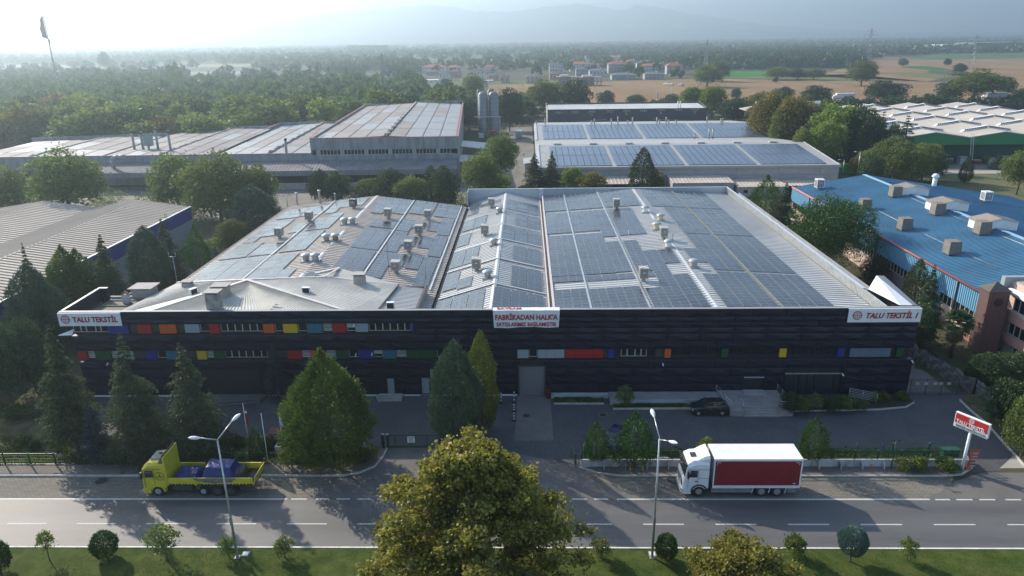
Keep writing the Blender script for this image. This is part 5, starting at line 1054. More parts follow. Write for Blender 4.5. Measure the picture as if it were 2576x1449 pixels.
# black and white bollards along the ramp
K5 = lambda x, y: ((1400+x*700/2536)*.644, (1500+y*700/2536)*.644)
for i, p in enumerate((K5(2205, 265), K5(2202, 392), K5(2202, 525), K5(2020, 275))):
    q = P(*p); x, y = q[0], q[1]; t = thing('bollard', ['black and white bollard nearest the loading door', 'second black and white bollard along the ramp', 'black and white bollard farthest from the loading door', 'thin bollard between the golden thuja and the loading door'][i], 'bollard', (x, y, 0), 'black and white bollards beside the ramp'); h = [1.25, .8, .9, 1.2][i]
    MB().lathe((x, y, 0), [(.26, 0), (.24, .08), (.05, .12)], 14).build('base', M_['black'], t)
    for k in range(6): MB().cyl((x, y, .1+h*k/6), (x, y, .1+h*(k+1)/6), .05+.05*(i in (1, 2))*(1-k/6), .05+.05*(i in (1, 2))*(1-(k+1)/6), 10).build('band', M_['white'] if k % 2 else M_['black'], t)
# stack of red crates by the loading door
q = P(*K5(2536, 0)); x = 2.35
t = thing('pallet_stack', 'stack of dark red crates beside the loading door', 'crates', (x, 71.3, 0))
for k in range(3):
    o = MB(); o.box(2.02, 2.6, 70.95, 71.5, k*.33, k*.33+.06); o.box(2.02, 2.06, 70.95, 71.5, k*.33+.06, k*.33+.3); o.box(2.56, 2.6, 70.95, 71.5, k*.33+.06, k*.33+.3); o.box(2.06, 2.56, 70.95, 70.99, k*.33+.22, k*.33+.3); o.box(2.06, 2.56, 71.46, 71.5, k*.33+.06, k*.33+.3); o.build('crate', M_['maroon'], t)

# raised pavement, steps and railings at the shop
t = thing('shop_platform', 'pale stone platform with ramp and steps before the shop door', 'steps', (24, 69, 0)); st = mat('platform stone', (.26, .245, .235), .8, var=.12, vs=1.1, bump=.1); stw = mat('platform whitewash', (.34, .37, .4), .8, var=.12, vs=.9)
MB().box(9.05, 21.3, 69.65, 71.6, 0, .5).build('ramp_slab', st, t); MB().box(9.0, 21.3, 69.55, 69.65, 0, .56).build('ramp_face', stw, t); MB().box(2.6, 9.0, 70.95, 71.6, 0, .42).build('low_wall', stw, t)
MB().prism([(21.35, 66.9), (22.75, 66.9), (22.75, 68.0), (26.6, 68.0), (26.6, 66.9), (27.95, 66.9), (27.7, 71.55), (21.1, 71.55)], 0, .68).build('landing', st, t)
for k in range(4): MB().box(22.76, 26.59, 66.75+k*.31, 68.0, k*.17, (k+1)*.17-.003 if k < 3 else .675).build('step', st, t)
MB().box(23.9, 26.2, 70.4, 71.5, .68, .74).build('door_mat', M_['conclight'], t)
for k in range(7): MB().box(22.9, 25.2+.1*k, 68.3+k*.3, 68.33+k*.3, .682, .69).build('grip_strip', M_['dgrey'], t)
def rail(pts, lab, n_r=2, m=None, hh=.95, parent=None):
    t = thing('handrail', lab, 'handrail', (pts[0][0], pts[0][1], pts[0][2])); m = m or M_['galv']
    for a, b in zip(pts[:-1], pts[1:]):
        for k in range(n_r): d = hh*(1-k/n_r*.9); MB().cyl((a[0], a[1], a[2]+d), (b[0], b[1], b[2]+d), .025, .025, 6).build('rail', m, t)
        L_ = math.dist(a, b); n = max(1, round(L_/1.2))
        for i in range(n+1): f = i/n; MB().cyl(tuple(a[j]+(b[j]-a[j])*f for j in range(3)), (a[0]+(b[0]-a[0])*f, a[1]+(b[1]-a[1])*f, a[2]+(b[2]-a[2])*f+hh), .025, .025, 6).build('post', m, t)
rail([(20.9, 71.2, .55), (21.45, 67.1, .68)], 'steel handrail on the left edge of the shop landing'); rail([(22.7, 68.0, .68), (22.7, 67.0, .6)], 'short handrail left of the shop steps')
rail([(26.7, 68.0, .68), (26.7, 67.1, .68), (27.85, 67.05, .68), (27.6, 71.2, .68)], 'steel handrail round the right corner of the shop landing', 3)
rail([(35.0, 70.0, .45), (37.7, 69.9-.6, .15)], 'sloping galvanised rail fence beside the display window', 6, hh=1.25)
# planting beds along the facade
for nm, poly, mm in (('planting_bed', [(2.9, 69.75), (8.3, 69.75), (8.3, 70.9), (2.9, 70.9)], 'grass'), ('planting_bed', [(9.3, 68.55), (20.6, 68.6), (20.6, 69.5), (9.3, 69.5)], 'grass'), ('planting_bed', [(28.1, 68.0), (37.4, 68.3), (40.5, 68.8), (41.9, 69.8), (42.1, 71.5), (28.1, 71.5)], 'soil')):
    slab(nm, poly, .14, MATS['mown grass'] if mm == 'grass' else mat('dark planting soil', (.035, .035, .02), .95, col2=(.02, .03, .012), vs=2, bump=.5))
kerbline('kerb', [(2.8, 69.65), (8.35, 69.65)], .14, .16); kerbline('kerb', [(9.2, 68.45), (20.9, 68.5)], .14, .18); kerbline('kerb', [(28.1, 67.9), (37.5, 68.2), (40.6, 68.7), (42.0, 69.7)], .12, .16)
for k in range(6): struct('garden_step', MB().box(30.3, 31.8, 68.05+k*.35, 70.3, -.01, .06+k*.06), M_['conclight'])
# office entrance terrace and door steps on the left
t = thing('entrance_steps', 'wide dark terrace with two steps before the glazed office entrance', 'steps', (-33, 70, 0)); st2 = mat('dark terrace paving', (.1, .1, .105), .8, var=.1, vs=1)
MB().prism([(-38.5, 68.7), (-30.0, 70.35), (-29.4, 71.6), (-38.5, 71.6)], 0, .32).build('terrace', st2, t); MB().prism([(-38.5, 68.3), (-29.9, 70.0), (-29.9, 70.34), (-38.5, 68.68)], 0, .16).build('step', st2, t)
t = thing('door_steps', 'small pale steps below the narrow grey door left of the tall juniper', 'steps', (-15.4, 71, 0))
for k in range(3): MB().box(-16.75+k*.0, -14.1, 70.35+k*.38, 71.6, k*.12, (k+1)*.12-.002).build('step', M_['conclight'], t)
t = thing('door_steps', 'dark low steps below the second grey door beside the juniper', 'steps', (-11.5, 71, 0))
for k in range(2): MB().box(-12.1, -10.8, 70.8+k*.35, 71.6, k*.13, (k+1)*.13-.002).build('step', st2, t)
q = P(*K5(278, 215)); t = MB(); t.lathe((q[0], q[1], 0), [(.16, 0), (.2, .45), (.17, .46), (.01, .44)], 12); tag(t.build('litter_bucket', M_['panelw']), 'small pale bucket beside the door steps', 'bucket')
# dummies in the display window
def dummy(x, lab, top, bottom, skirt=False, s_=1.):
    t = thing('mannequin', lab, 'mannequin', (x, YF+.9, .52), 'dummies in the display window'); y = YF+.9; sk = mat('mannequin skin', (.5, .5, .48), .5)
    def limb(pts, rr, nm, m):
        g_ = MB()
        for (a, b), (r0, r1) in zip(zip(pts[:-1], pts[1:]), zip(rr[:-1], rr[1:])): g_.cyl((x+a[0], y+a[1], .52+a[2]), (x+b[0], y+b[1], .52+b[2]), r0, r1, 8)
        g_.build(nm, m, t)
    MB().lathe((x, y, .52), [(.02, .98), (.15, .95), (.11, 1.1), (.15, 1.3), (.17, 1.42), (.06, 1.5), (.045, 1.56), (.09, 1.64), (.09, 1.74), (.01, 1.82)], 12, ax=(1, .62)).build('torso', top, t)
    for k in (-1, 1):
        limb([(k*.08, 0, .95), (k*.1, -.03, .5), (k*.11+.05, 0, .06)], [.09, .06, .04], 'leg', bottom if not skirt else sk); limb([(k*.17, 0, 1.4), (k*.26, -.02, 1.15), (k*.2, -.12, .95)], [.05, .04, .03], 'arm', top)
    if skirt: MB().lathe((x, y, .52), [(.13, 1.0), (.18, .8), (.2, .6)], 12, ax=(1, .7)).build('skirt', bottom, t)
dk = mat('dark cloth', (.03, .035, .05), .8); lt = mat('light cloth', (.4, .45, .45), .8); gy = mat('grey cloth', (.1, .1, .09), .8); bl = mat('slate cloth', (.13, .16, .25), .8)
dummy(28.95, 'mannequin in white trousers at the left end of the shop window', lt, lt); dummy(29.65, 'mannequin in a dark jacket, second from the left in the shop window', gy, gy); dummy(32.3, 'mannequin in blouse and dark skirt in the right window bay', bl, dk, True); dummy(33.15, 'mannequin in a pale top, farthest right in the shop window', bl, dk)
# pylon sign
t = thing('pylon_sign', 'white pole sign with slanted red panel reading TALU TEKSTİL SATIŞ MAĞAZASI', 'sign', (38.0, 58.0, .1)); q = P(2424, 1188); x, y = q[0], q[1]+.3
h0 = 4.05; MB().cyl((x, y, .1), (x, y, h0+.2), .14, .12, 14).build('pole', M_['white'], t)
az = R_(-57); c, s_ = math.cos(az), math.sin(az); L_, Hh = 2.9, 1.42
bx_ = MB().obox((x, y, h0+Hh/2), (L_, .3, Hh), az).build('light_box', M_['white'], t)
def sg(nm, m, a, b, z0, z1, off, par): cx_, cy_ = x+c*((a+b)/2)+s_*off, y+s_*((a+b)/2)-c*off; return MB().obox((cx_, cy_, h0+(z0+z1)/2), (b-a, .02, z1-z0), az).build(nm, m, par)
rp = sg('red_face', mat('sign face red', (.5, .03, .03), .4), -L_/2+.07, L_/2-.07, .44, Hh-.07, .155, t)
n0 = lambda a, z, off=.172: (x+c*a+s_*off, y+s_*a-c*off, h0+z)
text('TALU TEKSTİL', 'lettering', t, M_['white'], .42, n0(-L_/2+.2, .5), rot=(R_(90), 0, az), width=2.45, off=.012)
text('SATIŞ MAĞAZASI', 'lettering', t, M_['galvd'], .33, n0(-L_/2+.2, .1), rot=(R_(90), 0, az), width=2.5, off=.008)
g = MB(); rr = .22
for k in range(20): a, b = 2*math.pi*k/20, 2*math.pi*(k+1)/20; g.beam(n0(rr*math.cos(a), 1.1+rr*math.sin(a)), n0(rr*math.cos(b), 1.1+rr*math.sin(b)), .03, .02)
for k in (-.1, .0, .1): g.beam(n0(-.18, 1.1+k), n0(.18, 1.1+k), .02, .02); g.beam(n0(k, .93), n0(k, 1.27), .02, .02)
g.build('emblem', M_['white'], t)
t = thing('vertical_banner', 'narrow red banner strung against the pylon sign pole', 'banner', (x+.5, y, 0)); g = MB()
for i in range(8): f = lambda k, w_: (x+.3+w_*(.95-.07*k), y-.15+.06*math.sin(k*1.3), 2.3-.27*k); g.face([f(i, 0), f(i+1, 0), f(i+1, 1), f(i, 1)])
g.build('cloth', mat('banner red faded', (.42, .08, .06), .7), t)
for k in range(5): MB().box(x+.48, x+.95, y-.26, y-.24, 2.0-.33*k-.09, 2.0-.33*k+.03).build('printed_word', M_['conclight'], t)
# right yard: closed chain-link gate with notices, cloth-covered fence
t = thing('yard_gate', 'wide grey mesh gate with white notices at the right side yard', 'gate', (44.8, 71.6, 0)); x0, x1 = 42.4, 49.3; yg = 71.6
g = MB(); g.beam((x0, yg, 1.95), (x1, yg, 1.95), .06); g.beam((x0, yg, .12), (x1, yg, .12), .06)
for f in (0, .25, .5, .75, 1): g.beam((x0+(x1-x0)*f, yg, 0), (x0+(x1-x0)*f, yg, 2.0), .07)
g.build('gate_frame', M_['dgrey'], t); g = MB(); x = x0
while x < x1: g.beam((x, yg, .12), (x, yg, 1.95), .01); x += .12
z = .2
while z < 1.9: g.beam((x0, yg, z), (x1, yg, z), .01); z += .15
o = g.build('wire_mesh', M_['dgrey'], t); o['kind'] = 'stuff'
for f in (.1, .24, .385, .475, .6): MB().box(x0+(x1-x0)*f-.22, x0+(x1-x0)*f+.22, yg-.04, yg-.03, 1.25, 1.6).build('notice', M_['conclight'], t)
def clothfence(pts, h, lab):
    t = thing('cloth_fence', lab, 'fence', (pts[0][0], pts[0][1], 0)); cl = mat('grey shade cloth', (.13, .13, .135), .9, var=.2, vs=1.5, bump=.5, bs=3)
    for (a, b) in zip(pts[:-1], pts[1:]):
        L_ = math.hypot(b[0]-a[0], b[1]-a[1]); ux, uy = (b[0]-a[0])/L_, (b[1]-a[1])/L_; n = max(1, round(L_/2.4)); mb = MB()
        for i in range(n+1): MB().cyl((a[0]+ux*L_*i/n, a[1]+uy*L_*i/n, 0), (a[0]+ux*L_*i/n, a[1]+uy*L_*i/n, h+.1), .04, .04, 6).build('post', M_['dgrey'], t)
        k = n*8
        for i in range(k):
            for j in range(5):
                def f(i, j):
                    tt = i/k*L_; ph = (i % 8)/8; sag = .28*math.sin(math.pi*ph)*(j/5); o = .1*math.sin(i*2.1+j)*.6+.08*math.sin(j*2+i)
                    return (a[0]+ux*tt-uy*(.05+o), a[1]+uy*tt+ux*(.05+o), .1+(h-sag)*j/5)
                mb.face([f(i, j), f(i+1, j), f(i+1, j+1), f(i, j+1)])
        mb.build('cloth', cl, t)
clothfence([(49.3, 71.5), (47.9, 79), (46.6, 90), (45.9, 100)], 2.0, 'long fence draped in sagging grey cloth down the right side yard')
clothfence([(52.8, 66.0), (50.6, 69.3), (49.5, 71.4)], 1.9, 'short sagging cloth fence right of the yard gate')
slab('verge', G((2415, 1010), (2440, 1030), (2480, 1062), (2520, 1105), (2576, 1165), (2640, 1215), (2640, 1000), (2560, 960), (2450, 960)), .12, M_['weeds'])
kerbline('kerb', [tuple(p) for p in G((2414, 1008), (2438, 1032), (2480, 1066), (2520, 1110), (2576, 1172), (2640, 1230))], .14, .18)
# ------------------------------------------------------------------ trees
NR = np.random.default_rng(11)
def unit(v): return v/np.maximum(1e-6, np.linalg.norm(v, axis=1, keepdims=True))
def quads(c, a, b):
    "rhombic leaves: centre, long half axis, short half axis"
    n = len(c); V = np.empty((n, 4, 3)); V[:, 0] = c-a; V[:, 1] = c+b; V[:, 2] = c+a; V[:, 3] = c-b
    return V.reshape(-1, 3), np.arange(n*4).reshape(n, 4)
def rdir(n): return unit(NR.normal(size=(n, 3)))
def leaves(c, s, up=0., out=None, asp=.5, jit=.5):
    n = len(c); d = rdir(n)
    if out is not None: d = unit(d*jit+out)
    d[:, 2] += up; d = unit(d); r = rdir(n); b = unit(np.cross(d, r)); sz = (s*NR.uniform(.6, 1.35, n))[:, None]
    return quads(c, d*sz*.5, b*sz*.5*asp)
def crown_mesh(name, c, s, m, **k):
    V, F = leaves(c, s, **k); return npmesh(name, V, F, [m])
def branchy(mb, h, r0, n, spread, seed, z0=.25, top=.8, up=.5):
    r = random.Random(seed); lean = (r.uniform(-.03, .03)*h, r.uniform(-.03, .03)*h)
    mb.cyl((0, 0, 0), (lean[0]*.5, lean[1]*.5, h*.4), r0, r0*.7, 8, caps=False); mb.cyl((lean[0]*.5, lean[1]*.5, h*.4), (lean[0], lean[1], h*top), r0*.7, r0*.22, 7, caps=False)
    for i in range(n):
        f = z0+(top-z0)*(i+.5)/n; a = i*2.4+r.uniform(-.4, .4); L_ = spread*(.7+.5*r.random())*(1.1-.5*f); b = (lean[0]*f, lean[1]*f, h*f*.9)
        m1 = (b[0]+math.cos(a)*L_*.55, b[1]+math.sin(a)*L_*.55, b[2]+L_*.55*up); e = (b[0]+math.cos(a+.15)*L_, b[1]+math.sin(a+.15)*L_, b[2]+L_*up*1.25)
        mb.cyl(b, m1, r0*.35*(1.1-f), r0*.22*(1.1-f), 5, caps=False); mb.cyl(m1, e, r0*.22*(1.1-f), r0*.06, 5, caps=False)
def broad(name, H, Wd, n, s, m, seed, nb=26, z0=.22, bark='bark', flat=1., asp=.6, pool=(.55, 1.), top=.55):
    "broad-leaved tree: leaf clumps round a branching frame"
    global NR; NR = np.random.default_rng(seed); r = random.Random(seed)
    cs, rs = [], []
    for i in range(nb):
        t = (i+.5)/nb; ph = math.acos(1-1.75*t); a = i*2.39996+r.uniform(-.3, .3); k = r.uniform(.52, .8)
        x = math.cos(a)*math.sin(ph)*Wd/2*k; y = math.sin(a)*math.sin(ph)*Wd/2*k; z = H*(z0+(1-z0)*.47)+math.cos(ph)*H*(1-z0)*.5*k*flat*1.25
        cs.append((x, y, z)); rs.append(Wd*r.uniform(.14, .235))
    cs = np.array(cs); rs = np.array(rs); w_ = rs**2; idx = NR.choice(nb, n, p=w_/w_.sum()); d = rdir(n); d[:, 2] = np.where(d[:, 2] < -.4, -d[:, 2], d[:, 2])
    rad = NR.uniform(pool[0], pool[1], n)**.6; c = cs[idx]+d*(rs[idx]*rad)[:, None]*np.array([1, 1, .85])+NR.normal(size=(n, 3))*s*.5
    k = NR.random(n) < .14; c[k] = NR.normal(size=(k.sum(), 3))*np.array([Wd*.2, Wd*.2, H*.17])+np.array([0, 0, H*.55])
    c[:, 2] = np.maximum(c[:, 2], H*z0*.7)
    cm = crown_mesh(name+' crown', c, s, m, out=d*.5+np.array([0, 0, .25]), asp=asp, jit=.9)
    t = MB(); branchy(t, H, Wd*.022+.03, 9, Wd*.36, seed, z0=z0); tm = t.mesh(name+' trunk'); tm.materials.append(M_[bark]); return cm, tm, H, Wd
def plane_crown(name, H, Wd, n, s, m, seed, prof, nb=70, z0=.14, bark='barkp'):
    "loose crown built limb by limb: long leafy sprays on arching branches"
    global NR; NR = np.random.default_rng(seed); r = random.Random(seed); t = MB(); C_ = []; O_ = []
    t.cyl((0, 0, 0), (.2, .1, H*.35), .3, .22, 10, caps=False); t.cyl((.2, .1, H*.35), (.1, 0, H*.93), .22, .05, 8, caps=False)
    per = n//nb
    for i in range(nb):
        f = z0+(.97-z0)*((i+.5)/nb)**.85; a = i*2.39996+r.uniform(-.5, .5); R = np.interp(f, prof[0], prof[1])*Wd/2*r.uniform(.68, 1.14); up = .25+.55*f
        b0 = np.array([.15, .05, H*max(.12, f-.16*(1-f*.5))]); e = np.array([math.cos(a)*R, math.sin(a)*R, H*f+r.uniform(-.3, .5)]); md = (b0+e)/2+np.array([0, 0, up*.5]); t.cyl(tuple(b0), tuple(md), .1*(1.1-f), .06*(1.1-f)+.01, 5, caps=False); t.cyl(tuple(md), tuple(e), .06*(1.1-f)+.01, .015, 5, caps=False)
        nt = r.randint(4, 7)
        for k in range(nt):
            q = r.uniform(.3, 1.02); base = b0*(1-q)**2+2*md*q*(1-q)+e*q*q if q < 1 else e; dv = unit(np.array([[math.cos(a)+r.uniform(-.9, .9), math.sin(a)+r.uniform(-.9, .9), r.uniform(-.25, .9)]]))[0]; L_ = r.uniform(.7, 1.7)*(1.15-.55*f)
            m_ = per//nt; u_ = NR.uniform(0, 1, m_); c = base+dv*L_*u_[:, None]+NR.normal(size=(m_, 3))*np.array([.34, .34, .24])*(1.25-u_[:, None]*.7); C_.append(c); O_.append(np.tile(dv, (m_, 1))*.5)
    c = np.concatenate(C_); o = np.concatenate(O_)+np.array([0, 0, .1]); cm = crown_mesh(name+' crown', c, s, m, out=o, asp=.8, jit=1.)
    tm = t.mesh(name+' trunk'); tm.materials.append(M_[bark]); return cm, tm, H, Wd
def conifer(name, H, Wd, m, seed, levels=24, per=10, s=.3, z0=.06, droop=.25, fan=.28, dens=1., prof=.8, irr=.35, bark='bark', rise=.0, asp=.35, hang=.25):
    global NR; NR = np.random.default_rng(seed); r = random.Random(seed); C_ = []; D_ = []; mb = MB()
    for l in range(levels):
        f = z0+(1-z0)*(l/levels)**.92; z = H*f; base = (1-f)**prof*Wd/2+.04*Wd*(1-f)
        if f < z0+.12: base *= .75+.25*(f-z0)/.12
        for k in range(max(4, int(per*(1-f*.45)))):
            a = r.uniform(0, 2*math.pi); L_ = base*r.uniform(1-irr, 1+irr*.55); nl = max(4, int(L_*dens*26/s*.3)); t = NR.uniform(.12, 1, nl)**.75
            lat = NR.normal(size=nl)*fan*L_*(.25+.75*(1-abs(t-.55)*1.2)).clip(.1); dx, dy = math.cos(a), math.sin(a)
            zz = z+rise*L_*t-droop*L_*t**1.8+NR.normal(size=nl)*s*.2-np.abs(lat)*droop*.8
            C_.append(np.stack([dx*L_*t-dy*lat, dy*L_*t+dx*lat, zz], 1)); sg = np.sign(lat)*.5
            D_.append(np.stack([dx-dy*sg, dy+dx*sg, np.full(nl, -hang)], 1))
            if k % 3 == 0: mb.cyl((0, 0, z), (dx*L_*.7, dy*L_*.7, z-droop*L_*.45+rise*L_*.7), .035*(1-f)+.012, .01, 4, caps=False)
    c = np.concatenate(C_); d = unit(np.concatenate(D_)); cm = crown_mesh(name+' crown', c, s, m, out=d, jit=.45, asp=asp)
    mb.cyl((0, 0, 0), (0, 0, H*.55), H*.014+.04, H*.009+.02, 8, caps=False); mb.cyl((0, 0, H*.55), (0, 0, H*.99), H*.009+.02, .01, 6, caps=False)
    tm = mb.mesh(name+' trunk'); tm.materials.append(M_[bark]); return cm, tm, H, Wd
def egg(name, H, Wd, m, seed, n=9000, s=.28, z0=.06, belly=.38, lump=.1, nl=60, asp=.3, upv=.9, pw=.75, bark='bark', trunkh=.3, inner=.25):
    "dense upright evergreen with feathery upward sprays"
    global NR; NR = np.random.default_rng(seed)
    t = NR.uniform(0, 1, n); 
    def prof(t): return np.where(t < belly, (.62+.38*np.sin(np.pi/2*t/belly)), np.cos(np.pi/2*((t-belly)/(1-belly)).clip(0, 1))**pw)
    keep = NR.random(n) < prof(t).clip(.12); t = t[keep]; n = len(t); a = NR.uniform(0, 2*np.pi, n)
    la, lt, lw = NR.uniform(0, 2*np.pi, nl), NR.uniform(0, 1, nl), NR.uniform(.25, .5, nl)
    bump = np.zeros(n)
    for i in range(nl): da = np.abs((a-la[i]+np.pi) % (2*np.pi)-np.pi); bump = np.maximum(bump, 1-np.sqrt((da/lw[i])**2+((t-lt[i])/(lw[i]*.32))**2))
    rr = prof(t)*Wd/2*(1-lump+lump*2*bump.clip(-.6, 1))*NR.uniform(.86, 1.04, n); k = NR.random(n) < inner; rr[k] *= NR.uniform(.4, .95, k.sum())
    z = H*(z0+(1-z0)*t)+NR.normal(size=n)*s*.4; c = np.stack([np.cos(a)*rr, np.sin(a)*rr, z], 1); o_ = np.stack([np.cos(a), np.sin(a), np.full(n, upv)], 1)
    cm = crown_mesh(name+' crown', c, s, m, out=unit(o_), jit=.55, asp=asp)
    mb = MB(); mb.cyl((0, 0, 0), (0, 0, H*.7), H*.02+.03, .03, 8, caps=False)
    for i in range(5): aa = i*1.3; mb.cyl((0, 0, H*z0*.7), (math.cos(aa)*Wd*.2, math.sin(aa)*Wd*.2, H*.35), .05, .02, 5, caps=False)
    tm = mb.mesh(name+' trunk'); tm.materials.append(M_[bark]); return cm, tm, H, Wd
# leaf colours
L_plane = leafmat('plane leaves', (.12, .13, .024), (.29, .265, .045), (.42, .35, .085), trans=.45, scale=.9, rv=.05)
L_green = leafmat('broad leaves', (.07, .11, .028), (.155, .205, .05), (.24, .25, .07), trans=.42, scale=.5, rv=.22)
L_bright = leafmat('bright leaves', (.09, .15, .028), (.2, .27, .045), (.28, .31, .06), trans=.4, scale=.6, rv=.15)
L_dark = leafmat('dark leaves', (.026, .052, .02), (.06, .1, .035), (.095, .135, .048), trans=.25, scale=.6, rv=.25)
L_cedar = leafmat('cedar needles', (.035, .055, .025), (.09, .12, .055), (.16, .185, .09), trans=.35, scale=.9, rv=.15)
L_blue = leafmat('blue spruce needles', (.025, .038, .045), (.055, .075, .09), trans=.15, scale=.6, rv=.1)
L_juni = leafmat('juniper scales', (.03, .065, .038), (.085, .14, .085), (.14, .2, .125), trans=.2, scale=.8, rv=.12)
L_thuja = leafmat('thuja sprays', (.03, .065, .012), (.1, .16, .022), (.22, .22, .03), trans=.3, scale=.33, rv=.08)
L_gold = leafmat('golden thuja sprays', (.05, .09, .015), (.12, .16, .025), (.2, .2, .035), trans=.3, scale=.6, rv=.1)
L_pine = leafmat('pine needles', (.02, .06, .012), (.05, .12, .02), (.075, .155, .03), trans=.25, scale=.7, rv=.15)
L_autumn = leafmat('autumn leaves', (.09, .095, .024), (.2, .175, .04), (.27, .21, .05), trans=.4, scale=.4, rv=.2)
L_sage = leafmat('silvery leaves', (.06, .11, .09), (.12, .2, .17), trans=.2, scale=2., rv=.05)
# shapes, each built once
TB = {}
TB['plane'] = plane_crown('plane tree', 13.4, 13.6, 84000, .25, L_plane, 3, ((0, .12, .3, .5, .65, .8, .92, 1), (.6, .9, 1.02, .92, .74, .46, .22, .08)), nb=96); TB['plane2'] = plane_crown('small plane tree', 7.4, 9.4, 30000, .23, L_plane, 4, ((0, .2, .45, .7, .88, 1), (.7, 1, .95, .7, .4, .12)), nb=60)
TB['g1'] = broad('broad tree', 11, 9.5, 10000, .42, L_green, 5, nb=30, z0=.12); TB['g2'] = broad('broad tree', 10, 10.5, 9000, .42, L_green, 6, nb=34, z0=.05); TB['g3'] = broad('tall broad tree', 13, 9, 9000, .42, L_green, 8, nb=30)
TB['br'] = broad('bright tree', 9, 7.5, 8000, .36, L_bright, 9, nb=22); TB['au'] = broad('autumn tree', 10, 9, 8000, .4, L_autumn, 10, nb=26); TB['dk'] = broad('dark broad tree', 9, 8.5, 9000, .36, L_dark, 12, nb=34, z0=.03)
TB['ce1'] = conifer('cedar', 13, 9, L_cedar, 21, levels=26, per=12, s=.36, dens=1.8, irr=.5, droop=.16, rise=.06, hang=.35, prof=.95, z0=.13)
TB['ce2'] = conifer('open cedar', 14, 10, L_cedar, 22, levels=26, per=11, s=.32, dens=1.9, irr=.5, droop=.22, rise=.05, prof=1.0, hang=.4)
TB['sp'] = conifer('blue spruce', 8, 3.6, L_blue, 23, levels=26, per=11, s=.2, dens=1., irr=.15, droop=.05, rise=.12, prof=.85, z0=.1, hang=0)
TB['ju'] = egg('juniper', 11, 6.2, L_juni, 31, n=28000, s=.32, lump=.2, belly=.42); TB['th'] = egg('thuja', 11, 8.6, L_thuja, 32, n=36000, s=.36, lump=.26, belly=.3, nl=130, pw=.95, upv=.6)
TB['go'] = egg('golden thuja', 11, 4.6, L_gold, 33, n=18000, s=.28, lump=.14, belly=.35); TB['cy'] = egg('cypress', 9, 3.0, L_dark, 34, n=8000, s=.3, lump=.15, belly=.35, pw=.8)
TB['pc'] = egg('bushy pine', 6, 4.4, L_pine, 35, n=9000, s=.24, lump=.3, belly=.25, nl=40, pw=1.05, upv=.35, inner=.35, z0=.18)
TB['st'] = broad('stone pine', 9.5, 10, 34000, .27, L_pine, 41, nb=64, z0=.2, asp=.3, flat=.95, pool=(.7, 1.))
TB['bu'] = egg('clipped bush', 2, 1.8, L_pine, 42, n=8000, s=.14, lump=.1, belly=.4, pw=.5, upv=.5, z0=.14, nl=25); TB['bl'] = egg('silvery ball tree', 2.6, 2.3, L_sage, 43, n=12000, s=.15, lump=.08, belly=.45, pw=.55, upv=.7, z0=.3, nl=30)
TB['ys'] = broad('young tree', 3, 2.1, 1300, .17, L_bright, 44, nb=10, z0=.42); TB['sh'] = broad('loose shrub', 1.7, 1.9, 1500, .14, L_green, 45, nb=10, z0=.06); TB['ye'] = broad('yellow shrub', 1.5, 1.8, 1500, .16, L_gold, 46, nb=10, z0=.05)
TB['po'] = egg('poplar', 18, 4.2, L_green, 51, n=4500, s=.55, lump=.2, belly=.45, upv=1.3, nl=30)
TB['cyf'] = egg('far cypress', 12, 2.6, L_dark, 52, n=1500, s=.5, belly=.3, lump=.1); 
for i in range(5): TB['f%d' % i] = broad('distant tree', 10, 9.5, 1500, 1.0, (L_green, L_green, L_dark, L_bright, L_autumn)[i], 60+i, nb=16, z0=.1)
PS = TB['sp'][2]
# spruce-like with drooping tiers for the far right
TB['fs'] = conifer('tall spruce', 12, 5, L_dark, 24, levels=20, per=8, s=.42, dens=1.1, irr=.35, droop=.2, rise=.1)
def plant(kind, x, y, h, w_, lab, cat='tree', grp=None, name=None, z=0., rz=None, wy=None):
    cm, tm, H, W_ = TB[kind]; t = thing(name or cat, lab, cat, (x, y, z), grp); sx = w_/W_; sz = h/H; a = rnd.uniform(0, 6.28) if rz is None else rz
    for nm, me in (('trunk', tm), ('crown', cm)): part(nm, me, t, rot=(0, 0, a), scale=(sx, wy/W_ if wy else sx, sz), local=True)
    return t
def at(kind, u, vb, vt, wpx, lab, cat='tree', grp=None, name=None, z=0., k=1.06, ut=None, rz=None):
    "tree whose foot shows at u, vb and whose top shows at vt"
    q = P(u, vb, z); Z = float((q-CAM) @ FW); h = PY(u, vt, q[1])[2]-z; w_ = wpx*Z/FL*k
    return plant(kind, q[0], q[1], max(.3, h*1.01), w_, lab, cat, grp, name, z, rz)
# the big planes of the median
plant('plane', -3.9, 39.9, 13.2, 15.2, 'large yellow-green plane tree in the lower middle, its top before the loading ramp', name='plane_tree', rz=.7)
plant('plane2', 14.2, 38.2, 6.1, 8.8, 'yellowing plane tree crown at the bottom edge right of centre', name='plane_tree', rz=2.)
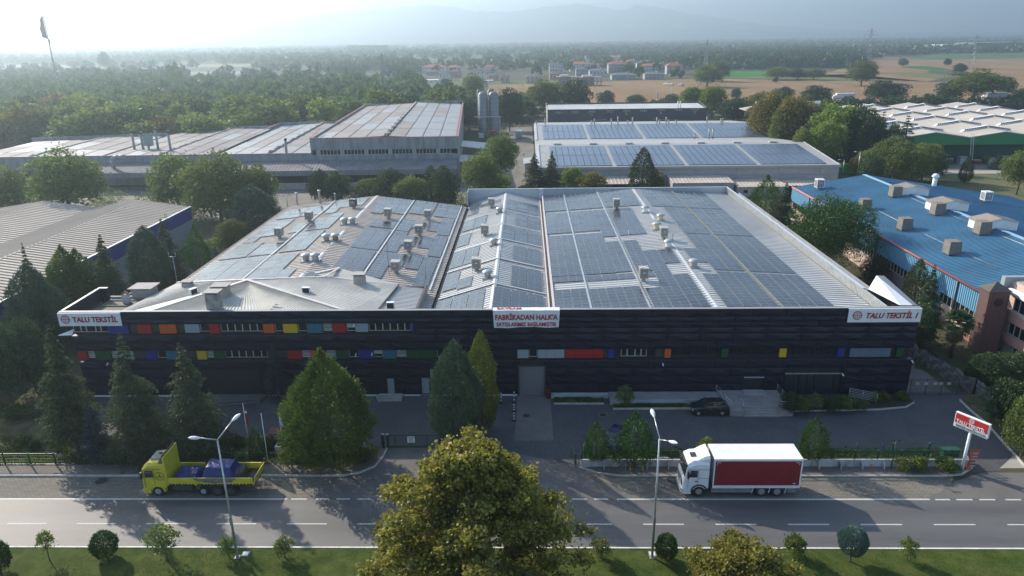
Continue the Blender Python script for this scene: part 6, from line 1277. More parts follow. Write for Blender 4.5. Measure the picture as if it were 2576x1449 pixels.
# grass blades on the median and weeds on the verges
def turf(name, areas, n, h, m, seed):
    r = np.random.default_rng(seed); A = np.array([(b-a)*(d-c) for a, b, c, d, z in areas]); k = r.choice(len(areas), n, p=A/A.sum()); ar = np.array(areas)[k]; x = ar[:, 0]+(ar[:, 1]-ar[:, 0])*r.random(n); y = ar[:, 2]+(ar[:, 3]-ar[:, 2])*r.random(n)
    keep = (np.sin(x*1.1+np.sin(y*2.3))*np.sin(y*1.7+x*.4)+.6*np.sin(x*3.1)*np.sin(y*4.1)) > -.55; x, y, z = x[keep], y[keep], ar[keep, 4]; n = len(x); a = r.uniform(0, 6.283, n); hh = h*r.uniform(.5, 1.3, n); w_ = hh*.22; c = np.stack([x, y, z], 1)
    t = c+np.stack([r.normal(size=n)*hh*.5, r.normal(size=n)*hh*.5, hh], 1); s_ = np.stack([np.cos(a)*w_, np.sin(a)*w_, np.zeros(n)], 1); V = np.empty((n, 3, 3)); V[:, 0] = c-s_; V[:, 1] = c+s_; V[:, 2] = t
    ob = bpy.data.objects.new(name, npmesh(name, V.reshape(-1, 3), np.arange(n*3).reshape(n, 3), [m])); COL.objects.link(ob); ob['kind'] = 'stuff'
Lgr = leafmat('grass blades', (.06, .1, .02), (.12, .17, .03), (.2, .21, .06), trans=.45, scale=.35, rv=0)
turf('grass', [(-36, 40, 41.5, 46.0, .12)], 52000, .06, Lgr, 1); turf('weeds', [(-55, -42, 57.8, 63, .1), (-40, -17, 57.9, 62, .1), (7, 40, 57.8, 60.3, .1)], 26000, .28, Lgr, 2)
turf('grass', [(2.9, 8.3, 69.8, 70.9, .14), (9.3, 20.6, 68.6, 69.4, .14)], 9000, .16, Lgr, 3)
# small things on the median
for a in (('bu', 2, 1440, 1362, 60, 'dark round bush cut by the left frame edge on the median', 'bush'), ('ys', 125, 1409, 1340, 44, 'thin young tree with yellow leaves at the left of the median', 'sapling'), ('bu', 268, 1402, 1340, 62, 'round green conifer bush left of the young leafy tree', 'bush'),
          ('ys', 420, 1408, 1328, 76, 'young green tree with crooked stem below the yellow truck', 'sapling'), ('sh', 575, 1400, 1350, 42, 'half-bare shrub beside the left street lamp', 'shrub'), ('sh', 716, 1402, 1352, 48, 'shrub with pink flowers right of the left street lamp', 'shrub'),
          ('sh', 1512, 1404, 1354, 52, 'round yellow-green shrub between the big plane tree and the right lamp', 'shrub'), ('bu', 1675, 1408, 1346, 54, 'square-clipped green bush right of the right street lamp', 'bush'), ('bu', 1842, 1400, 1340, 60, 'bright green bush peeping above the small plane crown', 'bush'),
          ('ye', 1996, 1400, 1350, 52, 'topiary shrub with golden edge below the white truck', 'shrub'), ('bl', 2138, 1412, 1330, 70, 'blue-green ball-headed tree on a short stem on the median', 'tree'), ('sh', 2281, 1408, 1352, 40, 'spiky dark shrub right of the blue-green ball tree', 'shrub')):
    at(*a[:6], cat=a[6], z=.12, name={'bush': 'clipped_bush', 'sapling': 'young_tree', 'shrub': 'shrub', 'tree': 'ball_tree'}[a[6]])
# street front
for a in (('ce1', 198, 1138, 812, 152, 'tall dark cedar at the left with bare trunk foot, left of the small spruce', 'cedar_tree'), ('sp', 255, 1168, 1010, 84, 'small dark bluish spruce right of the left cedar trunk', 'spruce_tree'),
          ('ce2', 365, 1150, 832, 172, 'narrow-topped cedar between the left cedar and the one behind the truck bed', 'cedar_tree'), ('ce2', 500, 1142, 858, 192, 'broad cedar rising behind the yellow truck and left lamp', 'cedar_tree'),
          ('sp', 702, 1008, 866, 74, 'dense blue spruce beside the office entrance steps', 'spruce_tree'), ('th', 835, 1168, 884, 188, 'huge egg-shaped thuja with golden patches left of the gate', 'thuja_tree'),
          ('ju', 1152, 1132, 862, 122, 'tall grey-green juniper right of the left gate', 'juniper_tree'), ('go', 1214, 1085, 834, 80, 'golden-tipped thuja behind the tall juniper', 'thuja_tree'),
          ('pc', 1498, 1172, 1060, 74, 'smaller of the two bushy conifers behind the retaining wall', 'conifer'), ('pc', 1592, 1190, 1034, 106, 'larger of the two bushy conifers behind the retaining wall', 'conifer'),
          ('pc', 2038, 1172, 1046, 82, 'single small conifer with bare stem behind the white truck', 'conifer'), ('ys', 1770, 1165, 1105, 40, 'small loose bush top showing behind the white truck roof', 'shrub'),
          ('sh', 1570, 1022, 968, 44, 'sparse shrub with bare stems against the dark facade above the long bed', 'shrub'),
          # left margin
          ('dk', 28, 1010, 830, 130, 'dark broad tree at the left frame edge below the beige factory', 'broad_tree'), ('dk', 92, 985, 815, 110, 'dark tree just left of the left cedar', 'broad_tree'), ('ju', 122, 905, 668, 122, 'large grey-green juniper left of the sign corner', 'juniper_tree'),
          ('ce2', 122, 880, 606, 84, 'slim dark cedar whose tip rises over the beige roof at the left', 'cedar_tree'), ('th', 200, 835, 622, 120, 'dark green broad conifer left of the terrace', 'conifer'), ('pc', 232, 835, 628, 150, 'broad dark evergreen behind the terrace corner', 'conifer'),
          ('ce1', 296, 812, 588, 120, 'dark cedar between the broad evergreen and the smooth cone juniper', 'cedar_tree'), ('ju', 392, 752, 572, 98, 'smooth cone-shaped juniper before the blue factory band', 'juniper_tree'), ('ce1', 436, 726, 548, 100, 'cedar directly right of the cone-shaped juniper', 'cedar_tree'),
          ('pc', 508, 700, 566, 72, 'dark small conifer by the end of the blue factory', 'conifer'), ('ys', 545, 650, 600, 62, 'thin sunlit tree in the gap by the left roof edge', 'small_tree'), ('g1', 588, 640, 560, 78, 'round shrub tree near the left roof eave', 'small_tree'),
          ('ye', 55, 1120, 1100, 40, 'small yellow-green shrub in the weeds by the fence bend', 'shrub'), ('bu', 92, 1135, 1108, 26, 'round dark bush in the left garden', 'bush'), ('ye', 40, 1055, 1022, 44, 'pale shrub by the curved drive at the left edge', 'shrub'),
          # right side
          ('cy', 2292, 790, 652, 60, 'slim conifer top behind the right sign corner', 'conifer'), ('ce1', 2316, 860, 664, 92, 'dark shaggy conifer right of the right sign board', 'conifer'), ('dk', 2300, 880, 770, 84, 'dark shrubby tree at the foot of the shaggy conifer', 'broad_tree'),
          ('cy', 2472, 975, 888, 96, 'dark egg-shaped conifer in front of the brick building', 'conifer'), ('dk', 2545, 968, 892, 86, 'dark bush right of the egg-shaped conifer', 'bush'), ('dk', 2530, 1090, 965, 110, 'dark leafy tree above the right kerb', 'broad_tree'), ('g2', 2566, 1155, 1005, 100, 'leafy tree cut by the right frame edge above the kerb', 'broad_tree'),
          ('st', 2075, 690, 508, 190, 'large round stone pine between the two factories', 'pine_tree'), ('pc', 1918, 585, 442, 100, 'bright dark-green pine behind the right parapet corner', 'pine_tree'), ('ce1', 1962, 605, 458, 92, 'cedar right of the bright pine by the blue roof', 'cedar_tree'), ('dk', 2195, 720, 648, 62, 'round dark shrub against the pink wall', 'bush')):
    at(*a[:6], cat='shrub' if a[6] in ('shrub', 'bush') else 'tree', name=a[6])
# hedge of yellow shrubs under the cedars, planting by the shop
for i, u in enumerate((205, 260, 300, 410, 455, 560, 600, 640, 668, 690)):
    at('ye', u, 1128+(i % 3)*3, 1098+(i % 2)*5, 34, 'low yellow-leaved shrub in the hedge row under the cedars', cat='shrub', grp='yellow hedge shrubs under the cedars', name='hedge_shrub')
for i, u in enumerate((270, 330, 420, 470, 520, 610, 640, 755, 790, 900, 930)):
    at('sh', u, 1165-(i % 3)*6, 1128+(i % 2)*8, 46, 'low green shrub on the verge behind the green mesh fence', cat='shrub', grp='green shrubs behind the mesh fence', name='verge_shrub')
at('sh', 735, 1178, 1118, 60, 'shrub with large grey leaves in front of the stone planter', cat='shrub', name='shrub'); TB['cy']; at('cy', 648, 1165, 1075, 36, 'small dark cypress between the flag poles', name='cypress')
for i, (u, v, t_) in enumerate(((1990, 1042, 990), (2020, 1040, 996), (2050, 1035, 992), (2095, 1036, 1002), (2130, 1032, 996), (2165, 1030, 1006))):
    at('sh' if i % 3 else 'dk', u-6, v, t_, 44, 'dark planting shrub in the bed below the shop window', cat='shrub', grp='dark shrubs below the shop window', name='bed_shrub')
for i, (u, lab) in enumerate(((2198, 'yellow-leaved shrub at the foot of the rail fence'), (2218, 'yellow-leaved shrub in the corner bed, middle one'), (2268, 'yellow-leaved shrub at the end of the dark facade'))): at('ye', u, 1012-i*2, 986, 28, lab, cat='shrub', name='shrub')
for i, (u, w_) in enumerate(((2260, 42), (2300, 46), (2368, 56))): at('ye' if i else 'sh', u+10, 1185, 1150+i*2, w_, ['low', 'tufted', 'large tufted'][i]+' green grass clump behind the railing '+['near the cones', 'left of the pylon sign, smaller', 'directly left of the pylon sign'][i], cat='shrub', name='grass_clump', z=.1)
# middle distance broad-leaved trees
for a in (('g2', 32, 556, 428, 128, 'au', 'autumn-tinged tree at the left frame edge before the grey factory'), ('g3', 190, 575, 384, 172, '', 'large leafy tree hiding the grey factory wall at the left'), ('g1', 455, 545, 402, 128, '', 'sunlit leafy tree, left one of the big group by the canopy'), ('g2', 560, 575, 398, 176, '', 'large leafy tree in the middle of the group behind the left roof'),
          ('g3', 655, 560, 420, 100, '', 'leafy tree at the right of the big group'), ('ju', 648, 612, 468, 120, '', 'tall weeping grey-green tree beside the left eave'), ('br', 640, 520, 425, 70, '', 'yellow-green tree before the factory canopy'),
          ('dk', 808, 515, 432, 58, '', 'dark rounded tree left of the white crates'), ('dk', 852, 520, 436, 66, '', 'dark rounded tree second left of the white crates'), ('g1', 930, 520, 455, 84, '', 'low leafy tree behind the left roof ridge'), ('dk', 985, 530, 430, 84, '', 'dark tree before the canopy, middle'), ('g1', 1040, 540, 452, 92, '', 'leafy tree behind the east slope'),
          ('cy', 1088, 530, 416, 56, '', 'dark pointed conifer right of the canopy'), ('dk', 1122, 545, 425, 66, '', 'dark tree beside the factory corner'), ('br', 1130, 530, 482, 40, '', 'small bright bush near the parapet corner'), ('g3', 1212, 515, 386, 92, '', 'leafy tree at the end of the grey factory'), ('g3', 1262, 470, 338, 84, '', 'tall dark leafy tree beside the silos road'), ('br', 1248, 505, 436, 76, '', 'bright green tree behind the middle parapet'),
          ('ce1', 1345, 505, 382, 84, '', 'left one of the paired dark cedars behind the parapet'), ('ce1', 1388, 505, 378, 72, '', 'right one of the paired dark cedars behind the parapet'), ('br', 1440, 495, 420, 58, '', 'bright green round tree right of the paired cedars'), ('au', 1492, 505, 438, 76, '', 'yellow-brown bushy tree before the open lean-to'),
          ('cy', 1614, 500, 372, 66, '', 'tall dark cypress-like tree leaning before the sheds'), ('au', 1647, 495, 436, 52, '', 'small yellow bushy tree beside the tall dark cypress'), ('dk', 2010, 520, 430, 10, '', 'thin dark tree')):
    if a[4] > 20: at(*a[:5], a[6])
for a in (('au', 1925, 385, 244, 92, 'yellow-green tree at the end of the solar works, leftmost of its row'), ('au', 1985, 395, 255, 96, 'yellowing tree, second in the row right of the solar works'), ('au', 2022, 398, 268, 70, 'brownish tree third in the row right of the solar works'), ('br', 2088, 410, 262, 120, 'bright green maple-like tree in the row right of the solar works'),
          ('dk', 2152, 415, 282, 96, 'dark dense tree left of the drooping spruces'), ('fs', 2202, 420, 278, 66, 'narrow drooping spruce before the green factory gable'), ('fs', 2265, 425, 288, 74, 'wider drooping spruce before the green factory gable'),
          ('g2', 2205, 450, 372, 88, 'olive broad tree behind the blue roof, left of three'), ('g2', 2262, 460, 366, 104, 'olive broad tree behind the blue roof, middle of three'), ('g1', 2318, 455, 368, 90, 'olive broad tree behind the blue roof, right of three'), ('cy', 2426, 460, 394, 30, 'slim dark cypress on the lawn behind the blue roof'),
          ('g3', 2556, 490, 385, 92, 'leafy tree on the lawn cut by the right frame edge'), ('fs', 2505, 425, 382, 44, 'leaning small pine on the far lawn'), ('ys', 2478, 412, 392, 22, 'tiny yellow tree on the far lawn'), ('au', 2150, 440, 395, 40, 'small tree beside the green container')):
    at(*a)
for i, (k, u, vb, vt, w_) in enumerate((('au', 1902, 372, 262, 60), ('g1', 1948, 360, 240, 66), ('g3', 1962, 395, 280, 74), ('au', 2003, 375, 250, 70), ('g2', 2045, 400, 285, 66), ('g3', 2060, 372, 255, 60), ('dk', 2118, 402, 290, 74), ('br', 2072, 425, 305, 84), ('dk', 2135, 378, 262, 70), ('dk', 2175, 425, 300, 60),
          ('dk', 2168, 395, 280, 80), ('g1', 2010, 425, 330, 50), ('dk', 2230, 425, 318, 60), ('g1', 2240, 452, 352, 90), ('g2', 2290, 462, 378, 90), ('dk', 2342, 452, 380, 60), ('dk', 2188, 468, 392, 60))):
    at(k, u, vb, vt, w_, ['yellowish', 'olive', 'green', 'dark green', 'small dark', 'leafy'][i % 6]+' tree in the belt between the solar works and the green works', grp='trees of the belt before the green works')
# palm
cp = P(2392, 900); t = thing('palm_tree', 'fan palm with a skirt of dead fronds right of the sign board', 'palm tree', (cp[0], cp[1], 0)); hp = PY(2392, 800, cp[1])[2]-.6
MB().cyl((cp[0], cp[1], 0), (cp[0], cp[1], hp-.6), .22, .28, 10).build('trunk', M_['bark'], t); pr = random.Random(5)
def frond(mb, a, el, L_, c):
    d = Vector((math.cos(a)*math.cos(el), math.sin(a)*math.cos(el), math.sin(el))); s_ = Vector((-math.sin(a), math.cos(a), 0)); c = Vector(c); h = c+d*L_*.45
    mb.beam(c, h, .035)
    for k in range(11):
        f = (k-5)/5*1.25; dd = (d*math.cos(f)+s_*math.sin(f)); tip = h+dd*L_*.62-Vector((0, 0, .18*L_)); n_ = dd.cross(Vector((0, 0, 1))).normalized()*.085
        mb.face([h, h+dd*L_*.3+n_, tip, h+dd*L_*.3-n_])
g1, g2 = MB(), MB()
for i in range(70): frond(g1, pr.uniform(0, 6.28), pr.uniform(-.6, 1.25), pr.uniform(1.6, 2.2), (cp[0], cp[1], hp))
for i in range(34): frond(g2, pr.uniform(0, 6.28), pr.uniform(-1.3, -.6), pr.uniform(1.2, 1.7), (cp[0], cp[1], hp-.4-pr.random()*.9))
g1.build('crown', L_dark, t); g2.build('dead_fronds', mat('dead fronds', (.12, .09, .045), .9), t)
# ------------------------------------------------------------------ neighbouring works
def ribx(*a, **k): return ribbed(MB(), *a, **k)
# beige-roofed works on the left, ridges running away from the road
BW = thing('beige_factory', 'low works with beige corrugated gable roofs and blue eaves band at the left', 'factory', (-67.5, 100, 0)); bluem = mat('royal blue cladding', (.015, .03, .2), .5); y0, y1 = 38, 138.8
for k in range(4):
    xr = -67.5-k*19.4; xm = xr-9.7; xl = xr-19.4
    ribx((xr, y0, 7), (xm, y0, 8.45), (xm, y1, 8.45), (xr, y1, 7), pitch=1., h=.12, w=.3).build('roof', M_['cream'], BW); ribx((xl, y0, 7), (xm, y0, 8.45), (xm, y1, 8.45), (xl, y1, 7), pitch=1., h=.12, w=.3).build('roof', M_['cream'], BW)
    MB().extr([(xl, y1-.3, 0), (xr-.1, y1-.3, 0), (xr-.1, y1-.3, 6.9), (xm, y1-.3, 8.35), (xl, y1-.3, 6.9)], (0, .2, 0)).build('gable_wall', M_['wall'], BW)
    MB().beam((xm, y0, 8.47), (xm, y1, 8.47), .3, .05).build('ridge_cap', M_['cream'], BW)
ribwall_ = lambda x, z0, z1, nm, m, ya, yb: (lambda g: ([g.box(x-.1, x, ya, yb, z0, z1)] + [g.box(x, x+.05, ya+i*.5, ya+i*.5+.2, z0+.01, z1-.01) for i in range(int((yb-ya)/.5))], g.build(nm, m, BW)))(MB())
ribwall_(-67.35, 4.55, 7.02, 'blue_band', bluem, y0, y1); ribwall_(-67.45, 2.4, 4.55, 'white_band', M_['panelw'], y0, y1)
MB().box(-67.7, -67.5, y0, y1, 0, 2.4).build('wall', M_['wall'], BW); MB().box(-67.5, -67.2, y0, y1, 7.0, 7.12).build('eaves_trim', M_['white'], BW)
g = MB()
for s_ in (-.3, .3): g.beam((-67.1, 128+s_, 1), (-67.1, 128+s_, 8.2), .05)
for i in range(16): g.beam((-67.1, 127.7, 1+i*.45), (-67.1, 128.3, 1+i*.45), .035)
for i in range(5): g.tube([(-67.3, 127.5, 4+i*.9), (-66.5, 127.6, 4+i*.9), (-66.5, 128.4, 4+i*.9), (-67.3, 128.5, 4+i*.9)], .02, 5)
g.build('cat_ladder', M_['dgrey'], BW)

# long grey works behind: high hall at its right end, lower hall to the left, lean-to roof in front
GW = thing('grey_factory', 'weathered grey concrete works with panelled roofs, high hall and long canopy', 'factory', (-75, 200, 0)); rp = [mat('roof sheet pinkish', (.25, .232, .225), .75, 0, var=.15, vs=.1, spec=.15), mat('roof sheet bluish', (.25, .265, .28), .6, 0, var=.08, vs=.1, spec=.25)]
redt = mat('faded red trim', (.3, .09, .09), .7)
def S(x, t): return (x-.07*t, 200.3+.02*(x+60)+t)      # skewed plan: along the front, then back
def roofgrid(x0, x1, t0, t1, z0, z1, nx, nt, seed):
    r = random.Random(seed); g = MB(); a, b = S(x0, t0), S(x1, t0); c, d = S(x1, t1), S(x0, t1); g.face([(*a, z0-.08), (*b, z1-.08), (*c, z1-.08), (*d, z0-.08)]); g.build('roof_base', M_['dgrey'], GW)
    for i in range(nx):
        for j in range(nt):
            xa, xb = x0+(x1-x0)*(i+.035)/nx, x0+(x1-x0)*(i+.965)/nx; ta, tb = t0+(t1-t0)*(j+.012)/nt, t0+(t1-t0)*(j+.988)/nt; za, zb = z0+(z1-z0)*(xa-x0)/(x1-x0), z0+(z1-z0)*(xb-x0)/(x1-x0)
            m = MB(); m.extr([(*S(xa, ta), za), (*S(xb, ta), zb), (*S(xb, tb), zb), (*S(xa, tb), za)], (0, 0, .05)); m.build('roof_panel', rp[1 if r.random() < (.75 if xa > -40 and z0 > 10 or seed == 4 else .25) else 0], GW)
roofgrid(-60.2, -39.8, .5, 108, 11.7, 12.7, 4, 6, 1); roofgrid(-38.6, -19.6, .5, 112, 12.7, 11.8, 4, 6, 2)
roofgrid(-72, -60.8, .5, 76, 8.3, 7.8, 2, 5, 3); roofgrid(-88, -73, .5, 76, 7.7, 8.3, 3, 5, 4); roofgrid(-103, -89.2, .5, 66, 8.3, 7.7, 3, 4, 5); roofgrid(-121, -104, .5, 60, 7.6, 8.1, 3, 4, 6); roofgrid(-140, -122.2, .5, 48, 8.1, 7.5, 3, 3, 7); roofgrid(-162, -141, .5, 40, 7.4, 7.9, 3, 3, 8)
for x, t1, z in ((-39.2, 110, 12.9), (-72.5, 76, 8.5), (-103.5, 62, 8.3), (-140.5, 44, 8.1)):
    g = MB(); g.cyl((*S(x, 1), z), (*S(x, t1), z), .35, .35, 8)
    for k in range(int(t1/9)): a = S(x, 4+k*9); g.obox((a[0], a[1], z+.1), (1.3, 1.6, .5))
    g.build('roof_duct', M_['conclight'], GW)
g = MB()
def cw(x0, t0, x1, t1, z0, z1, th=.3): a, b = S(x0, t0), S(x1, t1); g.beam((*a, (z0+z1)/2), (*b, (z0+z1)/2), th, z1-z0)
cw(-60.4, 0, -19.2, 0, 9.1, 12.4); cw(-60.4, 0, -19.2, 0, 0, 7.75); cw(-19.2, 0, -19.2, 113, 0, 12.3); cw(-60.4, 0, -60.4, 108, 7, 12.3); cw(-60.4, 108, -39, 108, 9, 12.6); cw(-39, 113, -19.2, 113, 9, 13.2)
cw(-60.4, 76.3, -88.6, 76.3, 6, 8.9); cw(-88.6, 66.3, -121, 60.3, 6, 8.8); cw(-121.5, 50, -163, 40.3, 6, 8.6); cw(-163, 0, -60.5, 0, 0, 8.25); cw(-88.6, 66, -88.6, 76, 7, 8.8)
g.build('wall', M_['conc'], GW)
for i in range(20):
    x = -59.5+i*2.05; a = S(x, 0); MB().box(a[0]-.03, a[0]+.03, a[1]-.19, a[1]-.16, 9.15, 12.3).build('wall_joint', M_['dgrey'], GW)
g = MB()
def tr(x0, t0, z0, x1, t1, z1): g.beam((*S(x0, t0), z0), (*S(x1, t1), z1), .5, .12)
tr(-60.4, 40, 12.4, -60.4, 108, 12.4); tr(-19.2, 0, 12.4, -19.2, 113, 12.4); tr(-60.4, 0, 12.5, -60.4, 14, 13.6); tr(-88.6, 30, 8.8, -88.6, 70, 8.8); tr(-60.4, 0, 12.45, -19.2, 0, 12.45); tr(-163, 0, 8.3, -60.5, 0, 8.3)
g.build('parapet_trim', redt, GW)
n = 40
for i in range(n):
    xa = -59+38.5*i/n; xb = -59+38.5*(i+1)/n; a = S(xa, 0); f = MB(); f.box(a[0]+.0, a[0]+.12, a[1]-.05, a[1]+.1, 7.75, 9.1); f.box(a[0], a[0]+.96, a[1]-.02, a[1]+.1, 7.75, 7.83); f = f.build('window', M_['frame'], GW); MB().box(a[0]+.12, a[0]+.96, a[1]+.02, a[1]+.05, 7.83, 9.1).build('pane', M_['glass'] if i % 7 else M_['panelw'], f)
g = MB(); ribbed(g, (*S(-19.4, -.2), 6.3), (*S(-19.4, -9), 4.9), (*S(-75, -9), 4.9), (*S(-75, -.2), 6.3), pitch=.9, h=.08, w=.3); ribbed(g, (*S(-75.2, -.2), 6.3), (*S(-75.2, -9), 4.9), (*S(-122, -9), 4.9), (*S(-122, -.2), 6.3), pitch=.9, h=.08, w=.3); g.build('canopy_roof', mat('fibre cement', (.17, .165, .17), .85, var=.2, vs=.3), GW)
g = MB(); ribbed(g, (*S(-19.4, -9.05), 4.88), (*S(-19.4, -9.3), 3.6), (*S(-122, -9.3), 3.6), (*S(-122, -9.05), 4.88), pitch=.9, h=.08, w=.3); g.build('canopy_fascia', MATS['fibre cement'], GW)
MB().box(-124, -22, 200.0-.6, 200.0-.4, 0, 4.7).build('canopy_shade_sheet', mat('canopy darkness', (.03, .03, .035), .9), GW); g = MB(); g.box(-70, -45, 190.6, 190.9, 0, 1.7); g.build('low_wall', M_['conclight'], GW)  # near-black sheet stands in for the shade under the canopy
for i in range(18): a = S(-121+i*6, -9.2); MB().cyl((a[0], a[1], 0), (a[0], a[1], 3.7), .12, .12, 6).build('canopy_post', M_['dgrey'], GW)
for u, v in ((62, 438), (92, 437), (95, 492), (30, 438)):
    q = PY(u, v, 197.9); f = MB().box(q[0]-1.5, q[0]+1.5, 198, 198.25, q[2]-.9, q[2]+.9).build('window', M_['panels'], GW); MB().box(q[0]+.1, q[0]+1.4, 197.97, 198.0, q[2]-.85, q[2]+.85).build('pane', M_['glass'], f)
# plant on the low roof: filter box, pipes, goose-neck duct
q = P(376, 372, 8.2); t = thing('dust_filter', 'grey-green dust filter tower with square hood on the grey works roof', 'filter unit', (q[0], q[1], 8)); gg = mat('plant grey green', (.23, .28, .27), .6)
MB().box(q[0]-1., q[0]+1., q[1]-1., q[1]+1., 8.9, 11.8).build('housing', gg, t); MB().extr([(q[0]-.8, q[1]-1.1, 11.8), (q[0]+1., q[1]-1.1, 11.8), (q[0]+1., q[1]-1.1, 12.7)], (0, 2, 0)).build('hood', gg, t); MB().cyl((q[0]+1, q[1]-3, 4), (q[0]+.5, q[1]-1.2, 9.3), .35, .35, 8).build('leg_duct', gg, t)
for u, v, h, lab in ((338, 372, 4.5, 'leftmost roof stack beside the dust filter'), (360, 373, 4.2, 'black-topped roof stack just left of the dust filter'), (398, 374, 5.5, 'roof stack just right of the dust filter'), (430, 380, 5.2, 'separate black-topped roof stack right of the dust filter'), (721, 385, 3.5, 'dark short stack near the high hall')):
    q = P(u, v, 8.2); t = thing('roof_stack', lab, 'stack', (q[0], q[1], 8), 'stacks on the grey works'); MB().cyl((q[0], q[1], 7.8), (q[0], q[1], 8.2+h), .38, .34, 8).build('pipe', gg, t); MB().cyl((q[0], q[1], 8.2+h), (q[0]+.2, q[1], 8.8+h), .42, .42, 8).build('cowl', M_['black'], t)
q = P(285, 415, 6.5); t = MB(); t.tube([(q[0], q[1], 5.8), (q[0], q[1], 7.6), (q[0]+.6, q[1], 8.5), (q[0]+2, q[1], 8.7), (q[0]+3.6, q[1], 8.7)], .6, 10); tag(t.build('gooseneck_duct', gg), 'pale green goose-neck duct above the canopy at the left', 'duct')
for u, v, vt in ((712, 352, 352), (778, 380, 335), (530, 370, 330), (1030, 330, 318)):
    pass
# lean-to between hall and silos, silos, stacked goods
t = thing('side_shed', 'open shed with two grey roofs between the high hall and the silos', 'shed', (-15, 225, 0))
for z0, z1, ya, yb in ((6.0, 5.0, 226, 240), (4.2, 3.4, 208, 222)): MB().extr([(-19.4-1.2, ya, z0), (-11.5, ya, z1), (-11.8, yb, z1), (-21.5, yb, z0)], (0, 0, .15)).build('roof', M_['galvd'], t)
for x, y in ((-11.8, 226), (-11.8, 240), (-12, 208), (-12, 222)): MB().cyl((x, y, 0), (x, y, 4.4), .12, .12, 6).build('post', M_['dgrey'], t)
sil = mat('silo steel', (.17, .18, .2), .5, .3, var=.1, vs=1.5, stretch=(1, 1, .15))
for i, x in enumerate((-17.4, -13.1)):
    t = thing('silo', ['left', 'right'][i]+' tall steel silo of the pair behind the works road', 'silo', (x, 295.5, 0), 'steel silos'); MB().lathe((x, 295.5, 0), [(1.95, 1.5), (1.95, 17), (1.2, 17.8), (.01, 18.1)], 20).build('tank', sil, t)
    for k in range(9): MB().lathe((x, 295.5, 2.5+k*1.7), [(1.96, 0), (2.02, .06), (1.96, .12)], 20).build('hoop', M_['galvd'], t)
    g = MB()
    for a in range(12): c_, s_ = math.cos(a*.5236), math.sin(a*.5236); g.beam((x+1.9*c_, 295.5+1.9*s_, 17), (x+1.9*c_, 295.5+1.9*s_, 18.1), .05)
    g.tube([(x-.5, 293.6, 17), (x-1.4, 293.6, 19), (x-2.1, 293.7, 18.6), (x-2.15, 293.7, 2)], .09, 6); g.build('pipework', M_['galv'], t)
t = thing('pipe_bridge', 'pipe bridge crossing in front of the silos', 'pipe bridge', (-15, 292, 8)); MB().box(-21, -10.2, 292.2, 292.5, 8.3, 8.6).build('beam', M_['galv'], t); MB().box(-21, -10.2, 292.9, 293.1, 8.2, 8.5).build('beam', M_['galv'], t); MB().cyl((-10.6, 292.5, 0), (-10.6, 292.5, 8.6), .15, .15, 6).build('post', M_['galv'], t)
for u, v, w_, h, m, lab in ((1242, 352, 2.6, 3.6, 'maroon', 'stack of reddish crates right of the silo feet'), (1219, 340, 2.6, 2.4, 'conclight', 'pale wrapped pallets at the foot of the left silo'), (1211, 347, 2.2, 2.0, 'white', 'heap of white bags before the silos'), (1238, 372, 3, 1.2, 'panels', 'blue-grey container beside the works road')):
    q = P(u, v); t = thing('pallet_stack', lab, 'pallets', (q[0], q[1], 0)); n = max(2, int(h/.6))
    for k in range(n): MB().box(q[0]-w_/2+.1*(k % 2), q[0]+w_/2-.08*(k % 3), q[1], q[1]+w_, k*h/n, (k+.86)*h/n).build('pallet', M_[m], t)
sheet('works_road', [(-10, 176), (3, 176), (2.5, 330), (-9, 330)], -.016, mat('worn works road', (.17, .155, .135), .9, col2=(.11, .1, .09), vs=.15)); sheet('works_yard', [(-125, 141), (2, 176), (2, 190), (-10, 230), (-18, 200), (-125, 196)], -.019, MATS['worn works road'])
sheet('side_yard', [(-67, 90), (-45.8, 84), (-45.8, 142), (-60, 150), (-67, 150)], -.016, mat('side yard paving', (.09, .088, .08), .9, col2=(.06, .06, .05), vs=.3))
t = thing('gatehouse_shed', 'small grey shed with tilted roof beside the works road', 'shed', (0, 225, 0)); MB().box(-.5, 3.2, 212, 222, 0, 2.6).build('wall', M_['conclight'], t); MB().extr([(-1, 211.6, 2.7), (3.4, 211.6, 3.3), (3.4, 222.5, 3.3), (-1, 222.5, 2.7)], (0, 0, .12)).build('roof', M_['galvd'], t)
t = thing('parked_van', 'grey box van standing at the far end of the works road', 'van', (-2, 290, 0)); MB().box(-4.4, -1.8, 288, 294, .5, 3.1).build('body', M_['panelw'], t); MB().box(-4.3, -1.9, 294, 296, .5, 2.2).build('cab', M_['panelw'], t)
for x in (-4.2, -2.0):
    for y in (289.5, 294.6): MB().cyl((x-.1, y, .4), (x+.1, y, .4), .4, .4, 10).build('wheel', M_['tyre'], t)

# solar works behind the main building
SW = thing('solar_factory', 'low white works with two gables fully covered by bluish solar panels', 'factory', (40, 188, 0)); wsh = mat('pale sheet roof', (.31, .31, .305), .6, .0, var=.08, vs=.2)
yf = 186.; SX0, SX1 = 3.2, 81.
def slope(ya, za, yb, zb, nm='roof'): MB().extr([(SX0, ya, za), (SX1, ya, za), (SX1, yb, zb), (SX0, yb, zb)], (0, 0, -.15)).build(nm, wsh, SW)
slope(yf, 6.05, 212, 8.35); slope(212, 8.35, 238, 6.1); slope(238, 6.1, 264, 8.4); slope(264, 8.4, 290, 6.2)
g = MB(); g.box(SX0, SX1, yf-.2, yf, 0, 6.1); g.box(SX0, SX0+.2, yf, 290, 0, 6.0); g.box(SX1-.2, SX1, yf, 290, 0, 6.0); g.box(SX0, SX1, 289.8, 290, 0, 6.1)
for ya, ym, yb in ((yf, 212, 238), (238, 264, 290)):
    for x in (SX0, SX1-.2): g.extr([(x, ya, 5.9), (x, yb, 5.9), (x, ym, 8.25)], (.2, 0, 0))
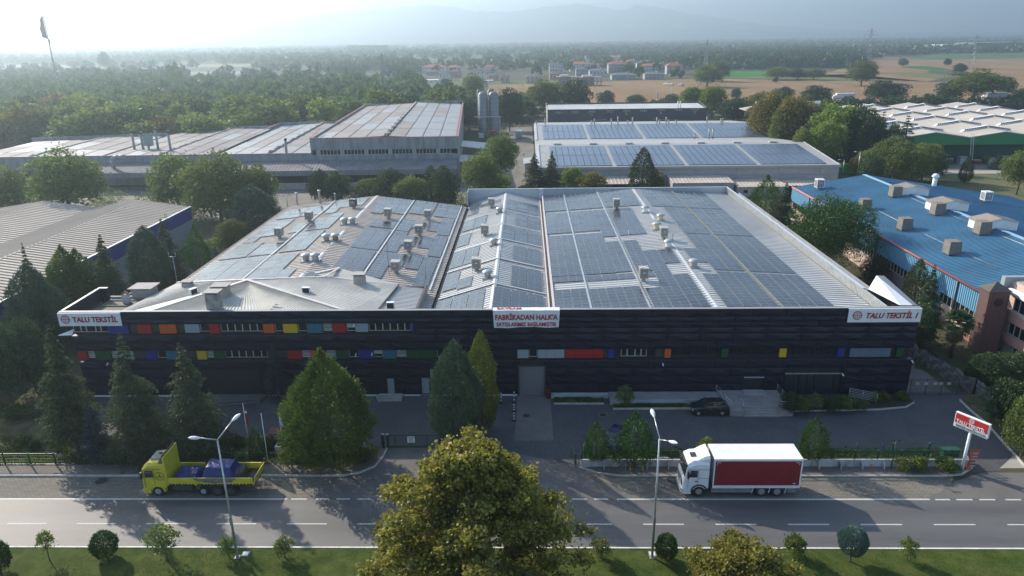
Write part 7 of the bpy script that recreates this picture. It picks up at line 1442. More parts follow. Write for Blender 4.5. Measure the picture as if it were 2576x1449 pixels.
g.build('wall', mat('cream wall sheet', (.34, .34, .33), .8, var=.1, vs=.5), SW)
g = MB(); g.box(SX0-.3, SX1+.3, yf-.6, yf-.2, 5.5, 6.2); g.box(SX0, SX1, yf-.35, yf-.2, 3.7, 3.85)
for i in range(14): g.box(6+i*5.4, 6.1+i*5.4, yf-.3, yf-.2, 3.9, 5.5)
g.build('gutter_band', wsh, SW)
g = MB(); g.beam((SX1, yf, 6.2), (SX1, 212, 8.5), .4, .1); g.beam((SX1, 238, 6.3), (SX1, 264, 8.6), .4, .1); g.beam((SX0, yf, 6.2), (SX0, 212, 8.5), .9, .1); g.beam((SX0, 238, 6.3), (SX0, 264, 8.55), .9, .1); g.build('verge_trim', M_['ridge'], SW)
cell = mat('bluish solar glass', (.06, .085, .125), .25, 0, var=.15, vs=.05, spec=.5)
def cells(xs, ya, yb, base, zb, rise):
    for x0, x1 in xs:
        n = max(1, round((x1-x0)/1.72)); 
        for r in range(2):
            a = ya+(yb-ya)*(r+.01)/2; b = ya+(yb-ya)*(r+.985)/2
            for i in range(n):
                xa = x0+(x1-x0)*(i+.04)/n; xb = x0+(x1-x0)*(i+.96)/n; za = zb+(a-base)*rise; zc = zb+(b-base)*rise
                g = MB(); g.extr([(xa, a, za+.1), (xb, a, za+.1), (xb, b, zc+.1), (xa, b, zc+.1)], (0, 0, .06)); g.build('solar_panel', cell, SW)
XF = lambda u, v=413: P(u, v, 6.6)[0]
cells(((6.6, XF(1543)-.3), (XF(1548)+.2, XF(1728)-.3), (XF(1733)+.2, XF(1914)-.3), (XF(1919)+.2, 78.2)), 187, 209.5, yf, 6.05, .0885)
XF2 = lambda u, v=348: P(u, v, 7)[0]
cells(((5.6, XF2(1483)-.5), (XF2(1488), XF2(1628)-.5), (XF2(1633), XF2(1776)-.5), (XF2(1781), 80.0)), 239.5, 262.5, 238, 6.1, .0885)
for u in (1350, 1373, 1495, 1502, 1547, 1564, 1590, 1603, 1668, 1675, 1693, 1700, 1720, 1803, 1841, 1846):
    q = P(u, 318, 8.6); t = MB(); t.cyl((q[0], 264.5, 8.3), (q[0], 264.5, 8.6+.6+(u % 5)*.35), .22, .22, 6); t.cyl((q[0], 264.5, 9.1+(u % 5)*.35), (q[0], 264.5, 9.4+(u % 5)*.35), .34, .34, 6); tag(t.build('vent_pipe', M_['galvd']), 'grey vent pipe on the far ridge of the solar works', 'vent pipe', 'vent pipes on the solar works')
for u, lab in ((1756, 'short grey vent pipe in the valley of the solar works'), (1794, 'left tall vent pipe of the cluster in the valley'), (1804, 'white-capped tall vent pipe of the cluster in the valley')):
    q = P(u, 352, 6.6); t = MB(); t.cyl((q[0], 237, 6), (q[0], 237, 9.5 if u > 1760 else 7.8), .22, .22, 8); t.lathe((q[0], 237, 9.5 if u > 1760 else 7.8), [(.2, 0), (.38, .05), (.01, .35)], 8); tag(t.build('vent_pipe', M_['galvd']), lab, 'vent pipe', 'vent pipes on the solar works')
for i in range(7):
    x = 8+i*10.5; t = MB(); t.box(x, x+2.2, 211.5, 212.5, 8.4, 8.75); tag(t.build('ridge_ventilator', M_['ridge']), 'low ridge ventilator box on the nearer gable of the solar works', 'roof vent', 'ridge ventilators on the solar works')
# sheds along the solar works
for x0, x1, yb, z0, z1, kind, lab in ((16.5, 33.5, 177.5, 3.9, 3.2, 'open', 'open lean-to shed with pinkish sheet roof and dark interior'), (36.5, 52, 177.5, 3.9, 3.3, 'closed', 'closed grey lean-to shed right of the dark cypress tree'), (52.4, 65, 176, 2.9, 2.5, 'small', 'low white shed with small windows and a door'), (65.2, 78, 178, 2.6, 2.3, 'open', 'low open shelter at the right end of the solar works')):
    t = thing('lean_to_shed', lab, 'shed', ((x0+x1)/2, yb, 0)); ribx((x0, 185.6, z0), (x0, yb, z1), (x1, yb, z1), (x1, 185.6, z0), pitch=.9, h=.08, w=.25).build('roof', M_['roof'] if kind != 'small' else M_['cream'], t)
    if kind == 'open':
        for i in range(5): x = x0+.2+(x1-x0-.4)*i/4; MB().cyl((x, yb+.2, 0), (x, yb+.2, z1-.05), .1, .1, 6).build('post', M_['dgrey'], t)
        MB().box(x0, x1, 185, 185.5, 0, z1-.3).build('back_wall', M_['dgrey'], t)
    else:
        MB().box(x0+.1, x1-.1, yb+.1, 185.5, 0, z1-.08).build('wall', M_['conclight'] if kind == 'closed' else M_['panelw'], t)
        if kind == 'small':
            for a in (54, 60.5): MB().box(a, a+1, yb+.02, yb+.1, 1, 1.7).build('window', M_['glass'], t)
            MB().box(62, 63.2, yb+.02, yb+.1, 0, 2).build('door', M_['galvd'], t)
# dark office block behind the solar works
DB = thing('dark_building', 'long dark grey block with pale mono-pitch roof behind the solar works', 'building', (43, 320, 0)); dkw = mat('dark brick slips', (.065, .068, .08), .75, var=.15, vs=1.)
MB().box(9.3, 78.5, 318, 318.4, 0, 8.5).build('wall', dkw, DB); MB().extr([(9.3, 318.4, 0), (9.3, 345, 0), (9.3, 345, 9.3), (9.3, 318.4, 8.5)], (.4, 0, 0)).build('side_wall', M_['wall'], DB); MB().box(78.1, 78.5, 318.4, 345, 0, 9).build('side_wall', dkw, DB)
ribx((9.8, 318.5, 8.2), (9.8, 335, 9.3), (78, 335, 9.3), (78, 318.5, 8.2), pitch=1.2, h=.08, w=.3).build('roof', M_['roofb'], DB); g = MB(); g.box(9.2, 78.6, 317.9, 318.5, 8.5, 8.6); g.box(9.3, 78.5, 335, 335.4, 8, 9.9); g.beam((78.4, 318, 8.7), (78.4, 335, 10), .4, .2); g.build('parapet', M_['dgrey'], DB)
for i in range(9):
    u = (434, 602, 770, 950, 1120, 1290, 1468, 1640, 1808)[i]; a = PY(1288+.25*u, .25*(1135-i*4), 318)
    f = MB(); w_ = 3.0; f.box(a[0]+1.4-w_/2, a[0]+1.4+w_/2, 317.8, 317.98, a[2]-.35, a[2]+.4); f = f.build('window', M_['frame'], DB)
    for k in range(3): MB().box(a[0]+1.4-w_/2+.12+k*.97, a[0]+1.4-w_/2+.9+k*.97, 317.76, 317.8, a[2]-.25, a[2]+.3).build('pane', M_['glass'], f)
    if i in (0, 2, 4, 6, 8): f = MB().box(a[0]+.95, a[0]+1.85, 317.8, 317.98, a[2]-1.6, a[2]-.8).build('window', M_['frame'] if i else M_['dgrey'], DB); MB().box(a[0]+1.1, a[0]+1.7, 317.76, 317.8, a[2]-1.48, a[2]-.92).build('pane', M_['glass'], f)
g = MB(); g.beam((15, 317.9, 2.6), (35, 317.9, 4.2), .1, .25); g.beam((55, 317.9, 4.2), (78, 317.9, 2.6), .1, .25); g.build('sloping_pipe', M_['galvd'], DB)
for x in (66.5, 67.6): t = MB(); t.cyl((x, 322, 8), (x, 322, 10.6), .25, .25, 8); t.lathe((x, 322, 10.6), [(.3, 0), (.45, .1), (.35, .5), (.01, .7)], 8); tag(t.build('chimney_pipe', M_['white']), ('left' if x < 67 else 'right')+' white chimney pipe on the dark block roof', 'chimney')
g = MB()
for x in (79, 81.8): 
    for z in (3.5, 7): g.beam((x, 318.5, z), (x, 321, z), .1)
    g.beam((x, 318.5, 0), (x, 318.5, 7), .12); g.beam((x, 321, 0), (x, 321, 7), .12)
for z in (3.5, 5.2, 7): g.beam((79, 318.5, z), (81.8, 318.5, z), .1)
g.beam((79, 318.5, 3.5), (81.8, 318.5, 7), .08); tag(g.build('scaffold_frame', M_['galvd']), 'grey steel frame at the right end of the dark block', 'frame')

# blue-roofed works on the right
UW = thing('blue_factory', 'works with blue corrugated roof, white roof dormers and light blue wall band', 'factory', (65, 110, 0)); blr = mat('blue steel roof', (.045, .15, .25), .6, 0, var=.18, vs=.12)
ex, rx_, fx = 57.4, 72.2, 104.; ez, rz_, fz = 7.0, 9.55, 4.6; ya, yb = 84.9, 153
ribx((ex, ya, ez), (rx_, ya, rz_), (rx_, yb, rz_), (ex, yb, ez), pitch=.5, h=.06, w=.16).build('roof', blr, UW); ribx((fx, ya, fz), (rx_, ya, rz_), (rx_, yb, rz_), (fx, yb, fz), pitch=.5, h=.06, w=.16).build('roof', blr, UW)
g = MB(); g.beam((rx_, ya, rz_+.05), (rx_, yb, rz_+.05), .8, .08); g.build('ridge_cap', mat('pale blue ridge', (.25, .42, .55), .5), UW)
g = MB(); g.cyl((ex-.12, 84, ez-.02), (ex-.12, yb, ez-.02), .2, .2, 8); g.build('gutter', mat('red gutter', (.35, .12, .12), .5), UW)
lb = mat('light blue cladding', (.16, .36, .52), .5); pk = mat('pink render', (.5, .38, .33), .85, var=.1, vs=.4); pur = mat('purple grey render', (.2, .16, .18), .85, var=.1, vs=.4)
g = MB(); g.box(ex, ex+.15, 84, yb, 4.1, ez-.1)
y = 84.2
while y < yb: g.box(ex-.1, ex, y, y+.22, 4.12, ez-.12); y += .44
g.build('blue_band', lb, UW)
g = MB(); g.box(ex+.1, ex+.3, 84, 127, 0, 2.7); g.build('wall', pk, UW); MB().box(ex+.08, ex+.3, 127, yb, 0, 2.7).build('wall', pk, UW); MB().box(ex+.0, ex+.1, 101.2, 112, 0, 2.75).build('door_panel', pur, UW); MB().box(ex-.02, ex+.08, 94.2, 98.2, 0, 4.05).build('blue_door', mat('sky blue door', (.1, .35, .55), .5), UW)
MB().box(ex-.0, ex+.08, 84, 94, 0, .7).build('skirting', mat('red brown render', (.28, .12, .1), .85), UW)
y = 84.3
while y < 126:
    if not 94 < y < 98.3: f = MB(); f.box(ex+.02, ex+.12, y, y+.1, 2.7, 4.1); f.box(ex+.02, ex+.12, y+.1, y+1.0, 2.7, 2.8); f = f.build('window', M_['frame'], UW); MB().box(ex+.08, ex+.11, y+.1, y+1.0, 2.8, 4.1).build('pane', M_['glass'], f)
    y += 1.0
for y in (90.5, 99.8, 113.5, 125, 133, 143): MB().cyl((ex-.22, y, 0), (ex-.22, y, ez-.1), .12, .12, 6).build('downpipe', M_['dgrey'], UW)
g = MB(); g.extr([(ex+.2, yb-.3, 0), (fx, yb-.3, 0), (fx, yb-.3, fz-.1), (rx_, yb-.3, rz_-.1), (ex+.2, yb-.3, ez-.1)], (0, .2, 0)); g.box(fx-.3, fx-.1, ya, yb, 0, fz-.1); g.build('end_wall', pk, UW)
for i, (y, lab) in enumerate(((134.5, 'farthest'), (121.8, 'middle'), (109, 'nearest'))):
    t = thing('roof_dormer', lab+' white monitor dormer astride the blue roof ridge', 'dormer', (rx_, y, 9), 'white dormers on the blue roof'); x0, x1, y0_, y1_ = rx_-2.6, rx_+3., y-1.6, y+1.6
    g = MB(); g.extr([(x0, y0_, 8.2), (x1, y0_, 8.2), (x1, y0_, 10.5), ((x0+x1)/2, y0_, 11.1), (x0, y0_, 10.5)], (0, y1_-y0_, 0)); g.build('wall', M_['white'], t)
    for a, b in ((x0-.3, (x0+x1)/2), (x1+.3, (x0+x1)/2)): ribx((a, y0_-.3, 10.48), (b, y0_-.3, 11.15), (b, y1_+.3, 11.15), (a, y1_+.3, 10.48), pitch=.4, h=.05, w=.12).build('roof', M_['cream'], t)
zb = lambda x: ez+(x-ex)*(rz_-ez)/(rx_-ex) if x < rx_ else rz_+(x-rx_)*(fz-rz_)/(fx-rx_)
for x, y, cov, lab in ((60.9, 148, 0, 'white cooler at the far left corner of the blue roof'), (61.6, 128.5, 1, 'brown-covered cooler on the blue roof, farthest of the left row'), (61.6, 114, 1, 'brown-covered cooler on the blue roof, middle of the left row'), (61.5, 100.2, 1, 'brown-covered cooler on the blue roof, nearest of the left row'),
                       (69.2, 133.3, 1, 'brown-covered cooler before the farthest white dormer'), (69.3, 118.9, 1, 'brown-covered cooler before the middle white dormer'), (69.2, 106.3, 1, 'brown-covered cooler before the nearest white dormer'), (89, 137.5, 0, 'white cooler on the far slope of the blue roof')):
    cooler(x, y, zb(x), lab, cover=bool(cov), w=1.75 if cov else 1.5, h=2.0 if cov else 1.6, leg=.4, mt=M_['white'], group='coolers on the blue roof')
t = MB(); t.cyl((86, 150.5, 6.8), (86, 150.5, 9.2), .45, .45, 10); t.lathe((86, 150.5, 9.2), [(.5, 0), (.8, .3), (.5, .8), (.01, 1.0)], 10); tag(t.build('roof_chimney', M_['white']), 'white chimney with cowl at the far edge of the blue roof', 'chimney')
g = MB()
for x in (61.6, 69.3): g.tube([(x+1.5, 134, zb(x+1.5)+.08), (x+1.2, 110, zb(x+1.2)+.08), (x+1.6, 92, zb(x+1.6)+.08)], .05, 5)
tag(g.build('roof_conduit', M_['galvd']), 'thin pipe runs lying on the blue roof beside the coolers', 'pipe')
# brick tower and pink office at the right edge
PB = thing('brick_building', 'pink and brick office building with small clockless tower at the right edge', 'building', (60, 80, 0)); brk_shade = brickmat('dark brick', (.12, .065, .06), (.15, .085, .08), (.08, .065, .06), 3., .5, .22, .03)  # dark brick, its colours lowered further to put the tower in shade
MB().box(56.1, 58.6, 82.3, 84.2, 0, 8.3).build('tower_wall', brk_shade, PB); g = MB(); q4 = [(55.9, 82.1), (58.8, 82.1), (58.8, 84.4), (55.9, 84.4)]
for i in range(4): a, b = q4[i], q4[(i+1) % 4]; g.face([(*a, 8.3), (*b, 8.3), (57.3, 83.2, 9.3)])
g.build('tower_roof', mat('old tiles', (.1, .085, .07), .9), PB); MB().cyl((57.4, 82.22, 6.9), (57.4, 82.3, 6.9), .52, .52, 20).build('round_window', M_['black'], PB)
rb = mat('salmon render', (.52, .28, .23), .85, var=.08, vs=.5)
def wface(nm, m, z0, z1, x=59.5, y0=58., y1=84.3, t=.3): return MB().box(x, x+t, y0, y1, z0, z1).build(nm, m, PB)
wface('wall', pk, 0, 9, 59.9); wface('spandrel', rb, 4.25, 5.45, 59.45, t=.5); wface('spandrel', rb, 1.55, 2.65, 59.45, t=.5); wface('sill_band', pk, 5.45, 5.75, 59.35, t=.6)
MB().cyl((59.6, 58, 7.85), (59.6, 84, 7.85), .42, .42, 14).build('roof_roll', M_['white'], PB)
for z0, z1 in ((5.75, 7.4), (2.75, 4.2), (.2, 1.5)):
    y = 82.6 if z0 > 1 else 81
    while y > 60: f = MB(); f.box(59.55, 59.7, y, y+.1, z0, z1); f.box(59.55, 59.7, y-.95, y, z0, z0+.08); f = f.build('window', M_['frame'], PB); MB().box(59.62, 59.65, y-.95, y, z0+.08, z1).build('pane', M_['glass'], f); y -= 1.05
MB().box(60, 80, 84.4, 84.7, 0, 9.2).build('end_wall', M_['panelw'], PB); MB().box(60, 80, 58, 84.4, 8.9, 9.1).build('flat_roof', M_['cream'], PB); MB().box(58.9, 80, 84.2, 84.9, 8.0, 9.5).build('parapet', M_['panelw'], PB)
# green-gabled works with cream roofs
EW = thing('green_factory', 'wide works with cream roofs, rows of skylights and dark green gables', 'factory', (130, 222, 0)); grn = mat('green gable sheet', (.012, .16, .05), .6); gf = 222.; gb = 322; crf = mat('cream felt roof', (.42, .38, .33), .85, var=.1, vs=.08)
for k in range(-1, 4):
    xm = 124.5+k*20.9; xl, xr = xm-10.45, xm+10.45; z0, z1 = 7.95, 9.55
    for a in (xl, xr): MB().extr([(a, gf, z0), (xm, gf, z1), (xm, gb, z1), (a, gb, z0)], (0, 0, -.2)).build('roof', crf, EW)
    MB().extr([(xl, gf+.1, 5.6), (xr, gf+.1, 5.6), (xr, gf+.1, z0-.15), (xm, gf+.1, z1-.15), (xl, gf+.1, z0-.15)], (0, .3, 0)).build('gable', grn, EW); MB().box(xl, xr, gf+1.5, gf+1.8, 0, 5.6).build('wall', mat('storage shade green', (.01, .045, .025), .8), EW)  # lower wall coloured dark to carry the shade of the open storage
    for j in range(6):
        y = gf+9+j*15.5; sk = MB(); sk.extr([(xl+2.4, y, 8.25), (xm, y, 9.7), (xm, y, 10.35), (xl+3.6, y, 9.05)], (0, 1.3, 0)); sk.extr([(xr-2.4, y, 8.25), (xr-3.6, y, 9.05), (xm, y, 10.35), (xm, y, 9.7)], (0, 1.3, 0)); sk = sk.build('skylight', M_['white'], EW)
        for i in range(12):
            f = (i+.5)/12; 
            for s_ in (-1, 1):
                if i < 11: x = xm+s_*(.7+i*.62); zt = 10.3-.135*abs(x-xm)-.08; MB().box(x-.22, x+.22, y-.05, y-.01, zt-.42, zt).build('pane', M_['glass'], sk)
MB().box(100, 128, gb-1, gb, 5, 10.6).build('end_parapet', M_['white'], EW); MB().box(128, 300, gb+8, gb+8.4, 0, 7.6).build('dark_screen', mat('dark screen', (.05, .04, .045), .8), EW)
g = MB(); q = P(2440, 388)
for s_ in (-.4, .4): g.beam((135+s_, 219, 0), (135+s_+.4, 221.6, 9), .09)
for i in range(20): g.beam((134.6+.02*i, 219+i*.13, .4+i*.44), (135.4+.02*i, 219+i*.13, .4+i*.44), .06)
tag(g.build('service_ladder', M_['galv']), 'tall caged ladder leaning at the valley between the green gables', 'ladder')
for i in range(14):
    x = 112+i*4.3; t = thing('stored_pallets', 'pallet pile stored under the green works wall', 'pallets', (x, 221, 0), 'pallets stored before the green works'); MB().box(x-1.2, x+1.2, 220.2, 222, 0, .9+.5*(i % 3)).build('pile', [M_['panelw'], M_['maroon'], M_['conclight'], M_['panelt'], M_['dgrey']][i % 5], t); MB().box(x-1.1, x+1.1, 220.3, 221.9, 1.05+.5*(i % 3), 1.25+.5*(i % 3)).build('cover', M_['conclight'], t)
sheet('works_lawn', [(92, 158), (150, 150), (190, 200), (118, 206), (98, 190)], -.015, mat('dry lawn', (.06, .085, .02), .95, col2=(.11, .1, .04), vs=.12)); sheet('lawn_path', [(98, 206), (190, 202), (190, 207), (98, 211)], -.012, M_['conclight']); sheet('green_works_yard', [(90, 206), (200, 207), (200, 222), (90, 222)], -.018, MATS['worn works road'])
q = P(2152, 437); t = thing('green_container', 'bright green ribbed container behind the blue roof', 'container', (q[0], q[1], 0)); gm = mat('container green', (.04, .3, .06), .5); g = MB(); g.box(q[0]-4, q[0]+4, q[1], q[1]+2.4, .1, 2.6)
for i in range(18): g.box(q[0]-3.9+i*.44, q[0]-3.7+i*.44, q[1]-.06, q[1], .2, 2.5)
g.build('body', gm, t)
for i, (u, v) in enumerate(((2118, 418), (2128, 421), (2138, 424))): q = P(u, v); t = thing('timber_pile', ['left', 'middle', 'right'][i]+' of three small timber piles beside the solar works corner', 'timber', (q[0], q[1], 0)); [MB().box(q[0]-1.1, q[0]+1.1, q[1]+k*.1, q[1]+1.2, k*.28, k*.28+.25).build('plank_layer', MATS['rusty drum'] if k % 2 else M_['cream'], t) for k in range(4)]
def slimlamp(u, v, h, lab, arm=1.2):
    q = P(u, v); t = thing('yard_lamp', lab, 'street lamp', (q[0], q[1], 0)); MB().cyl((q[0], q[1], 0), (q[0], q[1], h), .1, .06, 8).build('pole', M_['galv'], t); MB().beam((q[0], q[1], h), (q[0]-arm, q[1], h+.15), .07).build('arm', M_['galv'], t); MB().obox((q[0]-arm-.2, q[1], h+.15), (.5, .22, .12)).build('lamp_head', M_['white'], t)
slimlamp(2154, 455, 7.8, 'tall grey yard lamp behind the blue roof'); slimlamp(2118, 448, 5, 'short yard lamp at the corner of the solar works')
q = P(3340*.644, 1085*.644); t = thing('yard_floodlight', 'white floodlight on a short post by the right parapet', 'light post', (43.2, 84, 0)); MB().cyl((43.2, 84, 0), (43.2, 84, 8.8), .07, .05, 8).build('post', M_['galv'], t); MB().obox((43.4, 83.9, 8.9), (.5, .35, .35)).build('head', M_['white'], t)

# ------------------------------------------------------------------ highway, fields
sheet('highway', [(-1500, 418), (1500, 418), (1500, 436), (-1500, 436)], -.012, M_['asphalt']); 
def field(nm, pts, c1, c2, z=-.02, vs=.03, st=(1, .25, 1)): return sheet(nm, G(*pts), z, mat(nm+' '+str(len(MATS)), c1, .95, col2=c2, vs=vs, stretch=st, spec=.05))
BR, BR2, GRN, OLV = (.2, .125, .07), (.26, .18, .1), (.045, .12, .03), (.13, .13, .055)
field('stubble_field', [(1220, 262), (2700, 262), (2900, 220), (2300, 205), (1900, 200), (1760, 196), (1500, 206), (1230, 214)], BR, BR2)
field('rough_meadow', [(1000, 216), (1230, 214.5), (1500, 206.5), (1480, 199), (1000, 206)], (.08, .11, .03), OLV, -.021)
field('grass_strip', [(1760, 195), (2300, 203), (2420, 192), (2330, 183), (2180, 179), (1760, 182)], OLV, (.15, .15, .07), -.019)
field('green_field', [(1826, 178), (1962, 176.5), (1990, 190), (1800, 197)], (.035, .14, .025), (.06, .17, .03), -.017)
field('stubble_field', [(2090, 181), (2330, 183), (2340, 176), (2700, 232), (2900, 220), (2900, 150), (2576, 146.5), (2240, 151), (2180, 152)], BR, BR2, -.018)
field('stubble_field', [(1960, 176), (2090, 181), (2330, 205), (2360, 200), (2230, 184), (2000, 190)], BR, BR2, -.014)
field('green_field', [(2262, 168), (2330, 165.5), (2420, 178), (2360, 179.5)], (.03, .12, .02), (.05, .15, .03), -.012)
field('ploughed_field', [(2352, 180), (2412, 176.5), (2482, 188), (2400, 191)], (.09, .06, .06), (.12, .085, .08), -.011)
field('green_field', [(2170, 152), (2240, 150.5), (2576, 146), (2800, 144), (2800, 128), (2576, 130.5), (2350, 137)], (.05, .12, .04), (.08, .14, .06), -.010)
field('ploughed_field', [(2170, 153), (2330, 149), (2200, 140), (2170, 143)], (.16, .1, .08), (.19, .13, .1), -.009)
field('pale_field', [(0, 163), (170, 164), (180, 172), (-100, 176)], (.2, .19, .12), (.24, .22, .15), -.008); field('pale_field', [(470, 162), (640, 161), (680, 166), (480, 170)], (.2, .2, .13), (.24, .23, .16), -.008); field('pale_field', [(300, 181), (520, 180), (640, 178), (640, 186), (400, 190)], (.19, .2, .15), (.25, .25, .2), -.008)
field('pale_field', [(1550, 128), (1850, 129), (1950, 124), (1600, 122)], (.22, .2, .15), (.26, .24, .18), -.007); field('green_field', [(1200, 131), (1480, 131), (1480, 136), (1250, 137)], (.1, .16, .1), (.14, .2, .12), -.006)

# trucks and cars on the highway
def hwtruck(u, vb, lab, m, L_=9., cabm=None, left=True):
    q = P(u, vb); x, y = q[0], q[1]; t = thing('highway_truck', lab, 'truck', (x, y, 0)); s_ = -1 if left else 1
    MB().box(x-L_/2, x+L_/2, y, y+2.5, 1.1, 4.0).build('box_body', m, t); c = MB(); shell(c, [[(x+s_*(L_/2+a), y+b0, .6), (x+s_*(L_/2+a), y+b1, .6), (x+s_*(L_/2+a), y+b1, zt), (x+s_*(L_/2+a), y+b0, zt)] for a, b0, b1, zt in ((.2, .05, 2.45, 3.1), (1.3, .05, 2.45, 3.0), (2.0, .15, 2.35, 1.9), (2.2, .2, 2.3, 1.2))]); c.build('cab', cabm or m, t)
    MB().box(x-L_/2, x+L_/2, y+.8, y+1.7, .7, 1.1).build('chassis', M_['black'], t)
    for dx in (-L_/2+1, -L_/2+2.3, L_/2+.9): MB().cyl((x+s_*-dx*-1 if 0 else x+(dx if not left else -dx), y-.02, .5), (x+(dx if not left else -dx), y+.3, .5), .5, .5, 12).build('wheel', M_['tyre'], t)
hwtruck(2127, 252, 'white lorry on the highway behind the hedge, left of two', M_['white'], 11); hwtruck(2508, 250, 'grey-bodied lorry on the highway at the right', M_['panelw'], 12, M_['maroon'], False)
def farcar(u, v, m, lab, grp='distant parked cars'):
    q = P(u, v); x, y = q[0], q[1]; t = thing('distant_car', lab, 'car', (x, y, 0), grp); g = MB(); shell(g, [[(x+a, y, .35), (x+a, y+1.7, .35), (x+a, y+1.7, z), (x+a, y, z)] for a, z in ((-2.1, .7), (-1.9, .9), (-1, .95), (-.6, 1.4), (.9, 1.45), (1.6, 1.0), (2.1, .9))]); g.build('body', m, t)
    for a in (-1.3, 1.3): MB().cyl((x+a, y-.03, .32), (x+a, y+.2, .32), .32, .32, 10).build('wheel', M_['tyre'], t)
for i, (u, v) in enumerate(((1675, 213), (1680, 214), (1690, 214.5), (1714, 215), (2478, 246), (2148, 259))): farcar(u, v, M_['white'] if i < 5 else M_['panelb'], ['small white car, first by the building site', 'white van-like car by the building site', 'white car, third by the building site', 'lone white car in the field edge', 'white car on the highway left of the grey lorry', 'dark blue car top behind the hedge'][i])
# flags before the highway
for u, vb, vt, lab in ((1651, 268, 231, 'thin flag pole with pale flag, left of two behind the dark block'), (1728, 270, 229, 'thin flag pole with pale flag, right of two behind the dark block'), (1688, 240, 218, 'thin red-tipped pole between the two flag poles')): flagpole(u, vb, vt, lab, (mat('pale flag', (.5, .5, .52), .8), 3.2, 1.6, False) if 'pale' in lab else None, r=.12)
# giant national flag pole, far left
q = P(148, 222); t = thing('giant_flag_pole', 'very tall flag pole with a large drooping red flag above the far woods', 'flag pole', (q[0], q[1], 0)); MB().cyl((q[0], q[1], 0), (q[0], q[1], 66), .75, .35, 10).build('pole', M_['galv'], t)
g = MB(); n = 12
for i in range(n):
    def f(k, s_): tt = k/n; w_ = 5.2*math.sin(math.pi*min(1, tt*1.05+.05))**.6*(.6 if tt > .72 else 1); return (q[0]+(-.2 if tt < .62 else .2)+(-w_*s_*.9 if tt < .62 else w_*s_*.5), q[1]-.9-.8*math.sin(k*1.9)*s_, 63-29*tt-1.5*s_)
    g.face([f(i, 0), f(i+1, 0), f(i+1, 1), f(i, 1)])
g.build('flag', mat('big flag red', (.3, .01, .03), .9), t)
# lattice pylons
def pylon(u, vb, vt, lab, s=1.):
    q = P(u, vb); x, y = q[0], q[1]; H_ = PY(u, vt, y)[2]; t = thing('electricity_pylon', lab, 'pylon', (x, y, 0), 'lattice pylons'); m = M_['galvd']; th = .22*s
    lv = [0, .2, .38, .54, .68, .8, .9, 1]; hw = [2.6, 2., 1.5, 1.1, .8, .65, .5, .05]; g = MB()
    for (a, b), (h0, h1) in zip(zip(lv[:-1], lv[1:]), zip(hw[:-1], hw[1:])):
        for sx in (-1, 1):
            for sy in (-1, 1): g.beam((x+sx*h0*s, y+sy*h0*s, a*H_), (x+sx*h1*s, y+sy*h1*s, b*H_), th)
            g.beam((x-sx*h0*s, y-h0*s, a*H_), (x+sx*h1*s, y-h1*s, b*H_), th*.6); g.beam((x+sx*h0*s, y-h0*s, a*H_), (x+sx*h1*s, y+h1*s, b*H_), th*.6)
    g.build('lattice', m, t)
    for f, w_ in ((.66, 5.5), (.78, 6.5), (.9, 4.6)):
        c = MB(); z = f*H_; c.beam((x-w_*s, y, z), (x, y, z+1.2*s), th*.8); c.beam((x+w_*s, y, z), (x, y, z+1.2*s), th*.8); c.beam((x-w_*s, y, z), (x+w_*s, y, z), th*.8)
        for k in (-1, 1): c.beam((x+k*w_*s, y, z), (x+k*w_*s, y, z-2.6*s), th*.9)
        c.build('cross_arm', m, t)
pylon(968, 262, 132, 'nearest lattice pylon rising from the woods behind the grey works', .95); pylon(1771, 216, 100, 'lattice pylon beside the round field tree at centre right'); pylon(2182, 152, 70, 'tallest lattice pylon at the right skyline', 1.5); pylon(2442, 174, 87, 'faint lattice pylon standing in the stubble field at far right', 1.)
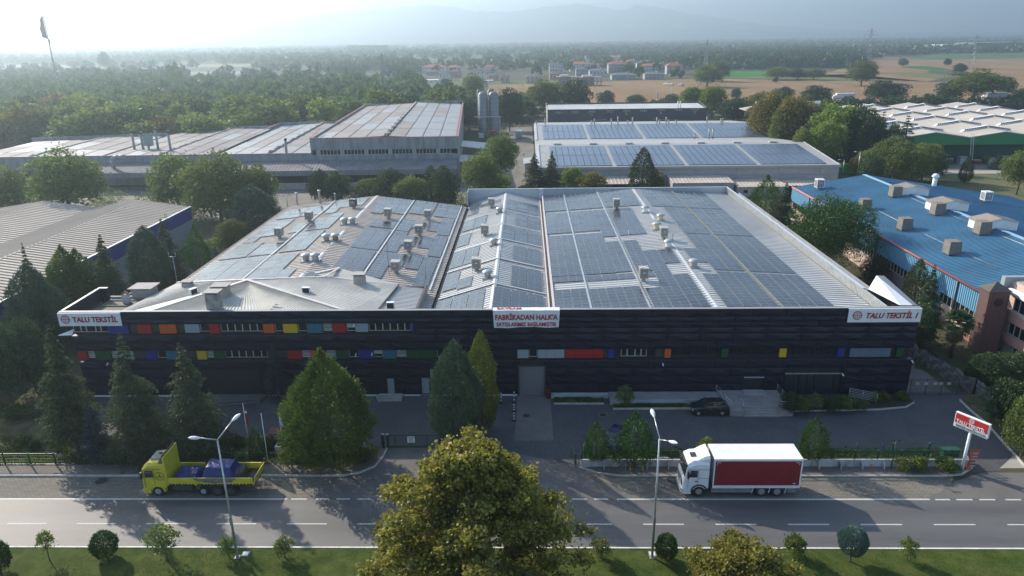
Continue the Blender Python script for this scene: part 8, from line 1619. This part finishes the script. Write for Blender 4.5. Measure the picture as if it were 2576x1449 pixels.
# village houses
rt_ = mat('red roof tiles', (.3, .09, .055), .85, var=.15, vs=.3); gt = mat('grey roof tiles', (.12, .12, .13), .85, var=.15, vs=.3); bt2 = mat('brown roof tiles', (.16, .09, .07), .85, var=.15, vs=.3)
hw_ = [mat('house white', (.6, .58, .55), .85), mat('house cream', (.5, .43, .34), .85), mat('house grey', (.33, .34, .36), .85), mat('house pink', (.45, .3, .26), .85), mat('bare concrete', (.22, .21, .2), .9)]
def house(u0, u1, vt, vb, roof, wall, fl, lab, flat=False, name='house'):
    q = P((u0+u1)/2, vb); y = q[1]; a = PY(u0, vb, y)[0]; b = PY(u1, vb, y)[0]; ht = PY((u0+u1)/2, vt, y)[2]; w_ = b-a; d = max(7, w_*.65); x = (a+b)/2; rh = 0 if flat else ht*.26; zw = ht-rh; t = thing(name, lab, 'house', (x, y, 0))
    MB().box(a+.4, b-.4, y, y+d, 0, zw).build('wall', wall, t)
    if flat: MB().box(a, b, y-.4, y+d+.4, zw, zw+.35).build('roof', roof, t)
    else:
        g = MB(); e = [(a-.3, y-.8, zw), (b+.3, y-.8, zw), (b+.3, y+d+.6, zw), (a-.3, y+d+.6, zw)]; r0, r1 = (a+w_*.3, y+d/2, ht), (b-w_*.3, y+d/2, ht)
        g.face([e[0], e[1], r1, r0]); g.face([e[2], e[3], r0, r1]); g.face([e[1], e[2], r1]); g.face([e[3], e[0], r0]); g.face(e[::-1]); g.build('roof', roof, t)
        MB().box(x+w_*.12, x+w_*.12+1, y+d*.35, y+d*.35+1, zw, ht+.9).build('chimney', hw_[0], t)
    n = max(2, round(w_/3.6)); fh = zw/fl
    for k in range(fl):
        for i in range(n):
            xx = a+.4+(w_-.8)*(i+.5)/n; f = MB().box(xx-.65, xx+.65, y-.06, y, k*fh+fh*.32, k*fh+fh*.8).build('window', M_['frame'], t); MB().box(xx-.5, xx+.5, y-.09, y-.06, k*fh+fh*.38, k*fh+fh*.75).build('pane', M_['glass'], f)
    if fl > 1 and w_ > 11:
        for k in range(1, fl): MB().box(a+w_*.12, a+w_*.62, y-1.3, y-.0, k*fh-.15, k*fh).build('balcony', wall, t)
Z2 = lambda a, b, c, d: (1030+.398*a, 1030+.398*b, 141.7+.398*c, 141.7+.398*d)
for bx, rf, wl, fl, lab, fla in (((80, 225, 52, 110), rt_, 0, 2, 'long white house with red roof, leftmost in the village', 0), ((233, 325, 58, 96), rt_, 1, 2, 'cream house with red roof right of the leftmost long house', 0), ((185, 250, 92, 140), gt, 0, 1, 'small white house with grey roof in the left village', 0), ((254, 330, 84, 132), bt2, 3, 2, 'pinkish house with brown roof in the left village', 0),
                              ((105, 185, 88, 120), bt2, 3, 1, 'low brown-roofed house at the left village edge', 0), ((380, 475, 78, 146), gt, 0, 2, 'tall white house with grey hipped roof', 0), ((468, 560, 54, 112), rt_, 0, 3, 'white house with red roof and balconies behind the grey-roofed one', 0), ((380, 445, 56, 90), rt_, 1, 2, 'red-roofed house behind the tall white one', 0), ((498, 566, 110, 152), bt2, 3, 1, 'low pinkish house with brown roof near the field', 0), ((335, 440, 120, 168), bt2, 1, 1, 'low cream house with brown roof at the field edge', 0), ((574, 636, 114, 168), bt2, 3, 1, 'small gabled house alone left of the two-storey villa', 0), ((735, 846, 112, 172), gt, 1, 2, 'cream two-storey villa at the field edge', 0),
                              ((230, 330, 10, 55), gt, 3, 2, 'faint house behind the left village trees', 0), ((882, 972, 38, 105), gt, 0, 2, 'white house with grey roof and two dormer steps', 0), ((884, 970, 98, 150), bt2, 3, 1, 'red-brown house in front of the grey-roofed white one', 0), ((1013, 1148, 34, 95), rt_, 0, 3, 'wide white house with red roof below the minaret', 0), ((1050, 1135, 68, 130), gt, 2, 2, 'grey house with grey roof before the wide red-roofed one', 0), ((1135, 1252, 78, 125), gt, 0, 1, 'white low house with grey roof right of centre', 0), ((1255, 1388, 30, 106), rt_, 2, 3, 'grey apartment house with balconies and bright red roof', 0), ((1268, 1362, -4, 32), rt_, 0, 2, 'red-roofed house farthest back in the village', 0), ((1375, 1440, 18, 60), rt_, 0, 2, 'white house with red roof right of the apartments', 0)):
    house(*Z2(*bx), rf, hw_[wl], fl, lab, bool(fla))
for a, lab in (((930, 1066, 132, 186), 'unfinished concrete house at the field edge, left one'), ((1070, 1216, 134, 186), 'unfinished concrete house at the field edge, right one')):
    u0, u1, vt, vb = Z2(*a); q = P((u0+u1)/2, vb); y = q[1]; a0, b0 = PY(u0, vb, y)[0], PY(u1, vb, y)[0]; H_ = PY(u0, vt, y)[2]; t = thing('unfinished_house', lab, 'building site', ((a0+b0)/2, y, 0))
    for k in range(3): MB().box(a0, b0, y, y+11, H_*k/2-.15 if k else -.1, H_*k/2+.15).build('floor_slab', hw_[4], t)
    for i in range(7):
        for yy in (y+.2, y+10.4): MB().box(a0+(b0-a0-.5)*i/6, a0+(b0-a0-.5)*i/6+.5, yy, yy+.4, 0, H_).build('column', hw_[4], t)
    MB().box(a0+1, b0-6, y+4, y+4.3, .15, H_-.15).build('wall', hw_[3], t); MB().box(a0+3, b0-8, y+2, y+8, H_+.15, H_+1.6).build('roof_shed', hw_[0], t)
Z3 = lambda a, b, c, d: (1288+.25*a, 1288+.25*b, .25*c, .25*d)
for bx, rf, wl, fl, lab in (((1300, 1505, 640, 722), rt_, 0, 2, 'white house with broad red roof right of the apartments'), ((1552, 1722, 630, 748), rt_, 2, 4, 'four-storey grey apartment block with red roof, rightmost in the village'), ((1160, 1258, 600, 655), rt_, 0, 2, 'small white house with red roof between village trees'), ((1000, 1250, 735, 802), gt, 2, 2, 'long grey terraced row, left half'), ((1330, 1535, 725, 802), gt, 2, 2, 'long grey terraced row, right half'), ((1250, 1340, 618, 680), gt, 0, 2, 'white house with grey roof between the red ones'), ((1480, 1545, 630, 700), gt, 2, 3, 'grey house beside the rightmost apartment block'), ((1762, 1832, 556, 598), rt_, 0, 1, 'isolated white house with red roof in the far trees, right one'), ((1530, 1592, 552, 588), rt_, 0, 1, 'isolated white house with red roof in the far trees, left one'), ((1975, 2030, 540, 570), gt, 0, 1, 'tiny white building in the far trees beside the pylon'), ((985, 1120, 556, 605), rt_, 3, 2, 'faint red-roofed house behind the village centre')):
    house(*Z3(*bx), rf, hw_[wl], fl, lab)
q = P(1472, 170); t = thing('minaret', 'slim white minaret above the village roofs', 'minaret', (q[0], q[1], 0)); H_ = PY(1472, 137, q[1])[2]; MB().lathe((q[0], q[1], 0), [(1.5, 0), (1.2, H_*.5), (1.9, H_*.55), (1.9, H_*.6), (1., H_*.61), (1., H_*.82), (.01, H_)], 12).build('tower', M_['white'], t)
# long white halls on the far right and small pale sheds
for u0, u1, vt, vb, m, lab in ((2368, 2445, 112, 127, 'white', 'white warehouse on the right horizon'), (2447, 2580, 107, 126, 'panels', 'long blue-grey warehouse on the right horizon, nearer part'), (2570, 2760, 106, 124, 'panels', 'long blue-grey warehouse continuing past the right edge'), (2215, 2258, 124, 131, 'white', 'small white factory below the right pylon'), (2195, 2214, 127, 132, 'white', 'tiny white shed left of the small factory'), (1060, 1102, 202, 207, 'white', 'low white greenhouse-like roof before the village'), (1210, 1240, 203, 208, 'white', 'row of white lorries or sheds before the village, left'), (1160, 1200, 202, 208, 'white', 'low white canopy before the village'), (1068, 1082, 150, 155, 'white', 'small white roof in the far trees at centre'), (970, 990, 151, 157, 'white', 'small white roof left of the cypress row'), (380, 420, 196, 203, 'white', 'bright white shed roof beyond the left woods'), (718, 755, 190, 199, 'white', 'white shed beside the poplars'), (225, 245, 193, 197, 'white', 'tiny white roof right of the giant flag pole'), (0, 98, 268, 285, 'conclight', 'concrete shed with flat roof inside the left woods')):
    house(u0, u1, vt, vb, M_['galvd'] if m != 'white' else M_['white'], M_[m], 1, lab, True, 'distant_shed')

# ------------------------------------------------------------------ woods
FK = ['f0', 'f1', 'f2', 'f3', 'f4']
cnt = 0
def wood_tree(x, y, h, w_, kind, lab, grp):
    global cnt
    cnt += 1; plant(kind, x, y, h, w_, lab, 'tree', grp, name='woodland_tree')
tr_ = random.Random(99); pts = []
# individually built trees: the front rows of the wood behind the grey works
def inpoly(x, y, poly):
    c = False; n = len(poly)
    for i in range(n):
        x1, y1 = poly[i]; x2, y2 = poly[(i+1) % n]
        if (y1 > y) != (y2 > y) and x < (x2-x1)*(y-y1)/(y2-y1)+x1: c = not c
    return c
near_poly = [(-330, 262), (-165, 246), (-122, 256), (-92, 276), (-66, 286), (-62, 318), (-30, 322), (-22, 345), (2, 350), (2, 385), (-60, 412), (-200, 412), (-330, 400)]
far_poly = [(-620, 405), (-58, 405), (-66, 480), (-90, 640), (-200, 620), (-700, 640)]
def scatter(poly, step, jit=.42, seed=1):
    r = random.Random(seed); xs = [p[0] for p in poly]; ys = [p[1] for p in poly]; out = []; y = min(ys)
    row = 0
    while y < max(ys):
        x = min(xs)+(row % 2)*step/2
        while x < max(xs):
            a, b = x+r.uniform(-jit, jit)*step, y+r.uniform(-jit, jit)*step
            if inpoly(a, b, poly): out.append((a, b))
            x += step
        y += step*.87; row += 1
    return out
NP = [p for p in scatter(near_poly, 11.6, seed=3)]; NP.sort(key=lambda p: p[1])
labs = {'f0': 'rounded green tree in the dense wood behind the grey works', 'f1': 'broad green tree in the dense wood behind the grey works', 'f2': 'dark green tree in the dense wood behind the grey works', 'f3': 'mid-green tree in the dense wood behind the grey works', 'f4': 'yellowing tree in the dense wood behind the grey works'}
sel = NP[:185]; restp = NP[185:]
for x, y in sel:
    k = tr_.choices(FK, (4, 4, 2, 4, 1.3))[0]; h = tr_.uniform(7.5, 16.5); wood_tree(x, y, h, h*tr_.uniform(.85, 1.3), k, labs[k], 'trees of the wood behind the grey works')
def mass(name, pts, q, s, m, lab=None, seed=1, asp=.75, conic=False):
    "many trees that read as one mass: leaf clumps over each crown, joined"
    global NR; NR = np.random.default_rng(seed); P_ = np.array(pts, float); n = len(P_)
    if n == 0: return
    k = q; d = rdir(n*k); d[:, 2] = np.abs(d[:, 2])*.9; idx = np.repeat(np.arange(n), k); h = P_[idx, 2]; w_ = P_[idx, 3]/2; rad = NR.uniform(.62, 1., n*k)
    if conic: t = NR.uniform(0, 1, n*k); a = NR.uniform(0, 6.283, n*k); c = np.stack([P_[idx, 0]+np.cos(a)*w_*(1-t)*rad, P_[idx, 1]+np.sin(a)*w_*(1-t)*rad, h*(.05+.95*t)], 1); o = np.stack([np.cos(a), np.sin(a), np.ones(n*k)], 1)
    else: c = np.stack([P_[idx, 0]+d[:, 0]*w_*rad, P_[idx, 1]+d[:, 1]*w_*rad, h*(.22+.78*d[:, 2]*rad)-h*.0], 1); o = d
    V, F = leaves(c, 1., out=unit(o), asp=asp, jit=.9)
    cc = np.repeat(c, 4, axis=0); V = cc+(V-cc)*np.repeat((s*np.maximum(.6, w_/4.5)), 4)[:, None]
    me = npmesh(name, V, F, [m]); ob = bpy.data.objects.new(name, me); COL.objects.link(ob); ob['kind'] = 'stuff'
    if lab: ob['label'] = lab
    return ob
W1 = [(x, y, tr_.uniform(7, 17), tr_.uniform(9, 17)) for x, y in restp+scatter(far_poly, 13.5, seed=5)]
Lg = leafmat('woodland leaves', (.05, .09, .032), (.12, .175, .06), (.2, .22, .075), trans=.36, scale=.05, rv=0)
mass('woodland', W1, 210, 1.9, Lg, 'dense mixed wood farther behind the grey works', 7)
# hedgerow and trees along the highway, right
hedge = [(x, 404+tr_.uniform(-6, 10), tr_.uniform(3.5, 7.5), tr_.uniform(6, 9)) for x in np.arange(60, 420, 5.2)] + [(x, 395+tr_.uniform(-8, 8), tr_.uniform(5, 9), tr_.uniform(7, 10)) for x in np.arange(150, 420, 7)]
mass('hedgerow', hedge, 200, 1.2, L_dark, 'dark hedgerow along the highway', 8)
mass('shrub_belt', [(x, 356+tr_.uniform(-8, 8), tr_.uniform(4, 8), tr_.uniform(6, 9)) for x in np.arange(8, 160, 5)]+[(x, tr_.uniform(330, 350), tr_.uniform(5, 8), tr_.uniform(6, 9)) for x in np.arange(100, 330, 6)], 200, 1.2, L_dark, 'belt of dark shrubs behind the dark block and green works', 9)
# named trees of the middle distance
for a in (('g3', 1375, 300, 203, 100, 'large leafy tree left of the pair behind the dark block'), ('dk', 1447, 295, 206, 78, 'dark conical leafy tree right of the pair behind the dark block'), ('dk', 1282, 330, 228, 70, 'dark tree right of the silos'), ('g2', 1192, 262, 190, 60, 'rounded tree between the silos and the village'), ('dk', 1180, 330, 252, 60, 'dark tree directly left of the silos'),
          ('br', 1740, 290, 218, 62, 'green tree left of the yellow-topped one behind the dark block'), ('br', 1792, 300, 216, 66, 'bright yellow-topped tree at the right end of the dark block'), ('dk', 1845, 310, 250, 74, 'dark tree at the right of the dark block'), ('dk', 1690, 266, 238, 40, 'small dark tree behind the dark block roof'), ('dk', 1524, 268, 230, 46, 'dark shrub tree by the left flag pole'),
          ('dk', 1600, 268, 240, 50, 'green bush row tree behind the dark block'), ('dk', 1851, 250, 223, 26, 'single small dark tree in the stubble'), ('g1', 1778, 219, 168, 72, 'round field tree beside the pylon'), ('g1', 1806, 205, 158, 54, 'tree behind the round field tree'), ('g1', 2166, 216, 158, 72, 'solitary umbrella-shaped tree in the fields'), ('g2', 1955, 201, 170, 66, 'left of three rounded field trees'), ('dk', 2006, 200, 174, 48, 'middle of three rounded field trees'), ('g2', 2047, 201, 173, 52, 'right of three rounded field trees'),
          ('dk', 1950, 208, 196, 14, 'tiny bush in the stubble field'), ('g1', 2270, 169, 148, 24, 'small lone tree in the right fields, left'), ('dk', 2382, 166, 148, 18, 'small lone tree in the right fields, middle'), ('dk', 2413, 186, 161, 32, 'small lone tree in the right fields, right'), ('g3', 2448, 262, 178, 125, 'largest grey-green tree beside the highway'), ('dk', 2385, 258, 205, 62, 'tree left of the largest highway tree'), ('dk', 2530, 242, 197, 38, 'upright tree right of the largest highway tree'), ('dk', 2222, 258, 206, 100, 'broad dark tree beside the highway behind the green works'), ('dk', 2050, 268, 218, 74, 'sloping-crowned tree at the highway, centre right'), ('dk', 1968, 262, 221, 56, 'dark tree at the highway beside the sloping-crowned one'), ('au', 1905, 300, 236, 70, 'olive tree at the end of the dark hedge'),
          ('dk', 2572, 262, 225, 60, 'tree at the highway cut by the right frame edge'), ('po', 255, 226, 172, 25, 'slim poplar left of the pair in the left distance'), ('po', 436, 236, 164, 26, 'left poplar of the tall pair in the left distance'), ('po', 452, 240, 156, 28, 'right poplar of the tall pair in the left distance'), ('g1', 282, 225, 178, 30, 'round tree right of the slim poplar'), ('g2', 265, 175, 133, 30, 'faint tall tree in the left haze')):
    at(*a)
for i, (u, v, t_) in enumerate(((511, 222, 184), (530, 225, 178), (553, 222, 178), (630, 200, 178), (802, 222, 160), (832, 222, 166), (785, 215, 165), (875, 225, 168), (895, 190, 158), (915, 190, 160), (805, 200, 155), (842, 190, 154), (858, 190, 156), (978, 190, 152), (992, 195, 150), (1017, 190, 147), (1005, 232, 182))):
    at('cyf', u, v, t_, 13, 'dark pointed cypress standing out of the wood in the left middle distance', grp='far pointed cypresses', name='cypress')
# far land: scattered trees thinning into the haze
fr = np.random.default_rng(5); far = []
def PJ(x, y, z=0.):
    d = np.array([x, y, z])-CAM; Zz = d @ FW; return CX+FL*(d @ RT)/Zz, CY-FL*(d @ UP)/Zz
def fnoise(x, y): return math.sin(x*.004+1.3)*math.cos(y*.0053+.4)+.6*math.sin(x*.011+y*.009)+.35*math.sin(x*.023-y*.017)
fields_px = [[(1220, 262), (2700, 262), (2900, 150), (2170, 152), (2170, 175), (1760, 182), (1740, 200), (1500, 206), (1000, 212)], [(2170, 152), (2900, 150), (2900, 127), (2350, 136)], [(0, 162), (175, 163), (185, 173), (0, 176)], [(300, 179), (640, 176), (640, 188), (400, 192)], [(470, 161), (640, 160), (680, 167), (480, 171)]]
fields_w = [G(*f) for f in fields_px]
y = 480.
while y < 5200:
    st = 9+y*.0125; half = y*.80+60; x = -half
    while x < half:
        a = x+fr.uniform(-.45, .45)*st; b = y+fr.uniform(-.45, .45)*st; nz = fnoise(a, b)
        U, Vv = PJ(a, b)
        if not (1045 < U < 1745 and 152 < Vv < 222 and (Vv > 206 or fr.random() < .72)) and not inpoly(a, b, far_poly) and not any(inpoly(a, b, f) for f in fields_w) and not (-60 < a < 330 and 540 < b < 840 and nz < 1.1 and fr.random() < .8):
            if nz > (.15 if a < 0 else -.35)+ (.3 if b > 3000 else 0) or fr.random() < .16: far.append((a, b, fr.uniform(8, 15), fr.uniform(8, 13)*(1+b*.00035)))
        x += st
    y += st*.9
far_n = [p for p in far if p[1] < 1400]; far_f = [p for p in far if p[1] >= 1400]
Lf = leafmat('far leaves', (.05, .08, .03), (.1, .135, .05), (.14, .16, .07), trans=.25, scale=.02, rv=0)
mass('distant_woods', far_n, 56, 3.3, Lf, 'scattered woods and hedges of the plain', 12); mass('distant_woods', far_f, 22, 6., Lf, 'far tree belts of the plain fading into haze', 13)
# dense plantation block on the right, trimmed poplar block at centre
pl = G((1700, 175), (2165, 171), (2168, 142), (2100, 135), (1960, 140), (1740, 150)); mass('plantation', [(x, y, tr_.uniform(13, 17), 9) for x, y in scatter(pl, 9.5, seed=8)], 60, 2.8, L_dark, 'dense plantation wood beside the right fields', 14)
pl = G((875, 133), (975, 133), (975, 127), (875, 127)); mass('poplar_block', [(x, y, 22, 12) for x, y in scatter(pl, 11, seed=9)], 50, 4, L_dark, 'rectangular block of tall poplars in the hazy distance', 15)
# garden ground cover between the factories on the left and right
mass('understorey', [(tr_.uniform(-66, -47), tr_.uniform(84, 135), tr_.uniform(.6, 2.2), tr_.uniform(1.5, 3.5)) for _ in range(90)]+[(tr_.uniform(46.5, 56.5), tr_.uniform(74, 150), tr_.uniform(.3, 1.5), tr_.uniform(1, 2.5)) for _ in range(110)]+[(tr_.uniform(-75, -53), tr_.uniform(60, 84), tr_.uniform(.5, 2), tr_.uniform(1.5, 3)) for _ in range(60)], 90, .3, L_dark, 'low undergrowth between the factories', 16)
mass('back_hedge', [(tr_.uniform(-42, 2), tr_.uniform(140, 176), tr_.uniform(1, 4), tr_.uniform(3, 6)) for _ in range(70)]+[(tr_.uniform(-110, -66), tr_.uniform(150, 186), tr_.uniform(1, 4), tr_.uniform(3, 6)) for _ in range(45)], 110, .6, L_green, 'rough growth behind the factory roofs', 17)

# ------------------------------------------------------------------ hills
def hills(name, D, prof, col, depth, seed):
    r = np.random.default_rng(seed); us = np.array([p[0] for p in prof], float); vs = np.array([p[1] for p in prof], float)
    X = []; Z = []
    for u, v in prof: q = PY(u, v, D); X.append(q[0]); Z.append(q[2])
    xs = np.linspace(X[0], X[-1], 260); zs = np.interp(xs, X, Z); V = []; ny = 16
    for j in range(ny+1):
        f = j/ny
        for i, x in enumerate(xs):
            n_ = .16*math.sin(x*.004+j*.9)+.1*math.sin(x*.011-j*1.3)+.05*math.sin(x*.031+j)
            V.append((x, D-depth*(1-f), max(-2, zs[i]*(f**1.25)*(1+n_*(1-f)*1.6)+(8*math.sin(x*.05)+6*math.sin(x*.083+1))*f-2*(1-f))))
        
    for i, x in enumerate(xs): V.append((x, D+900, -2))
    F = [(j*260+i, j*260+i+1, (j+1)*260+i+1, (j+1)*260+i) for j in range(ny+1) for i in range(259)]
    me = npmesh(name, np.array(V), np.array(F), [col], smooth=True); ob = bpy.data.objects.new(name, me); COL.objects.link(ob); ob['kind'] = 'structure'
hm = mat('forested hills', (.03, .045, .03), .95, col2=(.06, .075, .045), vs=.004)
hills('hills', 8200, [(-900, 90), (-400, 70), (0, 66), (300, 60), (600, 52), (800, 40), (906, 27), (1069, 12), (1150, 19), (1180, 28), (1288, 28), (1370, 17), (1460, 10), (1520, 20), (1565, 26), (1603, 9), (1680, 21), (1740, 38), (1850, 50), (1932, 62), (2040, 72), (2200, 80), (2600, 82), (3400, 90)], hm, 2300, 1)
hills('hills', 6200, [(-900, 112), (0, 104), (400, 98), (800, 92), (1100, 84), (1300, 76), (1500, 80), (1700, 72), (1900, 78), (2100, 84), (2500, 86), (3400, 88)], hm, 1200, 2)
# ------------------------------------------------------------------ haze
hz = bpy.data.materials.new('haze'); hz.use_nodes = True; n = hz.node_tree.nodes; L = hz.node_tree.links
n.remove(n['Principled BSDF']); v_ = n.new('ShaderNodeVolumePrincipled'); v_.inputs['Color'].default_value = (.66, .85, 1., 1); v_.inputs['Density'].default_value = .00035; v_.inputs['Anisotropy'].default_value = .6
L.new(v_.outputs[0], n['Material Output'].inputs['Volume'])
hb = MB().box(-9500, 9500, -420, 14500, -1.1, 520).build('haze', hz); hb['kind'] = 'stuff'; hb['label'] = 'pale blue haze over the plain'
